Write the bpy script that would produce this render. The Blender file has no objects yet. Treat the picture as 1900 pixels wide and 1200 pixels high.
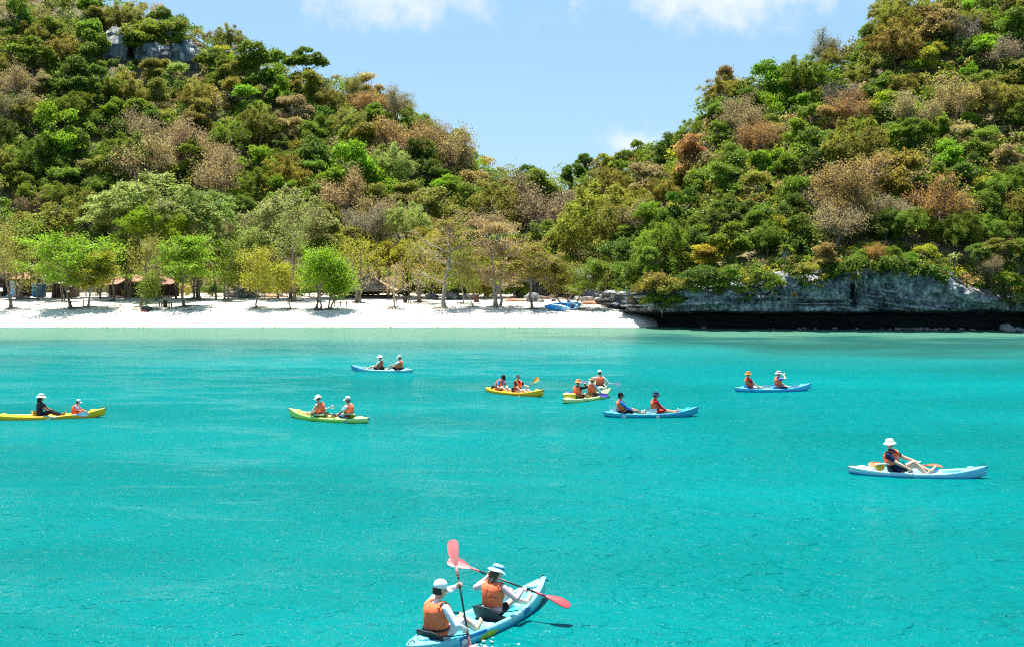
import bpy, math, random
import numpy as np
from mathutils import Vector, Matrix

# ------------------------------------------------------------------ camera, sky, sun, exposure
SC = bpy.context.scene
COL = SC.collection
FPX = 2000.0            # focal length in pixels of a 1900 px wide picture
CAM_H = 5.9             # eye height above the sea (deck of a boat)
PITCH = math.atan(105.0 / FPX)

cam_d = bpy.data.cameras.new('camera')
cam_d.sensor_width = 36.0
cam_d.lens = FPX / 1900.0 * 36.0
cam_d.clip_start = 0.1
cam_d.clip_end = 6000.0
cam = bpy.data.objects.new('camera', cam_d)
COL.objects.link(cam)
cam.location = (0.0, 0.0, CAM_H)
cam.rotation_euler = (math.pi / 2 - PITCH, 0.0, 0.0)
SC.camera = cam

SUN_EL, SUN_AZ = math.radians(73.0), math.radians(-24.0)   # azimuth measured from +Y towards +X
sun_dir = Vector((math.sin(SUN_AZ) * math.cos(SUN_EL), math.cos(SUN_AZ) * math.cos(SUN_EL), math.sin(SUN_EL)))
sun_d = bpy.data.lights.new('sun', 'SUN')
sun_d.energy = 5.0
sun_d.angle = math.radians(0.5)
sun_d.color = (1.0, 0.955, 0.88)
sun = bpy.data.objects.new('sun', sun_d)
COL.objects.link(sun)
sun.rotation_euler = sun_dir.to_track_quat('Z', 'Y').to_euler()
sun.location = (0, 0, 120)

world = bpy.data.worlds.new('World')
SC.world = world
world.use_nodes = True
def build_world():
    nt = world.node_tree
    N, L = nt.nodes, nt.links
    for n in list(N): N.remove(n)
    out = N.new('ShaderNodeOutputWorld')
    bg = N.new('ShaderNodeBackground'); bg.inputs['Strength'].default_value = 0.05
    sky = N.new('ShaderNodeTexSky'); sky.sky_type = 'NISHITA'
    sky.sun_disc = False
    sky.sun_elevation = SUN_EL
    sky.sun_rotation = SUN_AZ
    sky.altitude = 0.0; sky.air_density = 1.0; sky.dust_density = 0.6; sky.ozone_density = 1.0
    hz = N.new('ShaderNodeMix'); hz.data_type = 'RGBA'; hz.inputs[0].default_value = 0.55
    hz.inputs[7].default_value = (2.9, 5.5, 8.2, 1)
    L.new(sky.outputs[0], hz.inputs[6])
    # fair-weather clouds: one layer over the whole sky, seen from below
    tc = N.new('ShaderNodeTexCoord')
    sep = N.new('ShaderNodeSeparateXYZ'); L.new(tc.outputs['Generated'], sep.inputs[0])
    def math_(op, a, b=None, c=None):
        m = N.new('ShaderNodeMath'); m.operation = op
        for i, v in enumerate((a, b, c)):
            if v is None: continue
            if isinstance(v, (int, float)): m.inputs[i].default_value = v
            else: L.new(v, m.inputs[i])
        return m.outputs[0]
    zc = math_('MAXIMUM', sep.outputs[2], 0.0)
    zz = math_('ADD', zc, 0.07)
    u = math_('DIVIDE', sep.outputs[0], zz)
    v = math_('DIVIDE', sep.outputs[1], zz)
    cmb = N.new('ShaderNodeCombineXYZ'); L.new(u, cmb.inputs[0]); L.new(v, cmb.inputs[1]); cmb.inputs[2].default_value = 3.7
    n1 = N.new('ShaderNodeTexNoise'); n1.inputs['Scale'].default_value = 0.9; n1.inputs['Detail'].default_value = 8; n1.inputs['Roughness'].default_value = 0.58
    L.new(cmb.outputs[0], n1.inputs['Vector'])
    n2 = N.new('ShaderNodeTexNoise'); n2.inputs['Scale'].default_value = 26.0; n2.inputs['Detail'].default_value = 7; n2.inputs['Roughness'].default_value = 0.62
    L.new(tc.outputs['Generated'], n2.inputs['Vector'])
    # cloud banks: direction of centre (azimuth from +Y, elevation), half widths, weight
    banks = [(-0.088, 0.243, 0.105, 0.036, 1.0), (0.195, 0.246, 0.115, 0.036, 1.1), (0.03, 0.252, 0.05, 0.014, .7), (0.115, 0.112, 0.055, 0.015, .7),
             (-0.75, 0.30, 0.22, 0.05, 1.0), (0.85, 0.28, 0.22, 0.05, 1.0), (2.4, 0.3, 0.35, 0.06, 1.0), (-2.2, 0.28, 0.35, 0.06, 1.0)]
    az = math_('ARCTAN2', sep.outputs[0], sep.outputs[1])
    el = math_('ARCSINE', sep.outputs[2])
    tot = None
    for (a0, e0, wa, we, wt) in banks:
        da = math_('DIVIDE', math_('SUBTRACT', az, a0), wa)
        de = math_('DIVIDE', math_('SUBTRACT', el, e0), we)
        q = math_('ADD', math_('MULTIPLY', da, da), math_('MULTIPLY', de, de))
        g = math_('MULTIPLY', math_('POWER', 2.718, math_('MULTIPLY', q, -1.0)), wt)
        tot = g if tot is None else math_('MAXIMUM', tot, g)
    base = math_('MULTIPLY', math_('SUBTRACT', n1.outputs['Fac'], 0.52), 0.5)
    det = math_('MULTIPLY', math_('SUBTRACT', n2.outputs['Fac'], 0.5), 1.7)
    dens = math_('ADD', math_('ADD', math_('MULTIPLY', tot, 0.95), base), det)
    mr = N.new('ShaderNodeMapRange'); mr.interpolation_type = 'SMOOTHSTEP'
    L.new(dens, mr.inputs['Value']); mr.inputs['From Min'].default_value = 0.22; mr.inputs['From Max'].default_value = 1.2
    mr.inputs['To Max'].default_value = 0.9
    mx = N.new('ShaderNodeMix'); mx.data_type = 'RGBA'
    L.new(mr.outputs[0], mx.inputs[0]); L.new(hz.outputs[2], mx.inputs[6]); mx.inputs[7].default_value = (7.0, 7.3, 7.5, 1)
    L.new(mx.outputs[2], bg.inputs['Color']); L.new(bg.outputs[0], out.inputs[0])
build_world()

vs = SC.view_settings
vs.view_transform = 'Standard'; vs.look = 'None'; vs.exposure = 1.5; vs.gamma = 1.0; vs.use_curve_mapping = False
SC.cycles.max_bounces = 6; SC.cycles.diffuse_bounces = 3; SC.cycles.glossy_bounces = 3
SC.cycles.transmission_bounces = 4; SC.cycles.transparent_max_bounces = 6
SC.cycles.use_denoising = False; SC.cycles.filter_width = 1.2; SC.cycles.sample_clamp_direct = 0.8; SC.cycles.sample_clamp_indirect = 1.5
SC.cycles.caustics_reflective = False; SC.cycles.caustics_refractive = False

# ------------------------------------------------------------------ helpers
cP, sP = math.cos(PITCH), math.sin(PITCH)
def ray(px, py):
    """direction (with unit forward component along the camera axis) through a photograph pixel"""
    dx, dy = (px - 950.0) / FPX, (600.0 - py) / FPX
    return np.array([dx, cP + dy * sP, dy * cP - sP])
def at_z(px, py, z=0.0):
    d = ray(px, py); k = (z - CAM_H) / d[2]
    return np.array([d[0] * k, d[1] * k, z])
def at_y(px, py, Y):
    d = ray(px, py); k = Y / d[1]
    return np.array([d[0] * k, Y, CAM_H + d[2] * k])
def project(P):
    P = np.asarray(P, float)
    z = P[..., 2] - CAM_H
    dep = P[..., 1] * cP - z * sP
    up = P[..., 1] * sP + z * cP
    return 950 + FPX * P[..., 0] / dep, 600 - FPX * up / dep, dep

def _hash(i, j, k):
    h = (i.astype(np.int64) * 374761393 + j.astype(np.int64) * 668265263 + k.astype(np.int64) * 2147483647) & 0xFFFFFFFF
    h = ((h ^ (h >> 13)) * 1274126177) & 0xFFFFFFFF
    h = ((h ^ (h >> 16)) * 2246822519) & 0xFFFFFFFF
    return ((h ^ (h >> 15)) & 0xFFFFFF) / float(0xFFFFFF)
def vnoise(p):
    p = np.asarray(p, float); f = np.floor(p); t = p - f; i = f.astype(np.int64)
    t = t * t * (3 - 2 * t); r = 0.0
    for a in (0, 1):
        wa = t[..., 0] if a else 1 - t[..., 0]
        for b in (0, 1):
            wb = t[..., 1] if b else 1 - t[..., 1]
            for c in (0, 1):
                wc = t[..., 2] if c else 1 - t[..., 2]
                r = r + wa * wb * wc * _hash(i[..., 0] + a, i[..., 1] + b, i[..., 2] + c)
    return r * 2 - 1
def fbm(p, o=4, g=0.5, l=2.03):
    p = np.asarray(p, float); s = 0.0; a = 1.0; n = 0.0
    for k in range(o):
        s = s + a * vnoise(p + 17.3 * k); n += a; a *= g; p = p * l
    return s / n
def P3(x, y, z=0.0):
    x, y, z = np.broadcast_arrays(np.asarray(x, float), np.asarray(y, float), np.asarray(z, float))
    return np.stack([x, y, z], -1)
def sstep(x, a, b):
    t = np.clip((x - a) / (b - a), 0, 1); return t * t * (3 - 2 * t)
def nrm(v):
    v = np.asarray(v, float); return v / np.maximum(np.linalg.norm(v, axis=-1, keepdims=True), 1e-9)

class MB:
    """collects vertices and faces (tris / quads) with a material index, builds one mesh"""
    def __init__(s): s.V = []; s.F = []; s.Mi = []; s.A = []; s.n = 0
    def add(s, V, F, mi=0, a=0.5):
        V = np.asarray(V, float).reshape(-1, 3); F = np.asarray(F, np.int64)
        s.V.append(V); s.F.append(F + s.n); s.n += len(V)
        s.Mi.append(np.broadcast_to(np.asarray(mi, np.int32), (len(F),)).copy())
        s.A.append(np.broadcast_to(np.asarray(a, np.float32), (len(F),)).copy())
        return s
    def mesh(s, name, mats, smooth=True, attr=False):
        V = np.concatenate(s.V); me = bpy.data.meshes.new(name)
        cnt = np.concatenate([np.full(len(f), f.shape[1], np.int32) for f in s.F])
        idx = np.concatenate([f.ravel() for f in s.F]).astype(np.int32)
        mi = np.concatenate(s.Mi); at = np.concatenate(s.A)
        me.vertices.add(len(V)); me.vertices.foreach_set('co', V.astype(np.float32).ravel())
        me.loops.add(len(idx)); me.loops.foreach_set('vertex_index', idx)
        me.polygons.add(len(cnt))
        st = np.zeros(len(cnt), np.int32); st[1:] = np.cumsum(cnt)[:-1]
        me.polygons.foreach_set('loop_start', st)
        me.polygons.foreach_set('material_index', mi)
        me.polygons.foreach_set('use_smooth', np.full(len(cnt), bool(smooth)))
        for m in mats: me.materials.append(m)
        me.update(calc_edges=True)
        if attr:
            a = me.attributes.new('leafv', 'FLOAT', 'FACE'); a.data.foreach_set('value', at)
        return me
def link(name, me, parent=None, loc=None):
    o = bpy.data.objects.new(name, me); COL.objects.link(o)
    if parent is not None: o.parent = parent
    if loc is not None: o.location = loc
    return o
def empty(name, loc=(0, 0, 0), rz=0.0):
    o = bpy.data.objects.new(name, None); COL.objects.link(o)
    o.location = loc; o.rotation_euler = (0, 0, rz); o.empty_display_size = 0.2
    return o
def tag(o, label, cat=None, group=None, kind=None):
    o['label'] = label
    if cat: o['category'] = cat
    if group: o['group'] = group
    if kind: o['kind'] = kind
    return o
def obj(name, mb, mats, parent=None, smooth=True, attr=False):
    return link(name, mb.mesh(name, mats if isinstance(mats, (list, tuple)) else [mats], smooth, attr), parent)

def tube(pts, rad, sides=6, cap=True):
    pts = np.asarray(pts, float); n = len(pts); rad = np.broadcast_to(np.asarray(rad, float), (n,))
    T = np.gradient(pts, axis=0); T = nrm(T)
    ref = np.array([0, 0, 1.0]) if abs(T[0][2]) < 0.9 else np.array([1.0, 0, 0])
    u = nrm(np.cross(T[0], ref)); R = []
    ang = np.linspace(0, 2 * np.pi, sides, endpoint=False)
    for i in range(n):
        u = nrm(u - T[i] * np.dot(u, T[i])); w = np.cross(T[i], u)
        R.append(pts[i] + rad[i] * (np.cos(ang)[:, None] * u + np.sin(ang)[:, None] * w))
    V = np.concatenate(R); k = np.arange(sides); k2 = (k + 1) % sides
    F = np.concatenate([np.stack([i * sides + k, i * sides + k2, (i + 1) * sides + k2, (i + 1) * sides + k], 1) for i in range(n - 1)])
    if cap:
        V = np.concatenate([V, pts[:1], pts[-1:]]); a, b = n * sides, n * sides + 1
        F = np.concatenate([F, np.stack([np.full(sides, a), k2, k, k], 1)[:, [0, 1, 2, 2]] if False else np.zeros((0, 4), int)])
        tri = np.concatenate([np.stack([np.full(sides, a), k2, k], 1), np.stack([np.full(sides, b), (n - 1) * sides + k, (n - 1) * sides + k2], 1)])
        return V, F, tri
    return V, F, None
def add_tube(mb, pts, rad, sides=6, mi=0, a=0.5, cap=True):
    V, F, tri = tube(pts, rad, sides, cap)
    off = mb.n; mb.add(V, F, mi, a)
    if tri is not None:
        mb.F.append(tri + off); mb.Mi.append(np.full(len(tri), mi, np.int32)); mb.A.append(np.full(len(tri), a, np.float32))
BOXF = np.array([[0, 3, 2, 1], [4, 5, 6, 7], [0, 1, 5, 4], [1, 2, 6, 5], [2, 3, 7, 6], [3, 0, 4, 7]])
def add_box(mb, c, size, R=None, mi=0, bev=0.0):
    sx, sy, sz = np.asarray(size, float) / 2
    if bev <= 0:
        V = np.array([[-sx, -sy, -sz], [sx, -sy, -sz], [sx, sy, -sz], [-sx, sy, -sz], [-sx, -sy, sz], [sx, -sy, sz], [sx, sy, sz], [-sx, sy, sz]])
        F = BOXF
    else:   # chamfered box: three nested rings
        b = min(bev, sx * .9, sy * .9, sz * .9)
        def ring(x, y, z, c): return [[-x + c, -y, z], [x - c, -y, z], [x, -y + c, z], [x, y - c, z], [x - c, y, z], [-x + c, y, z], [-x, y - c, z], [-x, -y + c, z]]
        V = np.array(ring(sx - b, sy - b, -sz, b * .5) + ring(sx, sy, -sz + b, b) + ring(sx, sy, sz - b, b) + ring(sx - b, sy - b, sz, b * .5))
        k = np.arange(8); k2 = (k + 1) % 8
        F = np.concatenate([np.stack([i * 8 + k, i * 8 + k2, (i + 1) * 8 + k2, (i + 1) * 8 + k], 1) for i in range(3)])
        top = np.array([[24, 25, 26, 27], [24, 27, 28, 31], [28, 29, 30, 31], [3, 2, 1, 0], [7, 4, 3, 0], [7, 6, 5, 4]])
        F = np.concatenate([F, top])
    if R is not None: V = V @ np.asarray(R).T
    mb.add(V + np.asarray(c, float), F, mi)
def rotz(a):
    c, s = math.cos(a), math.sin(a); return np.array([[c, -s, 0], [s, c, 0], [0, 0, 1.0]])
def frame_x(d, up=(0, 0, 1)):
    """rotation whose x axis is d"""
    x = nrm(d); y = nrm(np.cross(up, x)); z = np.cross(x, y); return np.stack([x, y, z], 1)
def add_lathe(mb, prof, n=20, c=(0, 0, 0), R=None, mi=0, sx=1.0, sy=1.0):
    prof = np.asarray(prof, float); a = np.linspace(0, 2 * np.pi, n, endpoint=False)
    V = np.concatenate([np.stack([r * np.cos(a) * sx, r * np.sin(a) * sy, np.full(n, z)], 1) for r, z in prof])
    k = np.arange(n); k2 = (k + 1) % n
    F = np.concatenate([np.stack([i * n + k, i * n + k2, (i + 1) * n + k2, (i + 1) * n + k], 1) for i in range(len(prof) - 1)])
    if R is not None: V = V @ np.asarray(R).T
    mb.add(V + np.asarray(c, float), F, mi)
def grid_faces(nu, nv, wrap=False):
    i, j = np.meshgrid(np.arange(nu - 1), np.arange(nv if wrap else nv - 1), indexing='ij'); i = i.ravel(); j = j.ravel(); j2 = (j + 1) % nv
    return np.stack([i * nv + j, (i + 1) * nv + j, (i + 1) * nv + j2, i * nv + j2], 1)

# ------------------------------------------------------------------ materials
def new_mat(name):
    m = bpy.data.materials.new(name); m.use_nodes = True
    nt = m.node_tree; b = nt.nodes['Principled BSDF']; return m, nt, b
def rgba(c): return (c[0], c[1], c[2], 1.0)
def srgb(r, g, b):
    f = lambda v: (v / 255 / 12.92) if v / 255 <= 0.04045 else ((v / 255 + 0.055) / 1.055) ** 2.4
    return (f(r), f(g), f(b))
def noise_mat(name, c1, c2, scale=6.0, rough=0.7, bump=0.3, bscale=None, detail=5, spec=0.3, coord='Object', contrast=(0.35, 0.65), bdist=0.02, mapping=None):
    m, nt, b = new_mat(name); N, L = nt.nodes, nt.links
    tc = N.new('ShaderNodeTexCoord'); vec = tc.outputs[coord]
    if mapping:
        mp = N.new('ShaderNodeMapping'); L.new(vec, mp.inputs[0]); mp.inputs['Scale'].default_value = mapping; vec = mp.outputs[0]
    n = N.new('ShaderNodeTexNoise'); n.inputs['Scale'].default_value = scale; n.inputs['Detail'].default_value = detail
    L.new(vec, n.inputs['Vector'])
    r = N.new('ShaderNodeValToRGB'); r.color_ramp.elements[0].position = contrast[0]; r.color_ramp.elements[1].position = contrast[1]
    r.color_ramp.elements[0].color = rgba(c1); r.color_ramp.elements[1].color = rgba(c2)
    L.new(n.outputs['Fac'], r.inputs[0]); L.new(r.outputs[0], b.inputs['Base Color'])
    b.inputs['Roughness'].default_value = rough; b.inputs['Specular IOR Level'].default_value = spec
    if bump:
        n2 = N.new('ShaderNodeTexNoise'); n2.inputs['Scale'].default_value = bscale or scale * 4; n2.inputs['Detail'].default_value = 6
        L.new(vec, n2.inputs['Vector'])
        bp = N.new('ShaderNodeBump'); bp.inputs['Strength'].default_value = bump; bp.inputs['Distance'].default_value = bdist
        L.new(n2.outputs['Fac'], bp.inputs['Height']); L.new(bp.outputs[0], b.inputs['Normal'])
    return m
_mc = {}
def plain(name, c, rough=0.5, spec=0.4, var=0.12, scale=9.0, bump=0.1, bdist=0.004):
    """a coloured surface with slight procedural unevenness"""
    key = (name, tuple(round(v, 4) for v in c), rough)
    if key not in _mc:
        lo = tuple(v * (1 - var) for v in c); hi = tuple(min(1, v * (1 + var)) for v in c)
        _mc[key] = noise_mat(name, lo, hi, scale, rough, bump, scale * 5, spec=spec, bdist=bdist)
    return _mc[key]
def leaf_mat(name, trans=0.5):
    """foliage: tint comes from the object colour, each leaf varies a little"""
    m, nt, b = new_mat(name); N, L = nt.nodes, nt.links
    oi = N.new('ShaderNodeObjectInfo'); at = N.new('ShaderNodeAttribute'); at.attribute_name = 'leafv'
    hs = N.new('ShaderNodeHueSaturation')
    mh = N.new('ShaderNodeMapRange'); mh.inputs['To Min'].default_value = 0.472; mh.inputs['To Max'].default_value = 0.522
    mv = N.new('ShaderNodeMapRange'); mv.inputs['To Min'].default_value = 0.55; mv.inputs['To Max'].default_value = 1.42
    L.new(at.outputs['Fac'], mh.inputs[0]); L.new(at.outputs['Fac'], mv.inputs[0])
    L.new(mh.outputs[0], hs.inputs['Hue']); L.new(mv.outputs[0], hs.inputs['Value']); L.new(oi.outputs['Color'], hs.inputs['Color'])
    b.inputs['Roughness'].default_value = 0.5; b.inputs['Specular IOR Level'].default_value = 0.25
    L.new(hs.outputs[0], b.inputs['Base Color'])
    tr = N.new('ShaderNodeBsdfTranslucent'); L.new(hs.outputs[0], tr.inputs['Color'])
    mx = N.new('ShaderNodeMixShader'); mx.inputs[0].default_value = trans
    L.new(b.outputs[0], mx.inputs[1]); L.new(tr.outputs[0], mx.inputs[2])
    L.new(mx.outputs[0], nt.nodes['Material Output'].inputs[0])
    return m
M_LEAF = leaf_mat('leaf')
def stuff_leaf_mat():
    m = leaf_mat('leaf_mixed'); nt = m.node_tree; N, L = nt.nodes, nt.links
    hs = [n for n in N if n.type == 'HUE_SAT'][0]
    ca = N.new('ShaderNodeAttribute'); ca.attribute_name = 'tint'
    L.new(ca.outputs['Color'], hs.inputs['Color']); return m
M_LEAFMIX = stuff_leaf_mat()
M_BARK = noise_mat('bark', (0.10, 0.075, 0.055), (0.26, 0.21, 0.16), 5.0, 0.9, 0.6, 18, mapping=(1, 1, 0.3))
M_BARKPALE = noise_mat('pale_bark', (0.22, 0.19, 0.15), (0.42, 0.37, 0.31), 5.0, 0.9, 0.5, 18, mapping=(1, 1, 0.3))
M_TWIG = noise_mat('dry_twig', (0.16, 0.12, 0.10), (0.34, 0.27, 0.23), 3.0, 0.9, 0.0)
# ------------------------------------------------------------------ terrain
# hill profile by bearing (bearing given as photograph column): distance of the foot, distance and height of the crest
_px = np.array([-700, -300, 0, 150, 300, 400, 480, 600, 700, 760, 800, 850, 940, 1000, 1060, 1130, 1200, 1270, 1300, 1340, 1420, 1500, 1590, 1640, 1750, 1900, 2200, 2700], float)
_sil = np.array([-420, -330, -140, -60, 5, 45, 75, 122, 148, 180, 214, 248, 298, 304, 296, 282, 252, 226, 172, 138, 120, 92, 62, 8, -60, -130, -260, -330], float)
_D = np.interp(_px, [-700, -300, 300, 700, 850, 950, 1050, 1200, 1300, 1640, 1900, 2700], [235, 225, 215, 200, 195, 190, 185, 166, 152, 152, 155, 170])
_Z = CAM_H + (495 - _sil) / FPX * _D - 4.2
_fpx = np.array([-700, 0, 400, 800, 950, 1040, 1085, 1105, 1130, 1170, 1210, 1300, 1500, 1900, 2200, 2700], float)
_F = np.array([146, 144, 143, 142, 141, 138, 134, 127, 118, 111, 107, 103.2, 101.6, 100.2, 98, 96], float)
_zpx = np.array([-700, 0, 900, 1040, 1085, 1105, 1200, 1260, 1350, 1480, 1600, 1700, 1800, 1870, 1900, 2700], float)
_zf = np.array([2.4, 2.4, 2.4, 2.6, 3.0, 3.4, 3.5, 3.7, 4.2, 5.0, 5.9, 5.7, 4.3, 3.2, 3.0, 4.0], float)
def bearing(X, Y): return 950 + FPX * X / np.maximum(Y, 1)
def foot_dist(px): return np.interp(px, _fpx, _F)
def cliff_top(px): return np.interp(px, _zpx, _zf)
def terrain_h(X, Y):
    X = np.asarray(X, float); Y = np.asarray(Y, float)
    px = bearing(X, Y); F = foot_dist(px); D = np.interp(px, _px, _D); Z = np.interp(px, _px, _Z); z0 = np.interp(px, _zpx, _zf)
    t = (Y - F) / (D - F); tc = np.clip(t, 0, 1)
    S = tc ** 1.08; S = np.where(tc > 0.9, S - (tc - 0.9) ** 2 * 1.5, S)
    h = z0 + (Z - z0) * S
    h = np.where(t > 1, h - (Y - D) * 0.35 - np.clip(Y - D, 0, 1e3) ** 2 * 0.002, h)
    n = fbm(P3(X / 16, Y / 16, 0.3), 4) * 2.6 + fbm(P3(X / 5, Y / 5, 4.3), 3) * 0.7
    h = h + n * np.clip((Y - F) / 10, 0, 1)
    h = np.where(Y < F + np.interp(px, [1040, 1110, 1200], [0.6, 1.5, 3.4]), -4.0, h)                     # ends behind the cliff face / under the beach
    return np.maximum(h, -4.0)

# beach: height of the sand
def beach_h(X, Y):
    X = np.asarray(X, float); Y = np.asarray(Y, float)
    w = fbm(P3(X / 16, 1.7, 2.2), 3) * 1.3
    s = np.interp(Y + w - np.interp(X, [-60, 9, 13, 15, 18, 22], [0.0, 0, 0.2, 3.0, 9.0, 14.0]), [60, 96, 105.3, 108.5, 112, 117, 122, 135, 150, 170], [-6, -1.4, 0, 0.72, 1.32, 1.72, 1.9, 2.2, 2.5, 3.0])
    return s + fbm(P3(X / 2.2, Y / 2.2, 0), 3) * 0.05 * sstep(Y, 109, 114) + fbm(P3(X / 0.6, Y / 0.6, 3), 2) * 0.015
def ground_h(X, Y):
    return np.maximum(beach_h(X, Y), terrain_h(X, Y))
def hit_ground(px, py, lift=0.0):
    """where the line of sight through a photograph pixel meets ground + lift"""
    d = ray(px, py); Y = np.arange(104.0, 240.0, 0.25); k = Y / d[1]
    z = CAM_H + d[2] * k; X = d[0] * k
    g = ground_h(X, Y) + lift; m = np.nonzero(z <= g)[0]
    if len(m) == 0: return None
    i = m[0]; return np.array([X[i], Y[i], float(g[i] - lift)])

M_SOIL = noise_mat('hill_soil', (0.07, 0.065, 0.025), (0.16, 0.13, 0.06), 0.6, 0.95, 0.8, 3, bdist=0.2)
def build_terrain():
    x = np.arange(-150, 150.1, 1.25); y = np.concatenate([np.arange(97, 175, 0.9), np.arange(175, 330, 2.2)])
    Xg, Yg = np.meshgrid(x, y, indexing='ij'); Z = terrain_h(Xg, Yg)
    mb = MB(); mb.add(P3(Xg, Yg, Z), grid_faces(len(x), len(y)))
    o = obj('hill_terrain', mb, M_SOIL); o['kind'] = 'structure'; o['label'] = 'steep wooded hills around the bay'
build_terrain()

def sand_mat():
    m, nt, b = new_mat('white_sand'); N, L = nt.nodes, nt.links
    g = N.new('ShaderNodeNewGeometry'); sp = N.new('ShaderNodeSeparateXYZ'); L.new(g.outputs['Position'], sp.inputs[0])
    n = N.new('ShaderNodeTexNoise'); n.inputs['Scale'].default_value = 0.35; n.inputs['Detail'].default_value = 8; n.inputs['Roughness'].default_value = .65
    L.new(g.outputs['Position'], n.inputs['Vector'])
    # dry white sand; wet at the waterline; brownish leaf litter further back
    r = N.new('ShaderNodeValToRGB'); e = r.color_ramp.elements
    e[0].position = 0.0; e[0].color = (0.46, 0.40, 0.29, 1); e[1].position = 1.0; e[1].color = (0.72, 0.665, 0.575, 1)
    k = e.new(0.35); k.color = (0.66, 0.59, 0.47, 1)
    mr = N.new('ShaderNodeMapRange'); mr.inputs['From Min'].default_value = 0.0; mr.inputs['From Max'].default_value = 0.42
    L.new(sp.outputs[2], mr.inputs[0]); L.new(mr.outputs[0], r.inputs[0])
    mz = N.new('ShaderNodeMapRange'); mz.inputs['From Min'].default_value = 1.45; mz.inputs['From Max'].default_value = 2.3; mz.inputs['To Max'].default_value = 0.30
    L.new(sp.outputs[2], mz.inputs[0])
    ad = N.new('ShaderNodeMath'); ad.operation = 'ADD'; L.new(n.outputs['Fac'], ad.inputs[0]); L.new(mz.outputs[0], ad.inputs[1])
    lr = N.new('ShaderNodeMapRange'); lr.inputs['From Min'].default_value = 0.62; lr.inputs['From Max'].default_value = 0.86; L.new(ad.outputs[0], lr.inputs[0])
    n3 = N.new('ShaderNodeTexNoise'); n3.inputs['Scale'].default_value = 5.5; n3.inputs['Detail'].default_value = 4; L.new(g.outputs['Position'], n3.inputs['Vector'])
    l3 = N.new('ShaderNodeMapRange'); l3.inputs['From Min'].default_value = 0.42; l3.inputs['From Max'].default_value = 0.6; L.new(n3.outputs['Fac'], l3.inputs[0])
    mu = N.new('ShaderNodeMath'); mu.operation = 'MULTIPLY'; L.new(lr.outputs[0], mu.inputs[0]); L.new(l3.outputs[0], mu.inputs[1])
    mx = N.new('ShaderNodeMix'); mx.data_type = 'RGBA'; L.new(mu.outputs[0], mx.inputs[0]); L.new(r.outputs[0], mx.inputs[6]); mx.inputs[7].default_value = (0.30, 0.19, 0.11, 1)
    L.new(mx.outputs[2], b.inputs['Base Color']); b.inputs['Roughness'].default_value = 0.95; b.inputs['Specular IOR Level'].default_value = 0.1
    bn = N.new('ShaderNodeTexNoise'); bn.inputs['Scale'].default_value = 3.0; bn.inputs['Detail'].default_value = 8; L.new(g.outputs['Position'], bn.inputs['Vector'])
    bp = N.new('ShaderNodeBump'); bp.inputs['Strength'].default_value = 0.5; bp.inputs['Distance'].default_value = 0.08
    L.new(bn.outputs['Fac'], bp.inputs['Height']); L.new(bp.outputs[0], b.inputs['Normal'])
    return m
M_SAND = sand_mat()
def build_beach():
    x = np.arange(-110, 24, 0.5); y = np.concatenate([np.arange(90, 104, 1.0), np.arange(104, 124, 0.3), np.arange(124, 162, 0.8)])
    Xg, Yg = np.meshgrid(x, y, indexing='ij')
    mb = MB(); mb.add(P3(Xg, Yg, beach_h(Xg, Yg)), grid_faces(len(x), len(y)))
    o = obj('beach', mb, M_SAND); o['kind'] = 'structure'; o['label'] = 'white sand beach along the bay'
build_beach()

# ------------------------------------------------------------------ sea
def shallow_attr(X, Y):
    shore = np.interp(X, [-80, 10, 14, 18, 50, 120], [105.5, 105.5, 107, 103, 100, 97])
    off = shore - Y + fbm(P3(X / 9, Y / 4, 1.1), 3) * 2.2
    sh = 1 - sstep(off, 12.0, 26.0) * 0.72 - sstep(off, 20.0, 48.0) * 0.28
    lim = np.interp(X, [-10, 4, 12, 24, 40, 60], [4, 17, 27, 32, 37, 38])
    n = fbm(P3(X / 7, Y / 2.6, 7.7), 4)
    reef = sstep(off + n * 5, np.where(X > 0, 9.0, 14), np.where(X > 0, 15.0, 18)) * (1 - sstep(off + n * 2.0, lim - 2.5, lim + 1.5)) * sstep(X + n * 4, -16, 12)
    reef2 = sstep(off + n * 5, 17, 22) * (1 - sstep(off + n * 5, 24, 34)) * 0.55 * (1 - sstep(X, -20, 5))
    reef = np.clip(reef * (0.7 + 1.1 * n) + reef2 * (0.75 + n), 0, 1)
    return np.clip(sh, 0, 1), reef
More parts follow.
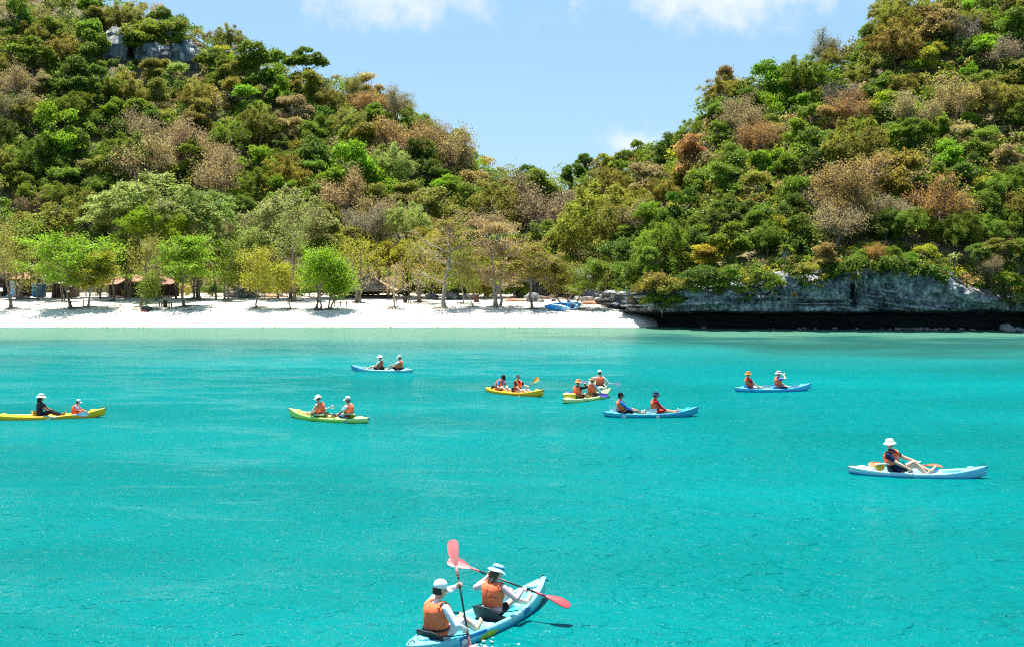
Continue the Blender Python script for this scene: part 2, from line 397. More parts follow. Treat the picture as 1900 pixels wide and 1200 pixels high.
def water_mat():
    m, nt, b = new_mat('sea_water'); N, L = nt.nodes, nt.links
    g = N.new('ShaderNodeNewGeometry')
    a1 = N.new('ShaderNodeAttribute'); a1.attribute_name = 'shallow'; a2 = N.new('ShaderNodeAttribute'); a2.attribute_name = 'reef'
    n0 = N.new('ShaderNodeTexNoise'); n0.inputs['Scale'].default_value = 0.07; n0.inputs['Detail'].default_value = 5
    mp = N.new('ShaderNodeMapping'); mp.inputs['Scale'].default_value = (0.6, 1.5, 1.0); L.new(g.outputs['Position'], mp.inputs[0]); L.new(mp.outputs[0], n0.inputs['Vector'])
    r = N.new('ShaderNodeValToRGB'); e = r.color_ramp.elements
    e[0].position = 0.32; e[0].color = (0.0, 0.104, 0.102, 1); e[1].position = 0.70; e[1].color = (0.0, 0.152, 0.155, 1); L.new(n0.outputs['Fac'], r.inputs[0])
    mx = N.new('ShaderNodeMix'); mx.data_type = 'RGBA'; L.new(a1.outputs['Fac'], mx.inputs[0]); L.new(r.outputs[0], mx.inputs[6]); mx.inputs[7].default_value = (0.055, 0.150, 0.108, 1)
    mx2 = N.new('ShaderNodeMix'); mx2.data_type = 'RGBA'; L.new(a2.outputs['Fac'], mx2.inputs[0]); L.new(mx.outputs[2], mx2.inputs[6]); mx2.inputs[7].default_value = (0.012, 0.072, 0.062, 1)
    L.new(mx2.outputs[2], b.inputs['Base Color'])
    b.inputs['Roughness'].default_value = 0.6; b.inputs['Specular IOR Level'].default_value = 0.0     # light scattered back out of the water body
    gl = N.new('ShaderNodeBsdfGlossy'); gl.inputs['Roughness'].default_value = 0.11                      # mirror of the surface, by Fresnel
    fr = N.new('ShaderNodeFresnel'); fr.inputs['IOR'].default_value = 1.33
    fm = N.new('ShaderNodeMath'); fm.operation = 'MULTIPLY'; fm.inputs[1].default_value = 0.37; L.new(fr.outputs[0], fm.inputs[0])
    ms2 = N.new('ShaderNodeMixShader'); L.new(fm.outputs[0], ms2.inputs[0]); L.new(b.outputs[0], ms2.inputs[1]); L.new(gl.outputs[0], ms2.inputs[2]); L.new(ms2.outputs[0], nt.nodes['Material Output'].inputs[0])
    # ripples: three sizes, longer across the line of the breeze
    def nz(scale, sc, det, dist, rough=.55):
        mp = N.new('ShaderNodeMapping'); mp.inputs['Scale'].default_value = sc; mp.inputs['Rotation'].default_value = (0, 0, math.radians(14)); L.new(g.outputs['Position'], mp.inputs[0])
        n = N.new('ShaderNodeTexNoise'); n.inputs['Scale'].default_value = scale; n.inputs['Detail'].default_value = det; n.inputs['Distortion'].default_value = dist; n.inputs['Roughness'].default_value = rough
        L.new(mp.outputs[0], n.inputs['Vector']); return n.outputs['Fac']
    big = nz(0.85, (0.85, 1.2, 1), 3, 0.5); mid = nz(2.9, (0.9, 1.15, 1), 4, 0.5); gust = nz(0.16, (0.8, 1.6, 1), 3, 0.5)
    gm = N.new('ShaderNodeMapRange'); gm.inputs['From Min'].default_value = 0.36; gm.inputs['From Max'].default_value = 0.62; gm.inputs['To Min'].default_value = 0.7; gm.inputs['To Max'].default_value = 1.0; L.new(gust, gm.inputs[0])
    b1 = N.new('ShaderNodeBump'); b1.inputs['Strength'].default_value = 1.0; b1.inputs['Distance'].default_value = 0.30; L.new(big, b1.inputs['Height'])
    ms = N.new('ShaderNodeMath'); ms.operation = 'MULTIPLY'; ms.inputs[1].default_value = 1.0; L.new(gm.outputs[0], ms.inputs[0])
    b2 = N.new('ShaderNodeBump'); b2.inputs['Distance'].default_value = 0.19; L.new(ms.outputs[0], b2.inputs['Strength']); L.new(mid, b2.inputs['Height']); L.new(b1.outputs[0], b2.inputs['Normal'])
    fine = nz(8.0, (0.9, 1.1, 1), 2, 0.4)
    b3 = N.new('ShaderNodeBump'); b3.inputs['Distance'].default_value = 0.032; L.new(ms.outputs[0], b3.inputs['Strength']); L.new(fine, b3.inputs['Height']); L.new(b2.outputs[0], b3.inputs['Normal']); b2 = b3
    for q in (b, gl, fr): L.new(b2.outputs[0], q.inputs['Normal'])
    return m
M_WATER = water_mat()
def wave_z(X, Y):
    rng = np.random.default_rng(5); z = 0.0
    for lam, amp in ((7.5, .030), (5.1, .024), (3.3, .018), (2.3, .014), (1.6, .010), (1.2, .007)):
        for _ in range(3):
            th = math.radians(rng.normal(-80, 24)); ph = rng.uniform(0, 6.28); k = 2 * np.pi / (lam * rng.uniform(.85, 1.2))
            w = np.sin(k * (X * math.cos(th) + Y * math.sin(th)) + ph)
            z = z + amp * 0.22 * (1 - 2 * np.abs(np.sin(np.arcsin(np.clip(w, -1, 1)) * 0.5)) ** 1.0 * 0 + w)
    g = 0.45 + 0.75 * sstep(fbm(P3(X / 11, Y / 7, 9.1), 3), -0.5, 0.5)
    return z * g * (1 - sstep(Y, 60, 104))
def build_sea():
    # finely meshed bay plus a coarse rim out to the horizon, one sheet
    d = np.concatenate([[-2500, -600, -150, -30, 0], 9.0 * (118 / 9.0) ** np.linspace(0, 1, 330), [150, 300, 900, 3000]])
    u = np.concatenate([[-3000, -900, -300], np.linspace(-1, 1, 330), [300, 900, 3000]])
    X = np.empty((len(d), len(u))); Y = np.empty_like(X)
    for i, dd in enumerate(d):
        half = 0.56 * max(dd, 9) + 3 if dd < 120 else 75
        X[i] = np.where(np.abs(u) <= 1, u * half, u); Y[i] = dd
    fine = (Y > 8) & (Y < 119) & (np.abs(X) < 72)
    Z = np.where(fine, wave_z(X, Y), 0.0)
    mb = MB(); mb.add(P3(X, Y, Z), grid_faces(*X.shape)[:, ::-1])
    me = mb.mesh('sea', [M_WATER]); sh, rf = shallow_attr(X.ravel(), Y.ravel())
    for nm, v in (('shallow', sh), ('reef', rf)):
        a = me.attributes.new(nm, 'FLOAT', 'POINT'); a.data.foreach_set('value', v.astype(np.float32))
    o = link('sea', me); o['kind'] = 'structure'; o['label'] = 'calm turquoise bay water with small ripples'
build_sea()

# ------------------------------------------------------------------ cliff
def rock_mat(name, dark, mid, pale, scale=0.85, pale_at=0.62):
    m, nt, b = new_mat(name); N, L = nt.nodes, nt.links
    g = N.new('ShaderNodeTexCoord')
    n = N.new('ShaderNodeTexNoise'); n.inputs['Scale'].default_value = scale; n.inputs['Detail'].default_value = 9; n.inputs['Roughness'].default_value = .68
    L.new(g.outputs['Object'], n.inputs['Vector'])
    mp = N.new('ShaderNodeMapping'); mp.inputs['Scale'].default_value = (1.5, 1.5, 0.45); L.new(g.outputs['Object'], mp.inputs[0])
    st = N.new('ShaderNodeTexNoise'); st.inputs['Scale'].default_value = scale * 2.6; st.inputs['Detail'].default_value = 5; L.new(mp.outputs[0], st.inputs['Vector'])
    ad = N.new('ShaderNodeMath'); ad.operation = 'MULTIPLY_ADD'; ad.inputs[1].default_value = 0.55; L.new(st.outputs['Fac'], ad.inputs[0])
    mm = N.new('ShaderNodeMath'); mm.operation = 'MULTIPLY'; mm.inputs[1].default_value = 0.55; L.new(n.outputs['Fac'], mm.inputs[0]); L.new(mm.outputs[0], ad.inputs[2])
    r = N.new('ShaderNodeValToRGB'); e = r.color_ramp.elements
    e[0].position = 0.40; e[0].color = rgba(dark); e[1].position = pale_at + 0.08; e[1].color = rgba(pale); k = e.new(pale_at - 0.06); k.color = rgba(mid)
    L.new(ad.outputs[0], r.inputs[0]); L.new(r.outputs[0], b.inputs['Base Color'])
    b.inputs['Roughness'].default_value = 0.9; b.inputs['Specular IOR Level'].default_value = 0.11
    bn = N.new('ShaderNodeTexNoise'); bn.inputs['Scale'].default_value = scale * 7; bn.inputs['Detail'].default_value = 8; bn.inputs['Roughness'].default_value = .7; L.new(g.outputs['Object'], bn.inputs['Vector'])
    bp = N.new('ShaderNodeBump'); bp.inputs['Strength'].default_value = 0.8; bp.inputs['Distance'].default_value = 0.12
    L.new(bn.outputs['Fac'], bp.inputs['Height']); L.new(bp.outputs[0], b.inputs['Normal'])
    return m
M_ROCK = rock_mat('limestone', (0.045, 0.050, 0.056), (0.15, 0.16, 0.17), (0.50, 0.47, 0.43))
def cliff_mat():
    m = rock_mat('sea_cliff_limestone', (0.045, 0.052, 0.060), (0.170, 0.185, 0.205), (0.54, 0.51, 0.48), 0.85, 0.60); nt = m.node_tree; N, L = nt.nodes, nt.links; b = N['Principled BSDF']
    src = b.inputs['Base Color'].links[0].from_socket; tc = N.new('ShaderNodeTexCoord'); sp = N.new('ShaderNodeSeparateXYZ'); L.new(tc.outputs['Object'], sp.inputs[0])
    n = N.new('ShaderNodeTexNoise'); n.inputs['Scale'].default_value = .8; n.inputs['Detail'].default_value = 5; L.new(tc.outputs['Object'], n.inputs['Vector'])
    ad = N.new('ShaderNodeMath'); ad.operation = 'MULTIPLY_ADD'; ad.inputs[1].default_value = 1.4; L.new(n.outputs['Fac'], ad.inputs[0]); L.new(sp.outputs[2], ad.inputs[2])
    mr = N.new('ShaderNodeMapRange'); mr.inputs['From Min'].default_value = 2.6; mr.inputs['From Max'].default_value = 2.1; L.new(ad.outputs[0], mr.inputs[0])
    mx = N.new('ShaderNodeMix'); mx.data_type = 'RGBA'; L.new(mr.outputs[0], mx.inputs[0]); L.new(src, mx.inputs[6]); mx.inputs[7].default_value = (.022, .026, .024, 1); L.new(mx.outputs[2], b.inputs['Base Color']); return m   # near-black painted over the undercut to deepen its shade
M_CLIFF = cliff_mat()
M_ROCKW = rock_mat('pale_limestone', (0.10, 0.095, 0.09), (0.24, 0.225, 0.21), (0.45, 0.42, 0.38), 0.8)
def build_cliff():
    pxs = np.concatenate([np.linspace(1078, 1215, 110), np.linspace(1216, 1990, 470)])
    F = foot_dist(pxs); X0 = (pxs - 950) / FPX * F; Y0 = F
    k = np.ones(15) / 15; Xs = np.convolve(np.pad(X0, 7, mode='edge'), k, 'valid'); Ys = np.convolve(np.pad(Y0, 7, mode='edge'), k, 'valid')
    T = nrm(np.stack([np.gradient(Xs), np.gradient(Ys)], 1)); Nn = np.stack([T[:, 1], -T[:, 0]], 1)   # outward, towards the sea
    s = np.concatenate([[0], np.cumsum(np.hypot(np.diff(Xs), np.diff(Ys)))])
    top = cliff_top(pxs) + fbm(P3(s / 5, 0, 0), 3) * 0.7 + 0.5
    v = np.linspace(0, 1, 112); S, Vv = np.meshgrid(s, v, indexing='ij'); zt = top[:, None]
    Z = -1.2 + (zt + 1.2) * Vv
    dip = np.interp(pxs, [1078, 1400, 1560, 1900, 1990], [0.02, 0.03, -0.06, -0.17, -0.2])[:, None]
    dipc = np.cumsum(np.concatenate([[0], np.diff(s)])[:, None] * dip, 0)
    q = Z - dipc + fbm(P3(S / 6, Z / 3, 2), 3) * 0.35
    z1 = lambda v: np.zeros_like(v, dtype=np.int64)
    rngc = np.random.default_rng(8); edges = np.cumsum(np.concatenate([[-14], rngc.choice([.22, .3, .45, .7, 1.1, 1.5], 60)]))      # uneven beds
    bi = np.searchsorted(edges, q.ravel()).reshape(q.shape).astype(np.int64); bi = np.clip(bi, 1, len(edges) - 1)
    lo, hi = edges[bi - 1], edges[bi]; dist = np.minimum(q - lo, hi - q)
    brk = np.floor(S / (3 + 9 * _hash(bi, z1(bi) + 3, z1(bi))) + fbm(P3(S / 3, Z / 2, 4), 2) * .6).astype(np.int64)
    proud = (_hash(bi, z1(bi), brk) - 0.5) * 0.95
    here = sstep(fbm(P3(S / 4.5, q / 1.3, 12), 3), -.25, .35)
    joint = -0.85 * np.exp(-(dist / 0.07) ** 2) * here
    cr = S / 3.4 + fbm(P3(S / 2.2, Z / 1.6, 5), 3) * 0.9 + _hash(bi // 2, z1(bi), z1(bi)) * 7; cf = cr - np.floor(cr)
    crack = -0.6 * np.exp(-((cf - 0.5) / 0.03) ** 2) * sstep(fbm(P3(S / 3.1, Z / 1.7, 8), 2), 0.0, .3)
    big = fbm(P3(S / 7, Z / 4.5, 1.3), 4) * 1.9 + fbm(P3(S / 2.2, q / 0.9, 3.3), 4) * 0.75 + fbm(P3(S / .45, Z / .4, 6), 3) * 0.2 - np.abs(fbm(P3(S / 1.3, q / .55, 14), 3)) * 0.7 + .2
    out = 0.9 + big + proud + joint + crack
    notch_z = np.interp(pxs, [1078, 1120, 1180, 1260, 1900, 1990], [0.9, 1.0, 1.2, 1.5, 1.75, 1.8])[:, None] + fbm(P3(S / 3.0, 0.3, 9), 3) * 0.35
    nt = sstep(notch_z - Z, -0.12, 0.5) * (1 - sstep(0.28 - Z, 0, 0.5) * 0.55)
    depth = np.interp(pxs, [1078, 1120, 1180, 1260, 1900], [0.5, 0.9, 1.6, 2.3, 2.6])[:, None]
    out = out * (1 - 0.6 * nt) - depth * nt
    cave = np.exp(-(((pxs - 1585)[:, None] / 7.0) ** 2)) * sstep(Z, 1.9, 2.4) * (1 - sstep(Z, 4.1, 4.6)); out = out - 2.8 * cave
    out = out - sstep(Vv, 0.78, 1.0) * 2.0 * (1 + .6 * fbm(P3(S / 2.5, 0.7, 2), 2))
    Xc = Xs[:, None] + Nn[:, 0][:, None] * out; Yc = Ys[:, None] + Nn[:, 1][:, None] * out
    V = P3(Xc, Yc, Z)
    cap = V[:, -1, :].copy(); cap[:, 0] -= Nn[:, 0] * 4.5; cap[:, 1] -= Nn[:, 1] * 4.5; cap[:, 2] += 0.5
    V = np.concatenate([V, cap[:, None, :]], 1)
    mb = MB(); mb.add(V, grid_faces(V.shape[0], V.shape[1])[:, ::-1])
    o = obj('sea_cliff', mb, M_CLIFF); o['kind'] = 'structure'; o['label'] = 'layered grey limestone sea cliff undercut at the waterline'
build_cliff()

def rock_mesh(name, seed, mat, sub=4, rough=0.35, strata=0.0, flat=1.0):
    import bmesh
    bm = bmesh.new(); bmesh.ops.create_icosphere(bm, subdivisions=sub, radius=1.0)
    V = np.array([v.co[:] for v in bm.verts]); bm.verts.index_update()
    F = np.array([[v.index for v in f.verts] for f in bm.faces]); bm.free()
    n = fbm(V * 1.3 + seed * 3.1, 4) * rough + fbm(V * 3.7 + seed, 3) * rough * 0.4
    cell = np.round(V * 1.6 + fbm(V * 1.1 + seed, 2)[:, None] * .8) / 1.6
    V = V * (1 + n)[:, None]; V = V * 0.5 + cell * 0.5 * 1.05
    if strata: V[:, :2] *= (1 + strata * np.sign(np.sin(V[:, 2] * 14 + seed)) * 0.5)[:, None]
    V[:, 2] *= flat
    mb = MB(); mb.add(V, F); return mb.mesh(name, [mat])
# ------------------------------------------------------------------ foliage building blocks
def leaf_quads(C, Nrm, size, rng, aspect=0.55, v=None):
    """diamond leaves at C, facing Nrm; returns V, F, per-face value"""
    n = len(C); Nrm = nrm(Nrm); r = nrm(rng.normal(size=(n, 3)))
    u = nrm(np.cross(Nrm, r)); w = np.cross(Nrm, u)
    s = (np.broadcast_to(size, (n,)) * rng.uniform(0.65, 1.35, n))[:, None]
    fold = Nrm * s * 0.12
    V = np.stack([C - u * s * .5, C + w * s * aspect * .5 + fold, C + u * s * .5, C - w * s * aspect * .5 + fold], 1).reshape(-1, 3)
    F = np.arange(n * 4).reshape(n, 4)
    return V, F, (rng.uniform(0, 1, n) if v is None else v)
def puff_leaves(mb, puffs, n, size, rng, up=0.35, mi=0, aspect=0.6, low=-0.4):
    """leaves on the outside of overlapping leaf masses; puffs rows: x y z r flatten value"""
    P = np.asarray(puffs, float); w = P[:, 3] ** 2; w = w / w.sum(); k = rng.choice(len(P), n, p=w)
    d = nrm(rng.normal(size=(n, 3))); d[:, 2] = np.where(d[:, 2] < low, -d[:, 2], d[:, 2])
    rr = P[k, 3] * (0.40 + 0.62 * rng.random(n) ** 0.6 + np.where(rng.random(n) < .14, rng.random(n) * .5, 0))
    off = d * rr[:, None]; off[:, 2] *= P[k, 4]
    nr = d * .35 + rng.normal(size=(n, 3)) * 0.66; nr[:, 2] += up
    val = np.clip(P[k, 5] + rng.normal(0, .16, n), 0, 1)
    V, F, a = leaf_quads(P[k, :3] + off, nr, size, rng, aspect, val); mb.add(V, F, mi, a)
def branch_pts(p, d, length, rng, n=5, bend=0.25, rise=0.0):
    pts = [np.array(p, float)]; d = nrm(d)
    for i in range(n):
        d = nrm(d + rng.normal(size=3) * bend * 0.5 + np.array([0, 0, rise])); pts.append(pts[-1] + d * length / n)
    return np.array(pts), d
def limbs(mb, rng, base, H, R, r0, nl=6, spread=0.8, start=0.5, sides=6, lean=(0, 0), mi=0, twigs=0, twig_len=0.4, sub=2, rise=0.12, crook=0.10, twr=0.010):
    """trunk with limbs that reach through the crown; returns end points"""
    n = 7; z = np.linspace(0, 1, n); off = np.cumsum(rng.normal(size=(n, 2)) * crook * R * 0.35, 0); off -= off[0]
    pts = np.stack([base[0] + off[:, 0] + lean[0] * z ** 1.4, base[1] + off[:, 1] + lean[1] * z ** 1.4, base[2] + z * H], 1)
    rad = r0 * (1 - 0.62 * z); rad[0] *= 1.5
    add_tube(mb, pts, rad, sides, mi); ends = []
    for i in range(nl):
        t = start + (1 - start) * (i + rng.random() * .6) / nl; p = np.array([np.interp(t, z, pts[:, k]) for k in range(3)])
        a = i * 2.4 + rng.normal() * .4; el = rng.uniform(0.15, 0.75) * (1.3 - spread) + 0.25
        d = np.array([math.cos(a), math.sin(a), el]); l = R * rng.uniform(.75, 1.1) * spread
        bp, dd = branch_pts(p, d, l, rng, 5, .30, rise); add_tube(mb, bp, np.linspace(r0 * .42 * (1.1 - t * .5), r0 * .10, 6), max(4, sides - 2), mi)
        ends.append(bp[-1])
        for j in range(sub):
            q = bp[2 + (j % 3)]; a2 = a + rng.choice([-1, 1]) * rng.uniform(.4, 1.1); d2 = np.array([math.cos(a2), math.sin(a2), rng.uniform(.1, .7)])
            b2, _ = branch_pts(q, d2, l * rng.uniform(.4, .65), rng, 4, .3, rise); add_tube(mb, b2, np.linspace(r0 * .2, r0 * .05, 5), 4, mi); ends.append(b2[-1]); ends.append(b2[2])
            for k in range(twigs):
                q3 = b2[1 + k % 4]; d3 = nrm(rng.normal(size=3) + np.array([d2[0], d2[1], .6])); b3, _ = branch_pts(q3, d3, l * twig_len * rng.uniform(.6, 1.2), rng, 3, .4, .05)
                add_tube(mb, b3, np.array([twr, twr * .8, twr * .55, twr * .3]), 3, mi, cap=False); ends.append(b3[-1])
        for k in range(twigs * 2):
            q3 = bp[1 + k % 5]; d3 = nrm(rng.normal(size=3) + np.array([d[0], d[1], .7])); b3, _ = branch_pts(q3, d3, l * twig_len * rng.uniform(.6, 1.2), rng, 3, .4, .05)
            add_tube(mb, b3, np.array([twr, twr * .8, twr * .55, twr * .3]), 3, mi, cap=False); ends.append(b3[-1])
    return np.array(ends)

# prototypes: crown of radius 1 centred on the origin; trunk from z=0 (ground) to z=1 (crown centre), xy in crown radii
PROTO = {}
def proto_round(seed, n=8200, squash=1.0):
    rng = np.random.default_rng(seed); puffs = []
    for l in range(rng.integers(4, 7)):          # uneven lobes
        a = l * 1.9 + rng.normal() * .4; k = rng.uniform(.25, .55) if l else .1; c = np.array([k * math.cos(a), k * math.sin(a), rng.uniform(-.6, .4) if l else .4]); rl = rng.uniform(.40, .60); v0 = rng.uniform(.3, .7)
        for i in range(8):
            d = nrm(rng.normal(size=3)); d[2] = abs(d[2]) * 1.1 - .35; p = c + d * rl * rng.uniform(.5, .95); p[2] *= squash
            puffs.append([*p, rng.uniform(.15, .30), rng.uniform(.55, .95), np.clip(v0 + rng.normal() * .12, .1, .9)])
    mb = MB(); puff_leaves(mb, puffs, n, 0.092, rng); return mb
def proto_umbrella(seed, n=8000):
    rng = np.random.default_rng(seed); puffs = []
    for l in range(rng.integers(6, 9)):          # tilted sprays of foliage
        a = l * 2.4 + rng.normal() * .5; k = rng.uniform(.15, .62); c = np.array([k * math.cos(a), k * math.sin(a), rng.uniform(-.65, .45)]); rl = rng.uniform(.32, .5); tx, ty = rng.normal(0, .3, 2); v0 = rng.uniform(.3, .75)
        for i in range(7):
            b = rng.uniform(0, 6.28); q = rl * math.sqrt(rng.random()); x, y = q * math.cos(b), q * math.sin(b)
            puffs.append([c[0] + x, c[1] + y, c[2] + x * tx + y * ty + rng.normal() * .04, rng.uniform(.20, .33), rng.uniform(.6, .9), np.clip(v0 + rng.normal() * .1, .1, .9)])
    mb = MB(); puff_leaves(mb, puffs, n, 0.088, rng, up=0.5, low=-.3); return mb
def proto_dry(seed, n=6500):
    rng = np.random.default_rng(seed); mb = MB()
    ends = limbs(mb, rng, (0, 0, -.75), 1.0, 1.0, .055, nl=9, spread=.95, start=.35, twigs=5, twig_len=.42, sub=3, mi=1, sides=5, twr=.012)
    k = rng.integers(0, len(ends), n); C = ends[k] + rng.normal(size=(n, 3)) * [.13, .13, .09]
    V, F, a = leaf_quads(C, rng.normal(size=(n, 3)) + [0, 0, .6], .068, rng, .55); mb.add(V, F, 0, a); return mb
def proto_bare(seed):
    rng = np.random.default_rng(seed); mb = MB()
    ends = limbs(mb, rng, (0, 0, -.9), 1.1, .95, .05, nl=9, spread=.85, start=.3, twigs=8, twig_len=.5, sub=4, mi=1, sides=5, rise=.2, twr=.011)
    n = 260; k = rng.integers(0, len(ends), n); C = ends[k] + rng.normal(size=(n, 3)) * .05
    V, F, a = leaf_quads(C, rng.normal(size=(n, 3)) + [0, 0, .6], .06, rng, .6); mb.add(V, F, 0, a); return mb
def proto_feather(seed, n=10500):
    """fine drooping foliage in long soft plumes"""
    rng = np.random.default_rng(seed); mb = MB(); C = []; D = []; val = []
    m = 60
    for i in range(m):
        g = (i + .5) / m; zz = 1 - 1.5 * g; rr = math.sqrt(max(0, 1 - zz * zz)); a = i * 2.399 + rng.normal() * .3; k = rng.uniform(.35, .9)
        p0 = np.array([rr * math.cos(a) * k, rr * math.sin(a) * k, zz * .8 * k + .1]); out = nrm(p0 * [1, 1, .4] + [0, 0, .25]); vv = rng.uniform(.25, .8)
        q = n // m; t = rng.random(q) ** .7; L = rng.uniform(.35, .6)
        c = p0 + out * (t * L)[:, None] + np.array([0, 0, -1.0]) * (t ** 2 * L * .55)[:, None] + rng.normal(size=(q, 3)) * (.035 + .075 * (1 - t))[:, None]
        C.append(c); D.append(np.tile(out * .5 + [0, 0, .8], (q, 1))); val.append(np.clip(vv + rng.normal(0, .14, q), 0, 1))
    C = np.concatenate(C); D = np.concatenate(D) + rng.normal(size=C.shape) * .5
    V, F, a = leaf_quads(C, D, .085, rng, .36, np.concatenate(val)); mb.add(V, F, 0, a)
    puff_leaves(mb, [[0, 0, -.05, .66, .85, .35]], 1600, .085, rng, aspect=.4); return mb
def proto_mound(seed, n=2600):
    """creeper-draped thicket"""
    rng = np.random.default_rng(seed); puffs = []
    for i in range(16):
        a = rng.uniform(0, 6.28); k = rng.uniform(0, .85); puffs.append([k * math.cos(a), k * math.sin(a), .25 - .7 * k * k + rng.normal() * .12, rng.uniform(.25, .42), rng.uniform(.6, .9), rng.uniform(.2, .8)])
    mb = MB(); puff_leaves(mb, puffs, n, .10, rng, low=-.2); return mb
def proto_trunk(seed, r=.06):
    rng = np.random.default_rng(seed); mb = MB(); limbs(mb, rng, (0, 0, -.12), 1.1, .95, r, nl=7, spread=.8, start=.55, sides=6, sub=2); return mb
for kind, fn, cnt in (('round', proto_round, 4), ('umbrella', proto_umbrella, 3), ('dry', proto_dry, 4), ('bare', proto_bare, 2), ('feather', proto_feather, 2), ('mound', proto_mound, 2)):
    PROTO[kind] = [fn(100 * len(kind) + i).mesh(kind + '_crown', [M_LEAF, M_TWIG], False, True) for i in range(cnt)]
PROTO['trunk'] = [proto_trunk(40 + i).mesh('trunk', [M_BARK]) for i in range(3)]
PROTO['ptrunk'] = [proto_trunk(50 + i).mesh('trunk', [M_BARKPALE]) for i in range(2)]

HUES = {  # foliage base colours
    'dark green': (0.105, 0.170, 0.018), 'bright green': (0.195, 0.325, 0.014), 'green': (0.165, 0.235, 0.020), 'olive green': (0.255, 0.245, 0.036),
    'yellow green': (0.350, 0.350, 0.024), 'pale green': (0.300, 0.360, 0.080), 'tan': (0.370, 0.285, 0.110), 'rust brown': (0.350, 0.220, 0.070),
    'grey brown': (0.300, 0.235, 0.105), 'mauve grey': (0.290, 0.235, 0.135), 'golden yellow': (0.430, 0.310, 0.020), 'orange': (0.40, 0.23, 0.05)}
RNG = np.random.default_rng(11); random.seed(4)
TREES = []
def plant(name, kind, hue, base, H, R, flat=0.85, rng=RNG, trunk=None, sy=None):
    """one tree: an empty at its foot > trunk, crown"""
    root = empty(name, base, 0)
    tk = PROTO[trunk or ('ptrunk' if kind in ('dry', 'bare', 'umbrella') and rng.random() < .6 else 'trunk')]
    t = link('trunk', tk[rng.integers(len(tk))], root); t.scale = (R, R, H); t.rotation_euler.z = rng.uniform(0, 6.28)
    c = link('crown', PROTO[kind][rng.integers(len(PROTO[kind]))], root, (0, 0, H)); s = R * rng.uniform(.96, 1.06)
    c.scale = (s * rng.uniform(.85, 1.22), s * rng.uniform(.85, 1.22), R * flat * rng.uniform(.85, 1.2)); c.rotation_euler = (rng.normal(0, .17), rng.normal(0, .17), rng.uniform(0, 6.28))
    h = np.array(HUES[hue]) * rng.uniform(.88, 1.12) * (1 + rng.normal(0, .06, 3)); c.color = (*np.clip(h, 0, 1), 1)
    return root

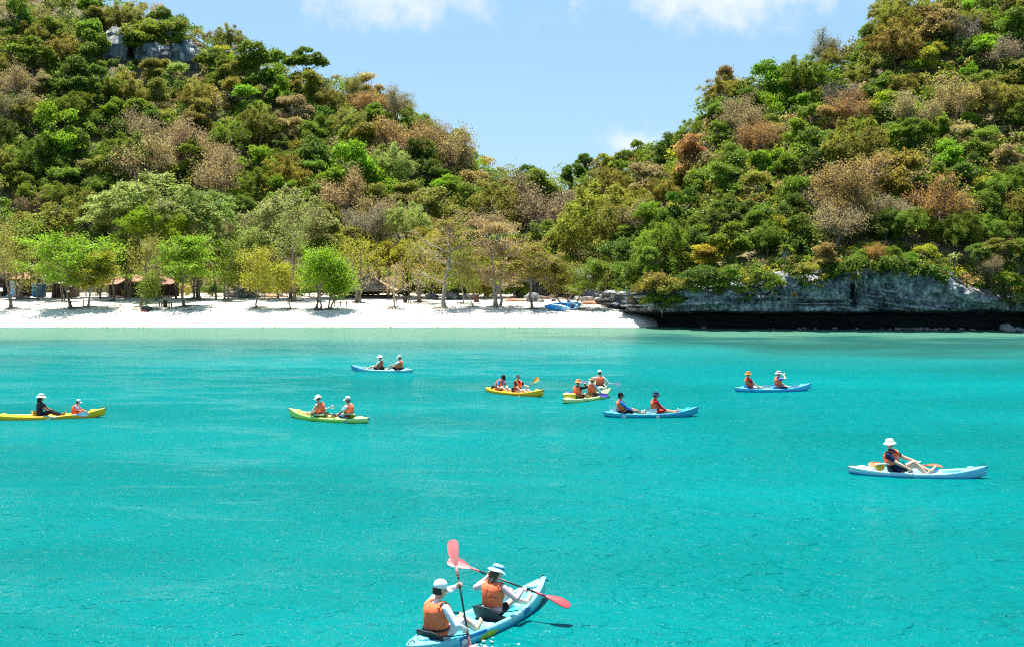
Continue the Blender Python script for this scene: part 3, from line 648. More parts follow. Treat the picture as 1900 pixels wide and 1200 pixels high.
# trees of the hillsides that stand out in the view: column, row of the crown centre, crown radius in pixels, kind, colour
NOTABLE = [(118, 250, 58, 'round', 'bright green'), (150, 285, 40, 'round', 'dark green'), (231, 22, 22, 'umbrella', 'olive green'), (25, 165, 36, 'dry', 'tan'), (72, 158, 26, 'umbrella', 'tan'), (10, 215, 34, 'dry', 'grey brown'),
    (290, 130, 30, 'umbrella', 'olive green'), (325, 145, 28, 'umbrella', 'pale green'), (292, 172, 34, 'umbrella', 'olive green'), (418, 100, 22, 'umbrella', 'yellow green'), (395, 72, 16, 'bare', 'mauve grey'), (478, 80, 18, 'bare', 'mauve grey'), (445, 78, 16, 'dry', 'mauve grey'),
    (268, 265, 42, 'dry', 'grey brown'), (345, 285, 46, 'dry', 'grey brown'), (285, 310, 34, 'dry', 'tan'), (395, 300, 34, 'dry', 'grey brown'), (372, 218, 40, 'round', 'olive green'), (432, 172, 30, 'umbrella', 'olive green'), (478, 305, 36, 'round', 'bright green'), (320, 258, 30, 'mound', 'olive green'),
    (28, 330, 36, 'round', 'green'), (132, 372, 20, 'mound', 'pale green'), (165, 390, 22, 'dry', 'rust brown'), (70, 390, 26, 'dry', 'grey brown'), (60, 110, 36, 'round', 'green'), (160, 110, 34, 'umbrella', 'green'), (110, 60, 36, 'umbrella', 'green'), (30, 40, 40, 'round', 'green'), (170, 40, 30, 'round', 'olive green'), (300, 40, 24, 'round', 'green'), (345, 50, 22, 'round', 'dark green'),
    (505, 120, 26, 'round', 'green'), (470, 125, 26, 'umbrella', 'green'), (545, 168, 24, 'umbrella', 'olive green'), (548, 205, 34, 'umbrella', 'tan'), (592, 155, 22, 'round', 'dark green'), (628, 142, 18, 'bare', 'mauve grey'), (690, 160, 30, 'umbrella', 'tan'), (682, 200, 26, 'dry', 'rust brown'), (655, 175, 24, 'dry', 'olive green'), (742, 188, 16, 'bare', 'mauve grey'), (755, 210, 18, 'dry', 'rust brown'), (776, 216, 13, 'round', 'dark green'),
    (482, 182, 28, 'umbrella', 'olive green'), (470, 232, 28, 'round', 'olive green'), (530, 245, 34, 'umbrella', 'tan'), (575, 226, 15, 'round', 'bright green'), (655, 232, 28, 'feather', 'pale green'), (720, 246, 28, 'round', 'dark green'), (762, 258, 22, 'dry', 'grey brown'), (800, 262, 22, 'round', 'olive green'), (450, 270, 24, 'dry', 'rust brown'), (560, 280, 30, 'mound', 'olive green'), (610, 275, 28, 'dry', 'grey brown'),
    (652, 322, 58, 'round', 'bright green'), (530, 362, 42, 'round', 'bright green'), (612, 350, 36, 'round', 'green'), (700, 375, 36, 'round', 'olive green'), (770, 300, 36, 'round', 'dark green'), (822, 322, 26, 'dry', 'grey brown'), (868, 342, 36, 'umbrella', 'rust brown'), (882, 312, 26, 'round', 'bright green'), (838, 382, 38, 'round', 'olive green'), (900, 292, 20, 'bare', 'golden yellow'), (932, 312, 16, 'bare', 'tan'), (735, 405, 22, 'round', 'yellow green'), (760, 360, 34, 'umbrella', 'olive green'),
    (980, 345, 40, 'round', 'dark green'), (1012, 365, 44, 'round', 'bright green'), (960, 395, 36, 'round', 'green'), (1085, 308, 24, 'round', 'dark green'), (1030, 305, 14, 'bare', 'mauve grey'), (1102, 288, 16, 'bare', 'mauve grey'), (1132, 305, 24, 'umbrella', 'yellow green'), (1050, 332, 24, 'dry', 'mauve grey'), (1108, 355, 18, 'dry', 'orange'), (1180, 272, 26, 'round', 'green'), (1240, 256, 22, 'dry', 'mauve grey'), (1212, 252, 18, 'round', 'green'), (1260, 236, 12, 'round', 'bright green'),
    (1290, 295, 44, 'umbrella', 'rust brown'), (1200, 335, 44, 'umbrella', 'tan'), (1350, 332, 44, 'umbrella', 'green'), (1422, 312, 44, 'umbrella', 'bright green'), (1215, 402, 44, 'umbrella', 'bright green'), (1230, 455, 42, 'round', 'bright green'), (1340, 402, 40, 'round', 'dark green'), (1405, 440, 26, 'dry', 'tan'), (1310, 478, 30, 'umbrella', 'golden yellow'), (1130, 402, 30, 'round', 'olive green'), (1080, 430, 28, 'dry', 'tan'), (1385, 392, 28, 'round', 'dark green'), (1290, 430, 30, 'round', 'green'), (1160, 445, 32, 'round', 'green'), (1255, 402, 13, 'umbrella', 'yellow green'),
    (1640, 22, 32, 'feather', 'olive green'), (1580, 70, 15, 'round', 'dark green'), (1520, 92, 26, 'dry', 'grey brown'), (1555, 92, 17, 'round', 'rust brown'), (1500, 95, 12, 'round', 'dark green'), (1660, 92, 44, 'feather', 'olive green'), (1740, 50, 46, 'umbrella', 'rust brown'), (1600, 102, 28, 'umbrella', 'green'), (1722, 108, 34, 'umbrella', 'yellow green'), (1832, 92, 46, 'mound', 'bright green'), (1872, 112, 32, 'dry', 'mauve grey'), (1450, 152, 36, 'umbrella', 'olive green'), (1560, 192, 40, 'bare', 'grey brown'), (1535, 215, 30, 'bare', 'grey brown'),
    (1700, 222, 36, 'dry', 'tan'), (1812, 162, 15, 'mound', 'yellow green'), (1862, 182, 32, 'dry', 'grey brown'), (1752, 245, 30, 'umbrella', 'green'), (1480, 252, 40, 'umbrella', 'bright green'), (1418, 130, 26, 'feather', 'tan'), (1342, 142, 34, 'umbrella', 'rust brown'), (1312, 188, 18, 'round', 'dark green'), (1370, 222, 34, 'dry', 'grey brown'), (1570, 402, 44, 'dry', 'rust brown'), (1650, 402, 32, 'dry', 'mauve grey'), (1872, 440, 40, 'round', 'green'), (1700, 402, 32, 'round', 'olive green'), (1790, 345, 40, 'round', 'dark green'),
    (1880, 30, 36, 'round', 'olive green'), (1800, 20, 26, 'mound', 'bright green'), (1640, 300, 34, 'round', 'green'), (1720, 320, 32, 'dry', 'grey brown'), (1840, 260, 34, 'umbrella', 'green'), (1480, 350, 34, 'dry', 'rust brown'), (1500, 420, 26, 'round', 'dark green'), (1570, 300, 30, 'round', 'olive green'), (1450, 395, 26, 'umbrella', 'golden yellow')]
# trees on the flat ground behind the beach: column, row of crown centre, radius in pixels, distance, kind, colour
BACKROW = [(95, 432, 58, 131, 'round', 'olive green'), (30, 440, 50, 129, 'round', 'olive green'), (185, 448, 34, 128, 'round', 'green'), (295, 402, 84, 129, 'feather', 'pale green'), (365, 400, 66, 130, 'feather', 'pale green'), (235, 410, 56, 131, 'feather', 'pale green'), (288, 432, 54, 124, 'feather', 'bright green'), (540, 425, 70, 129, 'feather', 'pale green'), (440, 440, 34, 134, 'dry', 'grey brown'), (465, 455, 36, 130, 'feather', 'pale green'),
    (612, 425, 46, 134, 'round', 'olive green'), (655, 450, 40, 131, 'round', 'olive green'), (682, 428, 34, 133, 'dry', 'mauve grey'), (755, 425, 50, 134, 'feather', 'pale green'), (720, 478, 38, 130, 'round', 'olive green'), (905, 430, 40, 135, 'dry', 'tan'), (862, 465, 42, 133, 'round', 'green'), (962, 470, 44, 134, 'round', 'olive green'), (1040, 468, 46, 133, 'round', 'green'), (1000, 436, 40, 136, 'round', 'green'), (1082, 475, 40, 131, 'dry', 'tan'), (1120, 478, 40, 128, 'round', 'green'),
    (400, 470, 34, 128, 'round', 'bright green'), (240, 470, 36, 128, 'round', 'olive green'), (590, 470, 34, 131, 'round', 'green'), (800, 480, 34, 131, 'round', 'olive green'), (-20, 400, 60, 134, 'round', 'green'), (800, 430, 36, 137, 'umbrella', 'olive green'), (1140, 430, 34, 132, 'umbrella', 'green'),
    (70, 478, 40, 126, 'feather', 'olive green'), (232, 488, 34, 127, 'feather', 'green'), (325, 470, 40, 128, 'feather', 'green'), (415, 490, 36, 128, 'umbrella', 'bright green'), (455, 500, 30, 130, 'dry', 'tan'), (515, 468, 40, 129, 'feather', 'pale green'), (640, 476, 40, 130, 'feather', 'olive green'), (700, 470, 42, 131, 'umbrella', 'yellow green'), (748, 478, 40, 130, 'feather', 'yellow green'), (805, 462, 38, 130, 'feather', 'yellow green'), (850, 500, 36, 129, 'feather', 'olive green'), (900, 490, 36, 130, 'feather', 'yellow green'), (955, 505, 36, 131, 'umbrella', 'olive green'), (1012, 498, 36, 131, 'feather', 'olive green'), (1062, 500, 36, 130, 'umbrella', 'green')]
OUTCROP = [(185, 55, 245, 122), (262, 74, 372, 128)]

def hill_hue(px, py, r):
    n = vnoise(np.array([px / 150.0, py / 90.0, 3.3])); left = px < 950
    if left: w = {'dark green': .13, 'green': .30, 'olive green': .36, 'bright green': .07, 'tan': .06, 'grey brown': .04, 'pale green': .03, 'rust brown': .01}
    else: w = {'dark green': .14, 'green': .28, 'olive green': .34, 'bright green': .10, 'tan': .06, 'grey brown': .03, 'rust brown': .02, 'yellow green': .03}
    if not left and py > 380: w = {'dark green': .42, 'green': .26, 'olive green': .18, 'grey brown': .07, 'yellow green': .05, 'rust brown': .02}
    if left and 300 < py < 460: w = {'green': .34, 'olive green': .26, 'bright green': .14, 'dark green': .12, 'pale green': .06, 'tan': .08}
    k = list(w); p = np.array([w[q] for q in k])
    if n > .25: p = p * np.array([2.0 if q in ('tan', 'grey brown', 'rust brown') else 1 for q in k])
    if n < -.3: p = p * np.array([2.0 if 'green' in q and q != 'olive green' else .5 for q in k])
    return k[r.choice(len(k), p=p / p.sum())]
KIND_OF = {'dark green': ('round', 'round', 'mound'), 'green': ('round', 'umbrella', 'feather'), 'olive green': ('umbrella', 'feather', 'feather'), 'bright green': ('round', 'umbrella', 'mound'), 'tan': ('dry', 'umbrella', 'dry'), 'grey brown': ('dry', 'dry', 'bare'), 'rust brown': ('dry', 'umbrella', 'dry'), 'pale green': ('feather', 'umbrella', 'mound'), 'yellow green': ('umbrella', 'mound', 'round')}

def build_forest():
    rng = np.random.default_rng(21); cand = []
    for (px, py, rp, kind, hue) in NOTABLE:
        p = None
        for _ in range(2):
            Y = 150 if p is None else p[1]; R = rp * Y / FPX; H = R * (.95 if kind not in ('mound',) else .5); p2 = hit_ground(px, py, H); p = p2 if p2 is not None else p
        if p is None:      # crown against the sky: stands on the crest
            D = float(np.interp(px, _px, _D)); X = (px - 950) / FPX * D; p = np.array([X, D - 1, float(ground_h(X, D - 1))]); R = rp * D / FPX; H = min(R * 1.25, max(R * .6, at_y(px, py, D - 1)[2] - p[2]))
        cand.append(dict(p=p, R=R, H=H, kind=kind, hue=hue, note=True, nm='hill'))
    for (px, py, rp, Y, kind, hue) in BACKROW:
        c = at_y(px, py, Y); g = float(ground_h(c[0], Y)); cand.append(dict(p=np.array([c[0], Y, g]), R=rp * Y / FPX, H=c[2] - g, kind=kind, hue=hue, note=True, nm='flat'))
    # fill the slopes
    pts = [c['p'][:2] for c in cand if c['nm'] == 'hill']; rad = [c['R'] * .95 for c in cand if c['nm'] == 'hill']
    pts = list(pts); tries = 0; fill = []
    A = np.zeros((4000, 3)); n0 = len(pts); A[:n0, :2] = pts; A[:n0, 2] = rad; nA = n0
    while tries < 16000 and nA < 1300:
        tries += 1
        Y = rng.uniform(101, 222); X = rng.uniform(-.53, .53) * Y; px = bearing(X, Y); F = foot_dist(px); D = np.interp(px, _px, _D)
        if Y < F + (2.2 if px < 1090 else 3.9) or Y > D + 5: continue
        R = float(np.clip(rng.lognormal(math.log(2.75), .28), 1.5, 4.8)) * (0.8 if px > 1150 else 1.0)
        d2 = (A[:nA, 0] - X) ** 2 + (A[:nA, 1] - Y) ** 2
        if np.any(d2 < (R * .47 + A[:nA, 2] * .47) ** 2): continue
        z = float(terrain_h(X, Y)); sx, sy, _ = project(np.array([X, Y, z + R]))
        if sy < -60: continue
        if any(a - 8 < sx < c + 8 and b - 4 < sy < d + 26 for a, b, c, d in OUTCROP): continue
        A[nA] = (X, Y, R); nA += 1
        hue = hill_hue(sx, sy, rng); kind = KIND_OF[hue][rng.integers(3)]
        if 900 < sx < 1200 and sy < 330 and kind in ('dry', 'bare'): kind, hue = 'round', 'green'
        cand.append(dict(p=np.array([X, Y, z]), R=R, H=R * rng.uniform(.7, 1.05) * (.5 if kind == 'mound' else 1), kind=kind, hue=hue, note=False, nm='hill'))
    # which of them show largest: paint discs from near to far
    S = 4; buf = np.zeros((1200 // S, 1900 // S), bool); yy, xx = np.mgrid[0:1200 // S, 0:1900 // S] * S
    for c in cand:
        cx, cy, dep = project(c['p'] + [0, 0, c['H']]); c['sx'], c['sy'], c['dep'], c['rp'] = float(cx), float(cy), float(dep), float(c['R'] * FPX / dep)
    for c in sorted(cand, key=lambda c: c['dep']):
        if c['sx'] < -c['rp'] or c['sx'] > 1900 + c['rp']: c['vis'] = 0; continue
        m = ((xx - c['sx']) ** 2 + ((yy - c['sy']) / .85) ** 2 < c['rp'] ** 2); new = m & ~buf
        c['vis'] = int(new.sum()) * (0.5 if c['kind'] == 'bare' else 1); buf |= m if c['kind'] not in ('bare',) else False
        if c['sy'] > 470 and c['nm'] == 'hill' and c['sx'] < 1090: c['vis'] *= .2
    cand.sort(key=lambda c: -c['vis'] - (25 if c['note'] and c['vis'] > 6 else 0))
    keep, rest = cand[:292], cand[292:]
    keep = [c for c in keep if c['vis'] > 8]
    for c in keep:
        nm = {'dry': 'dry_tree', 'bare': 'bare_tree', 'mound': 'creeper_thicket'}.get(c['kind'], 'forest_tree')
        c['o'] = plant(nm, c['kind'], c['hue'], c['p'], c['H'], c['R'], 1.08 if c['nm'] == 'hill' else .95, rng)
        TREES.append(c)
    # everything else on the slopes, too small to tell apart: one mass of undergrowth and lesser trees
    mb = MB(); tint = []; cols = [];
    def clump(p, R, hue, n, size, flat=.8):
        m = rng.integers(5, 9); puffs = []
        for i in range(m):
            a = rng.uniform(0, 6.28); k = R * rng.uniform(.1, .75); puffs.append([p[0] + k * math.cos(a), p[1] + k * math.sin(a), p[2] + rng.uniform(-.3, .5) * R, R * rng.uniform(.35, .55), flat, rng.uniform(.2, .8)])
        k0 = mb.n; puff_leaves(mb, puffs, int(n * .58), size * 1.2, rng); h = np.array(HUES[hue]) * rng.uniform(.8, 1.15); cols.append(np.tile(np.append(h, 1), (mb.n - k0, 1)))
    for c in rest:
        if c['vis'] > 2 or rng.random() < .15: clump(c['p'] + [0, 0, c['H'] * .9], c['R'] * 1.05, c['hue'], int(230 * c['R']), .31)
    k = 0
    while k < 2000:
        Y = rng.uniform(101, 212); X = rng.uniform(-.52, .52) * Y; px = bearing(X, Y); F = foot_dist(px); D = np.interp(px, _px, _D)
        if Y < F + (1.4 if px < 1090 else 3.7) or Y > D + 3 or rng.random() > 165 / Y: continue
        z = float(terrain_h(X, Y)); sx, sy, _ = project(np.array([X, Y, z + .6]))
        if any(a < sx < c and b < sy < d for a, b, c, d in OUTCROP): continue
        k += 1; R = rng.uniform(1.0, 2.0); clump(np.array([X, Y, z + R * .7]), R, hill_hue(sx, sy, rng), int(150 * R), .29, .8)
    for _ in range(150):         # thicket behind the beach
        px = rng.uniform(-60, 1100); Y = rng.uniform(135.5, 143); X = (px - 950) / FPX * Y; R = rng.uniform(1.1, 2.2); z = float(ground_h(X, Y))
        clump(np.array([X, Y, z + rng.uniform(.5, 3.6)]), R, hill_hue(px, 420, rng), int(190 * R), .27, .9)
    for _ in range(560):         # shrubs spilling over the cliff edge
        px = rng.uniform(1108, 1990); F = float(foot_dist(px)); d = rng.uniform(-1.6, 4.2); Y = F + d - (.7 if d < 0 else 0); R = rng.uniform(.55, 1.15); X = (px - 950) / FPX * Y
        z = float(cliff_top(px)) + (.3 + .35 * d if d > 0 else -rng.random() ** 2 * (2.6 * max(0, vnoise(np.array([px / 60, 1.5, .5])) + .5) + 2.4 * math.exp(-((px - 1228) / 36) ** 2)) + .35); z = max(z, 2.4)
        clump(np.array([X, Y, z]), R, hill_hue(px, 480, rng), int(170 * R), .24, .9)
    me = mb.mesh('undergrowth', [M_LEAFMIX], False, True)
    ca = me.color_attributes.new('tint', 'FLOAT_COLOR', 'POINT'); ca.data.foreach_set('color', np.concatenate(cols).astype(np.float32).ravel())
    o = link('undergrowth', me); tag(o, 'dense mixed undergrowth and small trees covering the hillsides', 'undergrowth', kind='stuff')
build_forest()

def label_trees():
    """say which one: colour and kind, where on which slope, and its place among its like"""
    ordn = ['first', 'second', 'third', 'fourth', 'fifth', 'sixth', 'seventh', 'eighth', 'ninth', 'tenth', 'eleventh', 'twelfth', 'thirteenth', 'fourteenth', 'fifteenth', 'sixteenth', 'seventeenth', 'eighteenth', 'nineteenth', 'twentieth']
    bins = {}
    for c in TREES:
        sx, sy = c['sx'], c['sy']; sil = float(np.interp(sx, _px, _sil))
        if c['nm'] == 'flat': zone = 'behind the beach'; grp = 'trees on the flat behind the beach'
        else:
            hill = 'left hill' if sx < 900 else ('saddle' if sx < 1180 else 'right headland'); grp = 'trees on the ' + hill
            foot = 470 if sx < 1180 else 500; f = (sy - max(sil, 0)) / max(60, foot - max(sil, 0))
            if sx >= 900 and sx < 1180: zone = ('on the skyline of the ' if f < .2 else 'in the ') + hill
            else: zone = ('on the crest of the ' if f < .12 else 'high on the ' if f < .4 else 'halfway up the ' if f < .68 else 'low on the ') + hill
        size = 'big ' if c['rp'] > 40 else ('small ' if c['rp'] < 20 else '')
        kn = {'round': 'round leafy tree', 'umbrella': 'spreading tree', 'dry': 'half-bare dry tree', 'bare': 'leafless twiggy tree', 'feather': 'soft plumed tree', 'mound': 'creeper-covered thicket'}[c['kind']]
        c['o']['category'] = 'thicket' if c['kind'] == 'mound' else 'tree'; c['o']['group'] = grp
        bins.setdefault((size + c['hue'] + ' ' + kn, zone), []).append(c)
    for (what, zone), L in bins.items():
        L.sort(key=lambda c: c['sx']); n = len(L)
        for i, c in enumerate(L):
            if n == 1: c['o']['label'] = what + ' ' + zone
            elif i == 0: c['o']['label'] = 'leftmost %s %s' % (what, zone)
            elif i == n - 1: c['o']['label'] = 'rightmost %s %s' % (what, zone)
            else: c['o']['label'] = '%s %s, %s from left' % (what, zone, ordn[min(i, 19)])
label_trees()

# bare limestone showing through the trees near the top of the left hill
def build_outcrops():
    for k, (px, py, w, h, lab) in enumerate(((215, 92, 3.1, 3.6, 'tall rounded grey-blue rock outcrop near the top of the left hill'), (295, 102, 3.2, 2.3, 'low broad grey rock outcrop just right of the tall one'), (342, 104, 3.0, 2.6, 'streaked dark rock face at the right end of the outcrops'))):
        p = hit_ground(px, py, 1.2); me = rock_mesh('rock_outcrop', k + 3, M_ROCK, 5, .6, .12)
        o = link('rock_outcrop', me, None, (p[0], p[1] - .8, p[2] + 0.8)); o.scale = (w, 2.4, h); o.rotation_euler = (math.radians(-18), 0, math.radians(20 * k))
        tag(o, lab, 'rock', 'rock outcrops on the left hill')
build_outcrops()
# ------------------------------------------------------------------ trees along the beach, one by one
def shore_tree(label, px, py, top, bot, cx, hw, style, hue, seed, stems=1, leaf=.24, dens=1.0, trunk_r=.13, bark=None, base_y=None, name='beach_tree', hue2=None):
    rng = np.random.default_rng(seed)
    b = hit_ground(px, py) if base_y is None else None
    if b is None: Yb = base_y; b = at_y(px, py, Yb); b[2] = float(ground_h(b[0], Yb))
    bot = bot + 12; hw = hw * 1.22; top = top - 4; s = b[1] / FPX; zt = at_y(px, top, b[1])[2] - b[2]; zb = at_y(px, bot, b[1])[2] - b[2]; dx = (cx - px) * s; R = hw * s
    tb, lf = MB(), MB(); hc = (zt + zb) / 2; ends = []
    def cluster(E, n, size, rad, flat, up):
        if len(E) == 0: return
        E = np.asarray(E); E = E[rng.random(len(E)) > .22]; k = np.repeat(np.arange(len(E)), n); C = E[k] + rng.normal(size=(len(k), 3)) * np.array([rad, rad, rad * flat])
        v = np.clip(rng.uniform(.25, .75, len(E))[k] + rng.normal(0, .17, len(k)), 0, 1)
        mi = np.zeros(len(k), int)
        if hue2: mi = (rng.random(len(E)) < .3).astype(int)[k]
        V, F, a = leaf_quads(C, rng.normal(size=(len(k), 3)) * .6 + [0, 0, up], size, rng, .62, v); lf.add(V, F, mi, a)
    for st in range(stems):
        a0 = st * 2.3 + rng.uniform(0, 6); sp = 0 if stems == 1 else R * .22
        lx = dx * (1 if stems == 1 else rng.uniform(.6, 1.3)) + sp * math.cos(a0); ly = sp * math.sin(a0)
        n = 9; z = np.linspace(0, 1, n); wob = np.cumsum(rng.normal(size=(n, 2)) * .15, 0); wob -= wob[0]
        Ht = zt * (.90 if style in ('almond', 'sparse') else .8)
        pts = np.stack([wob[:, 0] + lx * z ** 1.2 + (st * .25 - (stems - 1) * .12), wob[:, 1] + ly * z, z * Ht - .25], 1); r0 = trunk_r * (1 if stems == 1 else .72)
        rad = r0 * (1 - .7 * z); rad[0] *= 1.6; rad[1] *= 1.1; add_tube(tb, pts, rad, 8)
        P = lambda h: np.array([np.interp(h, pts[:, 2], pts[:, k]) for k in range(3)])
        if style in ('almond', 'sparse'):          # whorls of level boughs
            tiers = 5 if stems == 1 else 3
            for ti in range(tiers):
                g = ti / (tiers - 1); h = zb + (Ht - zb) * (g * .92); Lb = R * (1.0 - .52 * g ** 1.5) * (.8 if ti == 0 else 1); nb = 6 if style == 'almond' else 5
                for k in range(nb):
                    a = k * 6.283 / nb + ti * .7 + rng.normal() * .25; q = P(h + rng.normal() * .3); L = Lb * rng.uniform(.4, 1.4)
                    bp, _ = branch_pts(q, (math.cos(a), math.sin(a), .30 + .25 * g), L, rng, 6, .22, .015); add_tube(tb, bp, np.linspace(r0 * .34, r0 * .09, 7), 5)
                    ends += [bp[-1], bp[4], bp[3]]
                    for j in range(5):
                        q2 = bp[2 + j % 4]; a2 = a + rng.choice([-1, 1]) * rng.uniform(.4, 1.0); b2, _ = branch_pts(q2, (math.cos(a2), math.sin(a2), .18), L * rng.uniform(.25, .48), rng, 3, .3, .04)
                        add_tube(tb, b2, np.linspace(r0 * .13, r0 * .05, 4), 4, cap=False); ends += [b2[-1], b2[1]]
                        if style == 'sparse':
                            for _ in range(2):
                                b3, _d = branch_pts(b2[1 + _ % 2], (rng.normal(), rng.normal(), .4), L * .2, rng, 3, .4, .05); add_tube(tb, b3, [.014, .011, .008, .005], 3, cap=False); ends.append(b3[-1])
        else:
            nb = 9 if stems == 1 else 6
            for k in range(nb):
                h = zb * .75 + (Ht - zb * .75) * (k + .5) / nb; a = k * 2.4 + rng.normal() * .3; q = P(h); g = (k + .5) / nb
                L = R * (1.05 - .45 * g) * rng.uniform(.4, 1.4); bp, _ = branch_pts(q, (math.cos(a), math.sin(a), .45 + .6 * g), L, rng, 5, .3, .05); add_tube(tb, bp, np.linspace(r0 * .38, r0 * .09, 6), 5); ends += [bp[-1], bp[3]]
                for j in range(4):
                    q2 = bp[2 + j % 3]; a2 = a + rng.choice([-1, 1]) * rng.uniform(.5, 1.3); b2, _ = branch_pts(q2, (math.cos(a2), math.sin(a2), rng.uniform(.1, .9)), L * rng.uniform(.35, .6), rng, 4, .3, .04)
                    add_tube(tb, b2, np.linspace(r0 * .15, r0 * .05, 5), 4, cap=False); ends += [b2[-1], b2[2]]
                    if style == 'bare':
                        for _ in range(4):
                            b3, _d = branch_pts(b2[_], rng.normal(size=3) + [0, 0, .5], L * .3, rng, 3, .4, .05); add_tube(tb, b3, [.014, .011, .008, .005], 3, cap=False); ends.append(b3[-1])
    E = np.array(ends)
    if style == 'almond': cluster(E, int(26 * dens), leaf * .95, .36, .5, 1.0)
    elif style == 'sparse': cluster(E, int(9 * dens), leaf * .8, .24, .5, .8)
    elif style == 'bare': cluster(E, int(4 * dens), leaf * .7, .22, .7, .5)
    elif style == 'fine': cluster(E, int(52 * dens), leaf * .62, .5, .9, .7)
    else: cluster(E, int(40 * dens), leaf * .9, .46, .85, .8)
    # roots spreading over the sand
    rt = MB()
    for k in range(9):
        a = k * .7 + rng.normal() * .3; L = rng.uniform(.5, 1.5); t = np.linspace(0, 1, 5)
        x = np.cos(a + t * rng.normal() * .6) * (t * L + .06); y = np.sin(a + t * rng.normal() * .6) * (t * L + .06)
        gz = np.array([float(ground_h(b[0] + xx, b[1] + yy)) for xx, yy in zip(x, y)]) - b[2]
        add_tube(rt, np.stack([x, y, gz + .10 * (1 - t) + .015], 1), np.linspace(trunk_r * .5, .02, 5), 5)
    root = empty(name, b); bk = bark or M_BARK
    obj('trunk', tb, bk, root); obj('roots', rt, bk, root)
    c = obj('crown', lf, [M_LEAF, M_LEAF2] if hue2 else M_LEAF, root, False, True); c.color = (*(np.array(HUES[hue]) * rng.uniform(.95, 1.12)), 1)
    return tag(root, label, 'tree', 'trees standing on the beach')
def second_leaf(col):
    m = leaf_mat('turning_leaf'); hs = [n for n in m.node_tree.nodes if n.type == 'HUE_SAT'][0]
    for l in list(m.node_tree.links):
        if l.to_node == hs and l.to_socket.name == 'Color': m.node_tree.links.remove(l)
    hs.inputs['Color'].default_value = rgba(col); return m
M_LEAF2 = second_leaf((.36, .22, .08))
SH = shore_tree
SH('forked slender tree with olive leaves at the left edge of the beach', 20, 574, 425, 520, 15, 56, 'fine', 'olive green', 1, stems=2, trunk_r=.14)
SH('thick-trunked tree shading the shed at far left', 40, 556, 405, 510, 48, 52, 'round', 'green', 2, trunk_r=.26)
SH('flat layered bright green tree with slim straight trunk before the sheds', 133, 573, 448, 512, 118, 76, 'almond', 'bright green', 3, trunk_r=.14, leaf=.27)
SH('leaning pale-trunked tree left of the brown tarp roof', 163, 571, 468, 520, 186, 36, 'almond', 'yellow green', 4, trunk_r=.13, bark=M_BARKPALE)
SH('straight reddish-trunked tree in front of the brown tarp roof', 210, 559, 440, 500, 208, 40, 'round', 'green', 5, trunk_r=.14)
SH('fine-leaved olive tree with a yellow lamp on its trunk', 261, 570, 430, 518, 266, 48, 'fine', 'olive green', 6, trunk_r=.15)
SH('thin young tree beside the dark bundle', 274, 574, 512, 540, 284, 13, 'fine', 'green', 7, trunk_r=.07)
SH('leaning tree with bright layered crown beside the picnic table', 343, 570, 442, 502, 336, 54, 'almond', 'bright green', 8, trunk_r=.16, leaf=.27)
SH('small green tree between the layered tree and the grey rocks', 422, 559, 440, 522, 420, 32, 'round', 'green', 9, trunk_r=.09)
SH('yellow-green round-headed tree standing on twin thin stems', 477, 572, 462, 532, 478, 36, 'round', 'yellow green', 10, stems=2, trunk_r=.11, leaf=.22)
SH('little yellow-green tree on a bent leaning stem', 541, 574, 486, 528, 526, 22, 'round', 'yellow green', 11, trunk_r=.07, leaf=.2)
SH('tall straight trunk with pale plumed crown behind the bright green tree', 544, 560, 395, 480, 545, 42, 'fine', 'pale green', 12, trunk_r=.2)
SH('vivid bright green dense tree on several stems', 588, 575, 462, 540, 588, 40, 'round', 'bright green', 13, stems=3, trunk_r=.14, leaf=.25, dens=1.35)
SH('vivid green low-branched tree with one bough reaching towards the thatched roof', 612, 575, 485, 532, 620, 20, 'round', 'bright green', 14, stems=2, trunk_r=.14, leaf=.25, dens=1.2)
SH('stout grey-trunked tree standing in front of the thatched hut', 664, 562, 440, 498, 662, 40, 'fine', 'yellow green', 15, stems=2, trunk_r=.24, dens=.45)
SH('crooked nearly leafless pale tree right of the thatched hut', 728, 572, 482, 532, 735, 32, 'bare', 'tan', 16, trunk_r=.10, bark=M_BARKPALE, dens=1.4)
SH('dark straight tree between the benches and the tall pale tree', 780, 561, 455, 520, 785, 42, 'round', 'olive green', 17, trunk_r=.22, dens=.8)
SH('tall wide tree with level pale boughs and sparse rusty leaves', 825, 573, 402, 505, 822, 70, 'sparse', 'olive green', 18, trunk_r=.22, bark=M_BARKPALE, hue2=True, dens=1.25)
SH('thin pale pole-like tree beside the rusty drum', 878, 570, 470, 520, 872, 30, 'fine', 'olive green', 19, trunk_r=.06, bark=M_BARKPALE, dens=.8)
SH('thin white-stemmed tree behind the tall wide one', 860, 563, 455, 515, 858, 32, 'fine', 'green', 20, trunk_r=.07, bark=M_BARKPALE, dens=.9)
SH('several-stemmed grey tree with sparse pinkish brown crown', 922, 570, 412, 510, 925, 58, 'sparse', 'tan', 21, stems=3, trunk_r=.2, bark=M_BARKPALE, hue2=True, dens=1.1)
SH('reddish tree with long level boughs left of the blue kayaks', 988, 574, 452, 510, 990, 46, 'sparse', 'olive green', 22, trunk_r=.14, hue2=True, dens=1.3)
SH('leaning dark tree rising behind the blue kayaks', 1047, 568, 478, 524, 1030, 38, 'sparse', 'olive green', 23, trunk_r=.10, dens=1.7)
SH('thin upright sapling at the blue kayaks', 1054, 566, 492, 530, 1056, 24, 'fine', 'olive green', 24, trunk_r=.05, dens=.8)
SH('grey trunk leaning right against the cliff', 1068, 574, 490, 525, 1112, 30, 'sparse', 'green', 25, trunk_r=.10, bark=M_BARKPALE, dens=1.5)
SH('tall thin trunk in the shade right of the tarp roof', 356, 556, 455, 500, 356, 34, 'fine', 'olive green', 26, trunk_r=.14, dens=.8)
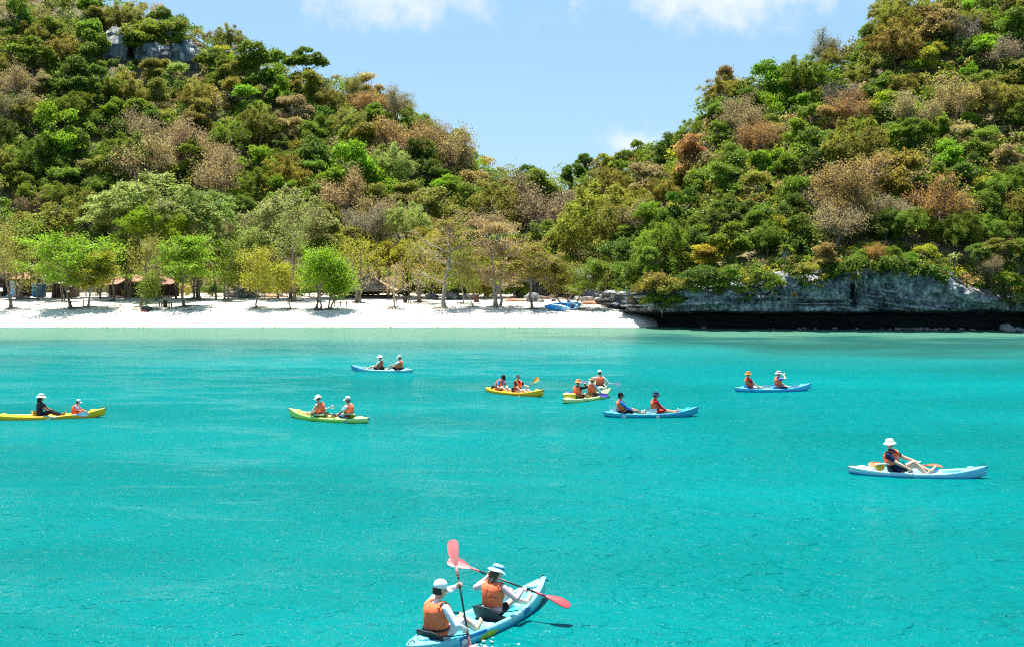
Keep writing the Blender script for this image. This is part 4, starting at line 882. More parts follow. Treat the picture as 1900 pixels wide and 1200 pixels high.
SH('grey straight trunk behind the leaning layered tree', 371, 557, 430, 495, 376, 40, 'round', 'green', 27, trunk_r=.16, dens=.8)
SH('young tree with thin twin trunks at the white awnings', 117, 560, 470, 515, 110, 34, 'round', 'green', 28, stems=2, trunk_r=.10, dens=.8)

# low bushes growing at the back of the sand
for k, (px, py, Y, R, hue, lab) in enumerate([(962, 545, 131, 2.0, 'bright green', 'bright green bush in front of the rock wall'), (905, 545, 131, 1.8, 'yellow green', 'yellowish green bush behind the grey many-stemmed tree'), (845, 545, 132, 1.6, 'green', 'green bush behind the tall pale tree'), (760, 545, 133, 1.7, 'olive green', 'dull olive bush beside the thatched hut'),
        (395, 545, 134, 1.7, 'dark green', 'dark bush at the left end of the grey rocks'), (500, 545, 134, 1.5, 'green', 'green bush behind the swing'), (575, 545, 134, 1.6, 'dark green', 'dark bush behind the vivid green tree'), (1085, 520, 131, 1.5, 'olive green', 'olive bush where the beach meets the cliff'), (113, 554, 128, .45, 'green', 'small low green plant by the sheds'), (1025, 520, 134, 1.4, 'olive green', 'olive bush on top of the debris slope'), (800, 535, 135, 1.7, 'green', 'green bush behind the dark straight tree')]):
    c = at_y(px, py, Y); g = float(ground_h(c[0], Y)); o = plant('bush', 'mound', hue, (c[0], Y, g), max(.25, R * .4), R, .8); tag(o, lab, 'bush', 'bushes behind the beach')

# ------------------------------------------------------------------ plants hanging on the cliff
def proto_pandanus(seed):
    rng = np.random.default_rng(seed); mb = MB()
    for h in range(6):
        a = h * 2.4; p = np.array([.35 * math.cos(a) * rng.uniform(.3, 1), .35 * math.sin(a) * rng.uniform(.3, 1), rng.uniform(-.1, .45)])
        add_tube(mb, np.array([[0, 0, -.7], p * .6 - [0, 0, .2], p]), [.05, .04, .03], 5, 1)
        for k in range(26):
            b = rng.uniform(0, 6.28); e = rng.uniform(-.1, 1.2); d = np.array([math.cos(b) * math.cos(e), math.sin(b) * math.cos(e), math.sin(e)]); side = nrm(np.cross(d, [0, 0, 1.0])) * .035; L = rng.uniform(.4, .7)
            t = np.array([0, .35, .7, 1.0]); c = p + d * (t * L)[:, None] + np.array([0, 0, -1.0]) * (t ** 2.2 * L * .55)[:, None]; w = np.array([1, .9, .6, .05])[:, None]
            V = np.stack([c - side * w, c + side * w], 1).reshape(-1, 3); mb.add(V, np.array([[0, 1, 3, 2], [2, 3, 5, 4], [4, 5, 7, 6]]), 0, rng.random())
    return mb
PROTO['pandanus'] = [proto_pandanus(7 + i).mesh('pandanus_crown', [M_LEAF, M_TWIG], False, True) for i in range(2)]
CLIFFPLANTS = [(1215, 558, 28, 'mound', 'green', 'lower green mass of the foliage curtain at the cliff corner'), (1248, 540, 30, 'mound', 'olive green', 'right flank of the foliage curtain at the cliff corner'), (1196, 540, 24, 'mound', 'olive green', 'left flank of the foliage curtain at the cliff corner'), (1500, 500, 26, 'mound', 'olive green', 'olive bush above the larger yellow fern'), (1600, 478, 26, 'mound', 'green', 'green bush above the cave mouth'), (1890, 480, 40, 'round', 'green', 'green tree crown at the right edge above the cliff end'), (1850, 470, 34, 'round', 'olive green', 'olive tree crown beside the one at the right edge'), (1222, 532, 46, 'mound', 'olive green', 'large olive mass of foliage hanging down over the cliff corner'), (1208, 485, 34, 'round', 'green', 'round green shrub above the cliff corner'), (1252, 560, 24, 'mound', 'green', 'green tuft reaching lowest on the cliff, near the sand'), (1228, 572, 17, 'pandanus', 'green', 'spiky tuft below the hanging foliage at the cliff corner'), (1305, 512, 34, 'mound', 'dark green', 'dark shrub on the cliff edge below the golden tree'), (1355, 508, 26, 'mound', 'green', 'green shrub on the cliff edge right of the golden tree'),
    (1362, 500, 16, 'pandanus', 'pale green', 'pale spiky plant on the cliff edge below the dark trees'), (1402, 520, 20, 'mound', 'olive green', 'small olive shrub draping the cliff left of the yellow ferns'), (1437, 528, 32, 'mound', 'green', 'broad green bush hanging halfway down the cliff'), (1420, 520, 15, 'pandanus', 'golden yellow', 'yellow fern tuft on the hanging bush'), (1497, 522, 17, 'pandanus', 'golden yellow', 'larger yellow fern tuft right of the hanging bush'), (1474, 548, 11, 'pandanus', 'golden yellow', 'smallest yellow fern tuft low on the cliff'),
    (1458, 468, 24, 'pandanus', 'green', 'grey-green spiky pandanus on the slope above the yellow ferns'), (1440, 545, 13, 'pandanus', 'pale green', 'pale spiky tuft low beneath the hanging bush'), (1535, 478, 34, 'umbrella', 'rust brown', 'rust coloured low shrub on the cliff edge'), (1588, 522, 20, 'pandanus', 'green', 'green fern tuft over the cave mouth'), (1625, 478, 24, 'dry', 'orange', 'orange-brown shrub on the cliff edge near the middle'), (1655, 470, 24, 'mound', 'green', 'green shrub right of the orange-brown one'), (1722, 468, 27, 'mound', 'yellow green', 'yellow-green shrub on the middle of the cliff edge'),
    (1690, 482, 22, 'mound', 'green', 'dull green low shrub left of the yellow-green one'), (1772, 482, 20, 'pandanus', 'pale green', 'pale spiky plants hanging at the right part of the cliff edge'), (1815, 470, 26, 'mound', 'dark green', 'dark shrub under the right overhanging tree'), (1868, 520, 30, 'mound', 'green', 'green bush hanging at the right end of the cliff'), (1862, 562, 17, 'pandanus', 'green', 'lower spiky pandanus near the water at the right end'), (1888, 556, 20, 'pandanus', 'pale green', 'pale pandanus at the right edge close to the water'), (1840, 500, 24, 'dry', 'grey brown', 'tangle of dry twigs at the right end of the cliff'),
    (1160, 500, 30, 'mound', 'green', 'green shrub overhanging the pale cliff by the beach'), (1125, 505, 26, 'mound', 'olive green', 'olive shrub at the left end of the cliff'), (1275, 530, 22, 'mound', 'olive green', 'olive drape left of the dark cliff-edge shrub'), (1560, 495, 22, 'mound', 'dark green', 'dark shrub just left of the cave'), (1330, 540, 14, 'mound', 'green', 'small green tuft on the bedded rock face')]
for (px, py, rp, kind, hue, lab) in CLIFFPLANTS:
    F = float(foot_dist(px)) - (1.9 if py > 495 else .4); c = at_y(px, py, F); R = rp * F / FPX; H = .9 * R if kind != 'mound' else .45 * R
    tag(plant('cliff_shrub' if kind != 'pandanus' else 'pandanus', kind, hue, (c[0], F, c[2] - H), H, R, 1.0 if kind == 'mound' else .9), lab, 'shrub' if kind != 'pandanus' else 'plant', 'plants on the cliff')
# ------------------------------------------------------------------ rocks
RKM = [rock_mesh('rock', 31 + i, M_ROCKW, 3, .35, .12, .8) for i in range(5)]
RKD = [rock_mesh('rock', 61 + i, M_ROCK, 3, .35, .12, .8) for i in range(4)]
def rock(px, py, w, h, lab, dark=False, k=0, Y=None, grp='rocks behind the beach', dz=0.0):
    p = hit_ground(px, py) if Y is None else at_y(px, py, Y)
    if Y is not None: p[2] = max(float(ground_h(p[0], Y)), -.2) if Y > 104 else -.05
    s = p[1] / FPX; o = link('rock', (RKD if dark else RKM)[k % (4 if dark else 5)], None, (p[0], p[1], p[2] + h * s * .3 + dz)); o.scale = (w * s * .55, w * s * .45, h * s * .6); o.rotation_euler = (0, 0, k * 1.3)
    return tag(o, lab, 'rock', grp)
rock(430, 552, 22, 16, 'leftmost grey boulder of the heap right of the small green tree', k=0); rock(452, 553, 26, 20, 'biggest grey boulder of the heap beside the swing', k=1); rock(470, 554, 16, 12, 'small grey boulder at the right end of the heap', k=2); rock(441, 548, 18, 20, 'grey boulder at the back of the heap', k=3, dark=True)
rock(490, 552, 16, 8, 'low pale stone behind the twin-stemmed yellow-green tree', k=4); rock(518, 552, 14, 10, 'grey stone left of the straight trunk', k=3, dark=True)
rock(800, 556, 26, 14, 'grey rock behind the dark straight tree', k=1, dark=True); rock(838, 556, 22, 18, 'dark layered rock behind the tall wide tree', k=2, dark=True); rock(866, 556, 24, 14, 'grey rock between the thin pale trees', k=0); rock(815, 545, 24, 20, 'bulky grey rock up the bank behind the benches', k=2, dark=True, dz=.5)
rock(988, 560, 27, 20, 'big dark grey boulder left of the driftwood heap', k=3, dark=True); rock(1003, 561, 14, 9, 'white block beside the big dark boulder', k=4)
rock(1040, 546, 16, 13, 'rounded pale stone on top of the driftwood heap', k=2, dz=.7); rock(1062, 540, 30, 18, 'slab of layered grey rock above the driftwood heap', k=0, dz=1.0, dark=True); rock(1080, 545, 26, 20, 'second grey slab nearest the cliff above the driftwood', k=1, dz=.8); rock(1026, 532, 18, 16, 'pale broken rock high in the rock wall', k=3, dz=1.4)
rock(1090, 560, 22, 14, 'pale rubble lump at the foot of the cliff', k=0); rock(1074, 558, 16, 10, 'small pale rubble lump by the leaning grey trunk', k=1)
rock(1870, 606, 26, 18, 'pale boulder in the water at the right end of the cliff', Y=98.6, k=1, grp='rocks at the foot of the cliff'); rock(1890, 608, 20, 12, 'dark boulder at the right edge of the waterline', Y=98.2, k=2, dark=True, grp='rocks at the foot of the cliff')
_r = np.random.default_rng(77)
for i in range(46):
    px = float(_r.choice([_r.uniform(1230, 1880), _r.normal(1705, 24)])); F = float(foot_dist(px)); w = _r.uniform(4, 10)
    rock(px, 608, w, w * .6, 'one of many small stones in the rubble strip along the cliff waterline', Y=F - _r.uniform(-.3, .9), k=i, dark=i % 3 == 0, grp='rubble along the cliff waterline', dz=.08)
# rock wall at the back of the beach, left of the cliff
for i, (px, py, w, h, lab) in enumerate([(975, 548, 46, 46, 'dark rock wall block behind the bright green bush'), (1010, 546, 44, 54, 'tall shaded block of the rock wall behind the driftwood'), (1048, 540, 46, 52, 'shaded block of the rock wall above the blue kayaks'), (1085, 538, 40, 50, 'dark shaded block joining the cliff')]):
    p = at_y(px, py, 134.0); g = float(beach_h(p[0], 134.0)); o = link('rock_block', rock_mesh('rock_block', 90 + i, M_ROCK, 4, .3, .1), None, (p[0], 134.6, g + h * .067 * .38)); o.scale = (w * .067 * .6, 1.4, h * .067 * .55); tag(o, lab, 'rock', 'rock wall behind the beach')

# ------------------------------------------------------------------ driftwood
M_WOODG = noise_mat('weathered_wood', (.20, .13, .09), (.46, .34, .25), 7, .9, .4, 30, mapping=(.3, 3, 3))
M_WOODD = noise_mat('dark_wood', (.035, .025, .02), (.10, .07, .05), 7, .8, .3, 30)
M_WOODB = noise_mat('brown_wood', (.12, .07, .045), (.24, .15, .09), 7, .85, .3, 30)
wl = ['long bleached driftwood log lying along the heap', 'reddish driftwood pole slanting across the heap', 'short thick log at the left of the heap', 'thin bleached branch on top of the heap', 'brown log half buried at the bottom of the heap', 'crooked branch at the right end of the heap', 'pale pole pointing to the cliff', 'dark branch behind the pale round stone', 'stubby log below the grey slab', 'thin crossed stick in the middle of the heap', 'flat bleached plank at the left end of the heap', 'bent root at the top right of the heap']
for i, lab in enumerate(wl):
    px = 1012 + (i * 37) % 72; py = 548 + (i * 5) % 13; p = hit_ground(px, py); L = _r.uniform(1.0, 2.6); a = _r.uniform(-.5, .5); mb = MB()
    bp, _ = branch_pts((-L / 2, 0, 0), (1, .1, .02), L, _r, 6, .18); add_tube(mb, bp, np.linspace(.11, .05, 7) * _r.uniform(.6, 1.2), 7)
    b2, _ = branch_pts(bp[3], (.4, .6, .4), L * .3, _r, 3, .3); add_tube(mb, b2, np.linspace(.05, .02, 4), 5)
    o = obj('driftwood', mb, (M_WOODG, M_WOODB, M_WOODG)[i % 3]); o.location = (p[0], p[1], p[2] + .1 + .22 * (i % 4)); o.rotation_euler = (_r.normal() * .1, _r.normal() * .12, a); tag(o, lab, 'driftwood', 'driftwood heap beside the cliff')
for i, (px, py, lab) in enumerate([(60, 567, 'thin dark stick lying on the sand near the left edge'), (220, 569, 'dark branch lying on the sand before the tarp roof'), (350, 577, 'gnarled root on the sand below the leaning layered tree'), (720, 574, 'pile of dry sticks around the crooked pale tree'), (1120, 571, 'scattered sticks on the sand beside the cliff'), (300, 575, 'thin branch on the shaded sand beneath the picnic table')]):
    p = hit_ground(px, py); mb = MB()
    for k in range(5):
        bp, _ = branch_pts((_r.normal() * .4, _r.normal() * .3, .04), (_r.normal(), _r.normal() * .5, .05), _r.uniform(.6, 1.5), _r, 4, .25); add_tube(mb, bp, np.linspace(.035, .012, 5), 5)
    o = obj('driftwood', mb, M_WOODB); o.location = p; tag(o, lab, 'driftwood', 'sticks on the sand')
# litter of dead leaves under the trees
def leaf_litter():
    mb = MB(); r = np.random.default_rng(3); C = []
    for px, py, w, n in [(133, 574, 60, 380), (240, 573, 90, 420), (345, 575, 60, 420), (478, 576, 40, 240), (600, 577, 55, 420), (725, 576, 45, 300), (825, 576, 50, 340), (922, 573, 60, 320), (988, 576, 40, 240), (1060, 566, 60, 520), (1100, 568, 40, 360), (520, 556, 60, 300), (890, 556, 40, 200)]:
        x = px + r.normal(0, w * .5, n); y = py + r.normal(0, 5, n)
        for a, b in zip(x, y):
            p = at_z(a, max(b, 552), 1.75); C.append([p[0], p[1], 0])
    C = np.array(C); C[:, 2] = ground_h(C[:, 0], C[:, 1]) + .02; V, F, a = leaf_quads(C, r.normal(size=C.shape) * .3 + [0, 0, 1], .20, r, .6); mb.add(V, F, 0, a)
    o = obj('leaf_litter', mb, M_LEAF, None, False, True); o.color = (.16, .095, .055, 1); tag(o, 'brown dead leaves scattered on the sand under the trees', 'leaves', kind='stuff')
leaf_litter()

# ------------------------------------------------------------------ sheds, awnings, thatched hut
M_TARPB = noise_mat('brown_tarp', (.20, .085, .055), (.34, .16, .11), 1.2, .8, .4, 6, bdist=.05)
M_TARPW = plain('white_tarp', (.72, .74, .76), .7, .2, .1, 2)
M_THATCH = noise_mat('thatch', (.28, .20, .14), (.62, .50, .39), 2.2, .95, .7, 20, mapping=(1, 1, 4), bdist=.05)
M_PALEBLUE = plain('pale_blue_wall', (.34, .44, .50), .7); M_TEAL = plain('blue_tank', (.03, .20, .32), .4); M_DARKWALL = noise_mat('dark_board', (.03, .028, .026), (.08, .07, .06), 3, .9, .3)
M_IRON = plain('grey_iron', (.30, .30, .30), .5); M_RUST = noise_mat('rusty_iron', (.05, .025, .018), (.12, .06, .04), 5, .8, .3)
M_YEL = plain('yellow_paint', (.72, .50, .03), .5); M_RED = plain('red_cloth', (.5, .05, .04), .7); M_BLUEP = plain('blue_plastic', (.02, .24, .62), .4); M_GLOBE = plain('lamp_globe', (.80, .74, .50), .3); M_WHITE = plain('white_paint', (.78, .78, .76), .5, var=.05)
def sheet(mb, A, B, C, D, n=10, m=5, sag=.0, wave=.0, th=.02, mi=0):
    """thin sagging sheet through corners A B (front edge) C D (rear edge), with thickness"""
    u, v = np.meshgrid(np.linspace(0, 1, n), np.linspace(0, 1, m), indexing='ij'); A, B, C, D = map(lambda q: np.asarray(q, float), (A, B, C, D))
    P = ((1 - u) * (1 - v))[..., None] * A + (u * (1 - v))[..., None] * B + (u * v)[..., None] * C + ((1 - u) * v)[..., None] * D
    P[..., 2] += -sag * np.sin(np.pi * u) - sag * .5 * np.sin(np.pi * v) + wave * np.sin(u * 9 + v * 3) ; T = P.copy(); T[..., 2] += th
    F = grid_faces(n, m); mb.add(P.reshape(-1, 3), F[:, ::-1], mi); mb.add(T.reshape(-1, 3), F, mi)
    rim = [(i, 0) for i in range(n)] + [(n - 1, j) for j in range(1, m)] + [(i, m - 1) for i in range(n - 2, -1, -1)] + [(0, j) for j in range(m - 2, 0, -1)]
    ix = np.array([i * m + j for i, j in rim]); Vr = np.concatenate([P.reshape(-1, 3)[ix], T.reshape(-1, 3)[ix]]); L = len(ix); k = np.arange(L); k2 = (k + 1) % L; mb.add(Vr, np.stack([k, k2, L + k2, L + k], 1), mi)
def at(px, py, Y): return at_y(px, py, Y)
def part_box(root, name, c, size, mat, R=None, bev=.01):
    mb = MB(); add_box(mb, np.asarray(c) - np.array(root.location), size, R, 0, bev); return obj(name, mb, mat, root, False)
def part_tube(root, name, pts, r, mat, sides=8):
    mb = MB(); add_tube(mb, np.asarray(pts) - np.array(root.location), r, sides); return obj(name, mb, mat, root)
def part_sheet(root, name, A, B, C, D, mat, **k):
    mb = MB(); o = np.array(root.location); sheet(mb, A - o, B - o, C - o, D - o, **k); return obj(name, mb, mat, root)
def shed_frame(root, x0, x1, y0, y1, g, h, n=4, mat=None):
    for X in np.linspace(x0, x1, n):
        for Y in (y0, y1): part_tube(root, 'post', [(X, Y, g - .2), (X, Y, g + h)], .06, mat or M_WOODD)
def restaurant():
    Y = 131.5; a, b = at(180, 550, Y), at(312, 550, Y); g = float(beach_h((a[0] + b[0]) / 2, Y)); r = empty('tarp_shelter', (a[0], Y, g))
    xs = np.linspace(a[0], b[0], 6); zf = [at(180, 531, Y)[2], at(206, 529, Y)[2], at(232, 523, Y)[2], at(262, 525, Y)[2], at(288, 525, Y)[2], at(312, 530, Y)[2]]; zr = [at(180, 515, Y + 4)[2], at(206, 512, Y + 4)[2], at(232, 510, Y + 4)[2], at(262, 512, Y + 4)[2], at(288, 514, Y + 4)[2], at(312, 521, Y + 4)[2]]
    for i in range(5): part_sheet(r, 'roof_sheet', np.array([xs[i], Y - .4, zf[i]]), np.array([xs[i + 1] - .03, Y - .4, zf[i + 1]]), np.array([xs[i + 1] - .03, Y + 4, zr[i + 1]]), np.array([xs[i], Y + 4, zr[i]]), M_TARPB, sag=.12, wave=.04)
    for i in range(6): part_tube(r, 'post', [(xs[i] + .1, Y, g - .2), (xs[i] + .1, Y, zf[i] - .05)], .06, M_WOODD); part_tube(r, 'post', [(xs[i] + .1, Y + 3.8, g - .2), (xs[i] + .1, Y + 3.8, zr[i] - .05)], .06, M_WOODD)
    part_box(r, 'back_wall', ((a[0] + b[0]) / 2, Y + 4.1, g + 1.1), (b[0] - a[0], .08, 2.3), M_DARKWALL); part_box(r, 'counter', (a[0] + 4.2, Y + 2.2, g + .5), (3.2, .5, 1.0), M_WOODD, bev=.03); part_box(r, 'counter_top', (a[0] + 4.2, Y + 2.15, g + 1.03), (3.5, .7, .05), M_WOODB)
    part_box(r, 'poster', (at(228, 545, Y + 1.9)[0], Y + 1.92, g + .62), (.42, .03, .6), M_YEL); part_box(r, 'rail', (a[0] + 1.2, Y, g + .95), (2.3, .06, .08), M_WOODB)
    tag(r, 'open shelter with sagging brown tarp roof and dark interior', 'shelter')
    for k, (px, lab) in enumerate([(190, 'dark table at the left side under the brown tarp roof'), (215, 'dark table in the middle under the brown tarp roof'), (292, 'dark table at the right side under the brown tarp roof')]):
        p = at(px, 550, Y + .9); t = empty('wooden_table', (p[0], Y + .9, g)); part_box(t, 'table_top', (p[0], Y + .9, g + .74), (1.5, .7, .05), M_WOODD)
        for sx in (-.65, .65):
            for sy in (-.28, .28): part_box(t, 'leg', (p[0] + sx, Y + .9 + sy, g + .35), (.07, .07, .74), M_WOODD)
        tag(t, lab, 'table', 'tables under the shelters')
    for x0, y0, x1, y1, lab in ((193, 528, 209, 558, 'left slanting guy rope of the brown tarp roof'), (253, 531, 237, 558, 'right slanting guy rope of the brown tarp roof')):
        p0 = at(x0, y0, Y - .4); p1 = hit_ground(x1, y1); mb = MB(); add_tube(mb, np.array([p0 - p1, [0, 0, -.05]]), .03, 6); o = obj('guy_rope', mb, M_IRON); o.location = p1; tag(o, lab, 'rope', 'guy ropes of the tarp roof')
restaurant()
def awnings():
    Y = 130.5
    for k, (c4, lab) in enumerate([(((141, 524), (166, 520), (170, 511), (150, 516)), 'white awning sheet nearest the small brown-roofed kiosk'), (((160, 519), (184, 523), (176, 506), (158, 510)), 'ragged white awning sheet in the middle'), (((172, 520), (201, 519), (190, 508), (176, 504)), 'white pitched awning sheet against the brown tarp roof')]):
        c = [at(px, py, Y + (0 if i < 2 else 2.5)) for i, (px, py) in enumerate(c4)]; g = float(beach_h(c[0][0], Y)); r = empty('white_awning', (c[0][0], Y, g)); part_sheet(r, 'sheet', *c, M_TARPW, sag=.1)
        for q in c: part_tube(r, 'pole', [(q[0], q[1], g - .1), (q[0], q[1], q[2])], .035, M_IRON, 6)
        tag(r, lab, 'awning', 'white awnings')
awnings()
def kiosk():
    Y = 131.0; a, b = at(97, 550, Y), at(133, 550, Y); g = float(beach_h(a[0], Y)); r = empty('kiosk', (a[0], Y, g)); xm = (a[0] + b[0]) / 2
    e0, e1, r0, r1 = at(94, 527, Y - .4), at(136, 527, Y - .4), at(104, 516, Y + 1.6), at(124, 515, Y + 1.6)
    part_sheet(r, 'roof_front', e0, e1, r1, r0, M_THATCH, sag=.03); b0, b1 = e0 + [0, 4, 0], e1 + [0, 4, 0]; part_sheet(r, 'roof_back', r0, r1, b1, b0, M_THATCH, sag=.03)
    part_box(r, 'wall', (xm, Y + 1.5, g + 1.05), (b[0] - a[0] - .2, 2.4, 2.1), M_WOODD); part_box(r, 'counter', (xm, Y + .1, g + .95), (b[0] - a[0] - .3, .4, .08), M_WOODB); part_box(r, 'shutter', (xm - .3, Y + .26, g + 1.5), (.9, .05, .7), M_WOODB); part_box(r, 'door', (xm + .75, Y + .26, g + .95), (.7, .06, 1.8), M_WOODB)
    tag(r, 'small wooden kiosk with pale brown roof between the two trunks', 'kiosk')
    Y2 = 132; a2 = at(0, 550, Y2); g2 = float(beach_h(a2[0], Y2)); s = empty('shed', (a2[0], Y2, g2)); L = at(52, 550, Y2)[0] - a2[0]
    part_box(s, 'back_wall', (a2[0] + L / 2 - 1, Y2 + 3, g2 + 1.2), (L + 3, .1, 2.6), M_DARKWALL); part_box(s, 'pale_panel', (at(25, 550, Y2)[0], Y2 + .05, g2 + 1.05), (.95, .06, 2.0), M_PALEBLUE); part_sheet(s, 'roof', at(-30, 516, Y2 - .4), at(56, 518, Y2 - .4), at(56, 506, Y2 + 3.4), at(-30, 504, Y2 + 3.4), M_TARPB, sag=.06)
    for px in (-20, 2, 18, 33, 52): q = at(px, 550, Y2); part_tube(s, 'post', [(q[0], Y2, g2 - .1), (q[0], Y2, at(px, 518, Y2)[2])], .05, M_WOODD)
    tag(s, 'long dark shed with a pale blue panel at the left edge', 'shed')
    bl = MB(); q = at(14, 549, 129.5); gq = float(beach_h(q[0], 129.5)); sheet(bl, np.array([-.55, 0, .1]), np.array([.35, .1, .75]), np.array([.5, .5, .8]), np.array([-.4, .45, .15]), th=.03, sag=.05); o = obj('blue_tarp', bl, M_BLUEP); o.location = (q[0], 129.5, gq); tag(o, 'bright blue tarp slanting beside the left shed', 'tarp')
    q = at(73, 549, 131); gq = float(beach_h(q[0], 131)); t = empty('water_tank', (q[0], 131, gq)); part_box(t, 'body', (q[0], 131, gq + .85), (1.3, 1.1, 1.6), M_TEAL, bev=.08); part_box(t, 'lid', (q[0], 131, gq + 1.70), (1.4, 1.2, .08), M_WHITE, bev=.02)
    for k in (-.4, 0, .4): part_box(t, 'rib', (q[0] + k, 131 - .57, gq + .85), (.05, .05, 1.4), M_TEAL)
    tag(t, 'blue box-shaped water tank with white lid', 'tank')
    c = [at(78, 521, 130), at(104, 511, 130), at(110, 505, 132.5), at(84, 512, 132.5)]; w = empty('lean_to', (c[0][0], 130, gq)); part_sheet(w, 'roof_sheet', *c, M_TARPW, sag=.02)
    for k in (0, 1, 2, 3): part_tube(w, 'pole', [(c[k][0], c[k][1], gq - .1), (c[k][0], c[k][1], c[k][2])], .05, M_WOODB)
    part_box(w, 'shelf', ((c[0][0] + c[1][0]) / 2, 131, gq + .8), (1.6, .5, .06), M_WOODB)
    tag(w, 'lean-to with white-edged sloping roof beside the blue tank', 'lean-to')
kiosk()
def thatched_hut():
    Yc = 133.0; c = at(681, 545, Yc); g = float(beach_h(c[0], Yc)); r = empty('thatched_hut', (c[0], Yc, g)); s = Yc / FPX; hw, hd = 55 * s, 2.9; ze = at(681, 541, Yc - hd)[2] - g; zt = at(685, 509, Yc)[2] - g
    rows = 7; o = np.array(r.location); rg = np.random.default_rng(5)
    for sd in range(4):
        for k in range(rows):
            t0, t1 = k / rows, (k + 1.35) / rows; t1 = min(t1, 1.0)
            def P(t, sgn):
                f = (1 - t) ** 1.0; z = ze + (zt - ze) * t ** 1.25; X, Yd = hw * f + .12 * (t > .9), hd * f + .05
                q = [(-X, -Yd), (X, -Yd), (X, Yd), (-X, Yd)]; i = (sd + (0 if sgn < 0 else 1)) % 4; return np.array([q[i][0] + .25 * t, q[i][1], z + .045 * (k % 2)])
            mb = MB(); A, B, C2, D2 = P(t0, -1), P(t0, 1), P(t1, 1), P(t1, -1); lift = np.array([0, 0, .05]); sheet(mb, A + lift * .2, B + lift * .2, C2 + lift * 0 - [0, 0, .03], D2 - [0, 0, .03], n=14, m=3, wave=.03, th=.06, sag=-.02)
            for V in mb.V: V += rg.normal(size=V.shape) * .022
            obj('thatch_course', mb, M_THATCH, r, False)
    for X in (-hw * .8, -hw * .3, hw * .3, hw * .8):
        for Yd in (-hd * .8, hd * .8): part_tube(r, 'post', [o + [X, Yd, -.2], o + [X, Yd, ze + .35]], .08, M_WOODB)
    part_box(r, 'beam', o + [0, -hd * .8, ze - .02], (hw * 1.9, .1, .12), M_WOODB); part_box(r, 'beam', o + [0, hd * .8, ze - .02], (hw * 1.9, .1, .12), M_WOODB); part_box(r, 'floor', o + [0, 0, .12], (hw * 1.75, hd * 1.7, .2), M_WOODD); part_box(r, 'rail', o + [hw * .35, -hd * .8, .75], (hw * .95, .06, .08), M_WOODB); part_box(r, 'back_panel', o + [-hw * .2, hd * .82, 1.1], (hw * 1.1, .06, 1.7), M_DARKWALL)
    tag(r, 'thatched beach hut with hipped straw roof on wooden posts', 'hut')
    for k, (x, lab) in enumerate([(-1.9, 'dark bench table at the left end inside the thatched hut'), (.2, 'dark bench table in the middle of the thatched hut'), (2.0, 'dark bench table at the right end inside the thatched hut')]):
        t = empty('wooden_table', o + [x, -.9, .22]); q = np.array(t.location); part_box(t, 'table_top', q + [0, 0, .72], (1.5, .8, .06), M_WOODD); part_box(t, 'seat', q + [0, -.7, .42], (1.4, .28, .05), M_WOODD); part_box(t, 'seat', q + [0, .7, .42], (1.4, .28, .05), M_WOODD)
        for sx in (-.55, .55): part_box(t, 'leg', q + [sx, 0, .35], (.1, 1.5, .08), M_WOODD); part_box(t, 'leg', q + [sx, 0, .17], (.09, .6, .36), M_WOODD); part_box(t, 'leg', q + [sx, 0, .55], (.09, .5, .32), M_WOODD)
        tag(t, lab, 'table', 'tables under the shelters')
thatched_hut()
# ------------------------------------------------------------------ things standing on the sand
def stone_table(px, py, w, h, lab, mat):
    p = hit_ground(px, py); s = p[1] / FPX; t = empty('stone_table', p); q = p.copy(); part_box(t, 'table_top', q + [0, 0, h * s], (w * s * 1.25, w * s, .09), mat, bev=.03); part_box(t, 'pedestal', q + [0, 0, h * s * .5 - .05], (w * s * .8, w * s * .55, h * s), mat, bev=.04); part_box(t, 'foot', q + [0, 0, .03], (w * s * .95, w * s * .75, .1), mat, bev=.02); return tag(t, lab, 'table', 'tables on the sand')
def bench(px, py, w, h, lab, mat, name='bench'):
    p = hit_ground(px, py); s = p[1] / FPX; t = empty(name, p); part_box(t, 'seat', p + [0, 0, h * s], (w * s, .38, .08), mat, bev=.02)
    for k in (-.38, .38): part_box(t, 'leg', p + [k * w * s, 0, h * s * .5 - .06], (max(.07, w * s * .12), .3, h * s), mat, bev=.02)
    return tag(t, lab, 'bench', 'benches on the sand')
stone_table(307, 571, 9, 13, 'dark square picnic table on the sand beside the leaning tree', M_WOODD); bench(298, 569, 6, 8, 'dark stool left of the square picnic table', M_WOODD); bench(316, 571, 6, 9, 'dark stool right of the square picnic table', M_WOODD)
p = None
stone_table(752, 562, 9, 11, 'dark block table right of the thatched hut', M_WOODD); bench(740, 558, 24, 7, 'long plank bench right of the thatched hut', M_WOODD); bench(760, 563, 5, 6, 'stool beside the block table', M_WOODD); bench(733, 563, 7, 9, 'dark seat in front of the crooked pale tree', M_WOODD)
def rail_bench():
    p = hit_ground(632, 570); s = p[1] / FPX; t = empty('rail_bench', p); part_box(t, 'seat', p + [0, 0, .45], (1.5, .3, .06), M_WOODD); part_box(t, 'backrest', p + [0, .2, .75], (1.5, .05, .1), M_WOODD)
    for k in (-.65, 0, .65): part_box(t, 'leg', p + [k, .05, .32], (.07, .3, .7), M_WOODD)
    tag(t, 'wooden rail bench on the sand beside the vivid green tree', 'bench', 'benches on the sand')
rail_bench()
def simple(name, lab, cat, px, py, fn, grp=None):
    p = hit_ground(px, py); o = empty(name, p); fn(o, p); return tag(o, lab, cat, grp)
def post_fn(o, p): part_tube(o, 'stake', [p + [0, 0, -.2], p + [.03, 0, .45], p + [.02, 0, .85]], [.07, .065, .05], M_WOODB); part_tube(o, 'band', [p + [.02, 0, .6], p + [.02, 0, .66]], .075, M_IRON)
simple('wooden_post', 'short wooden stake between the slim tree and the leaning pale tree', 'post', 155, 570, post_fn)
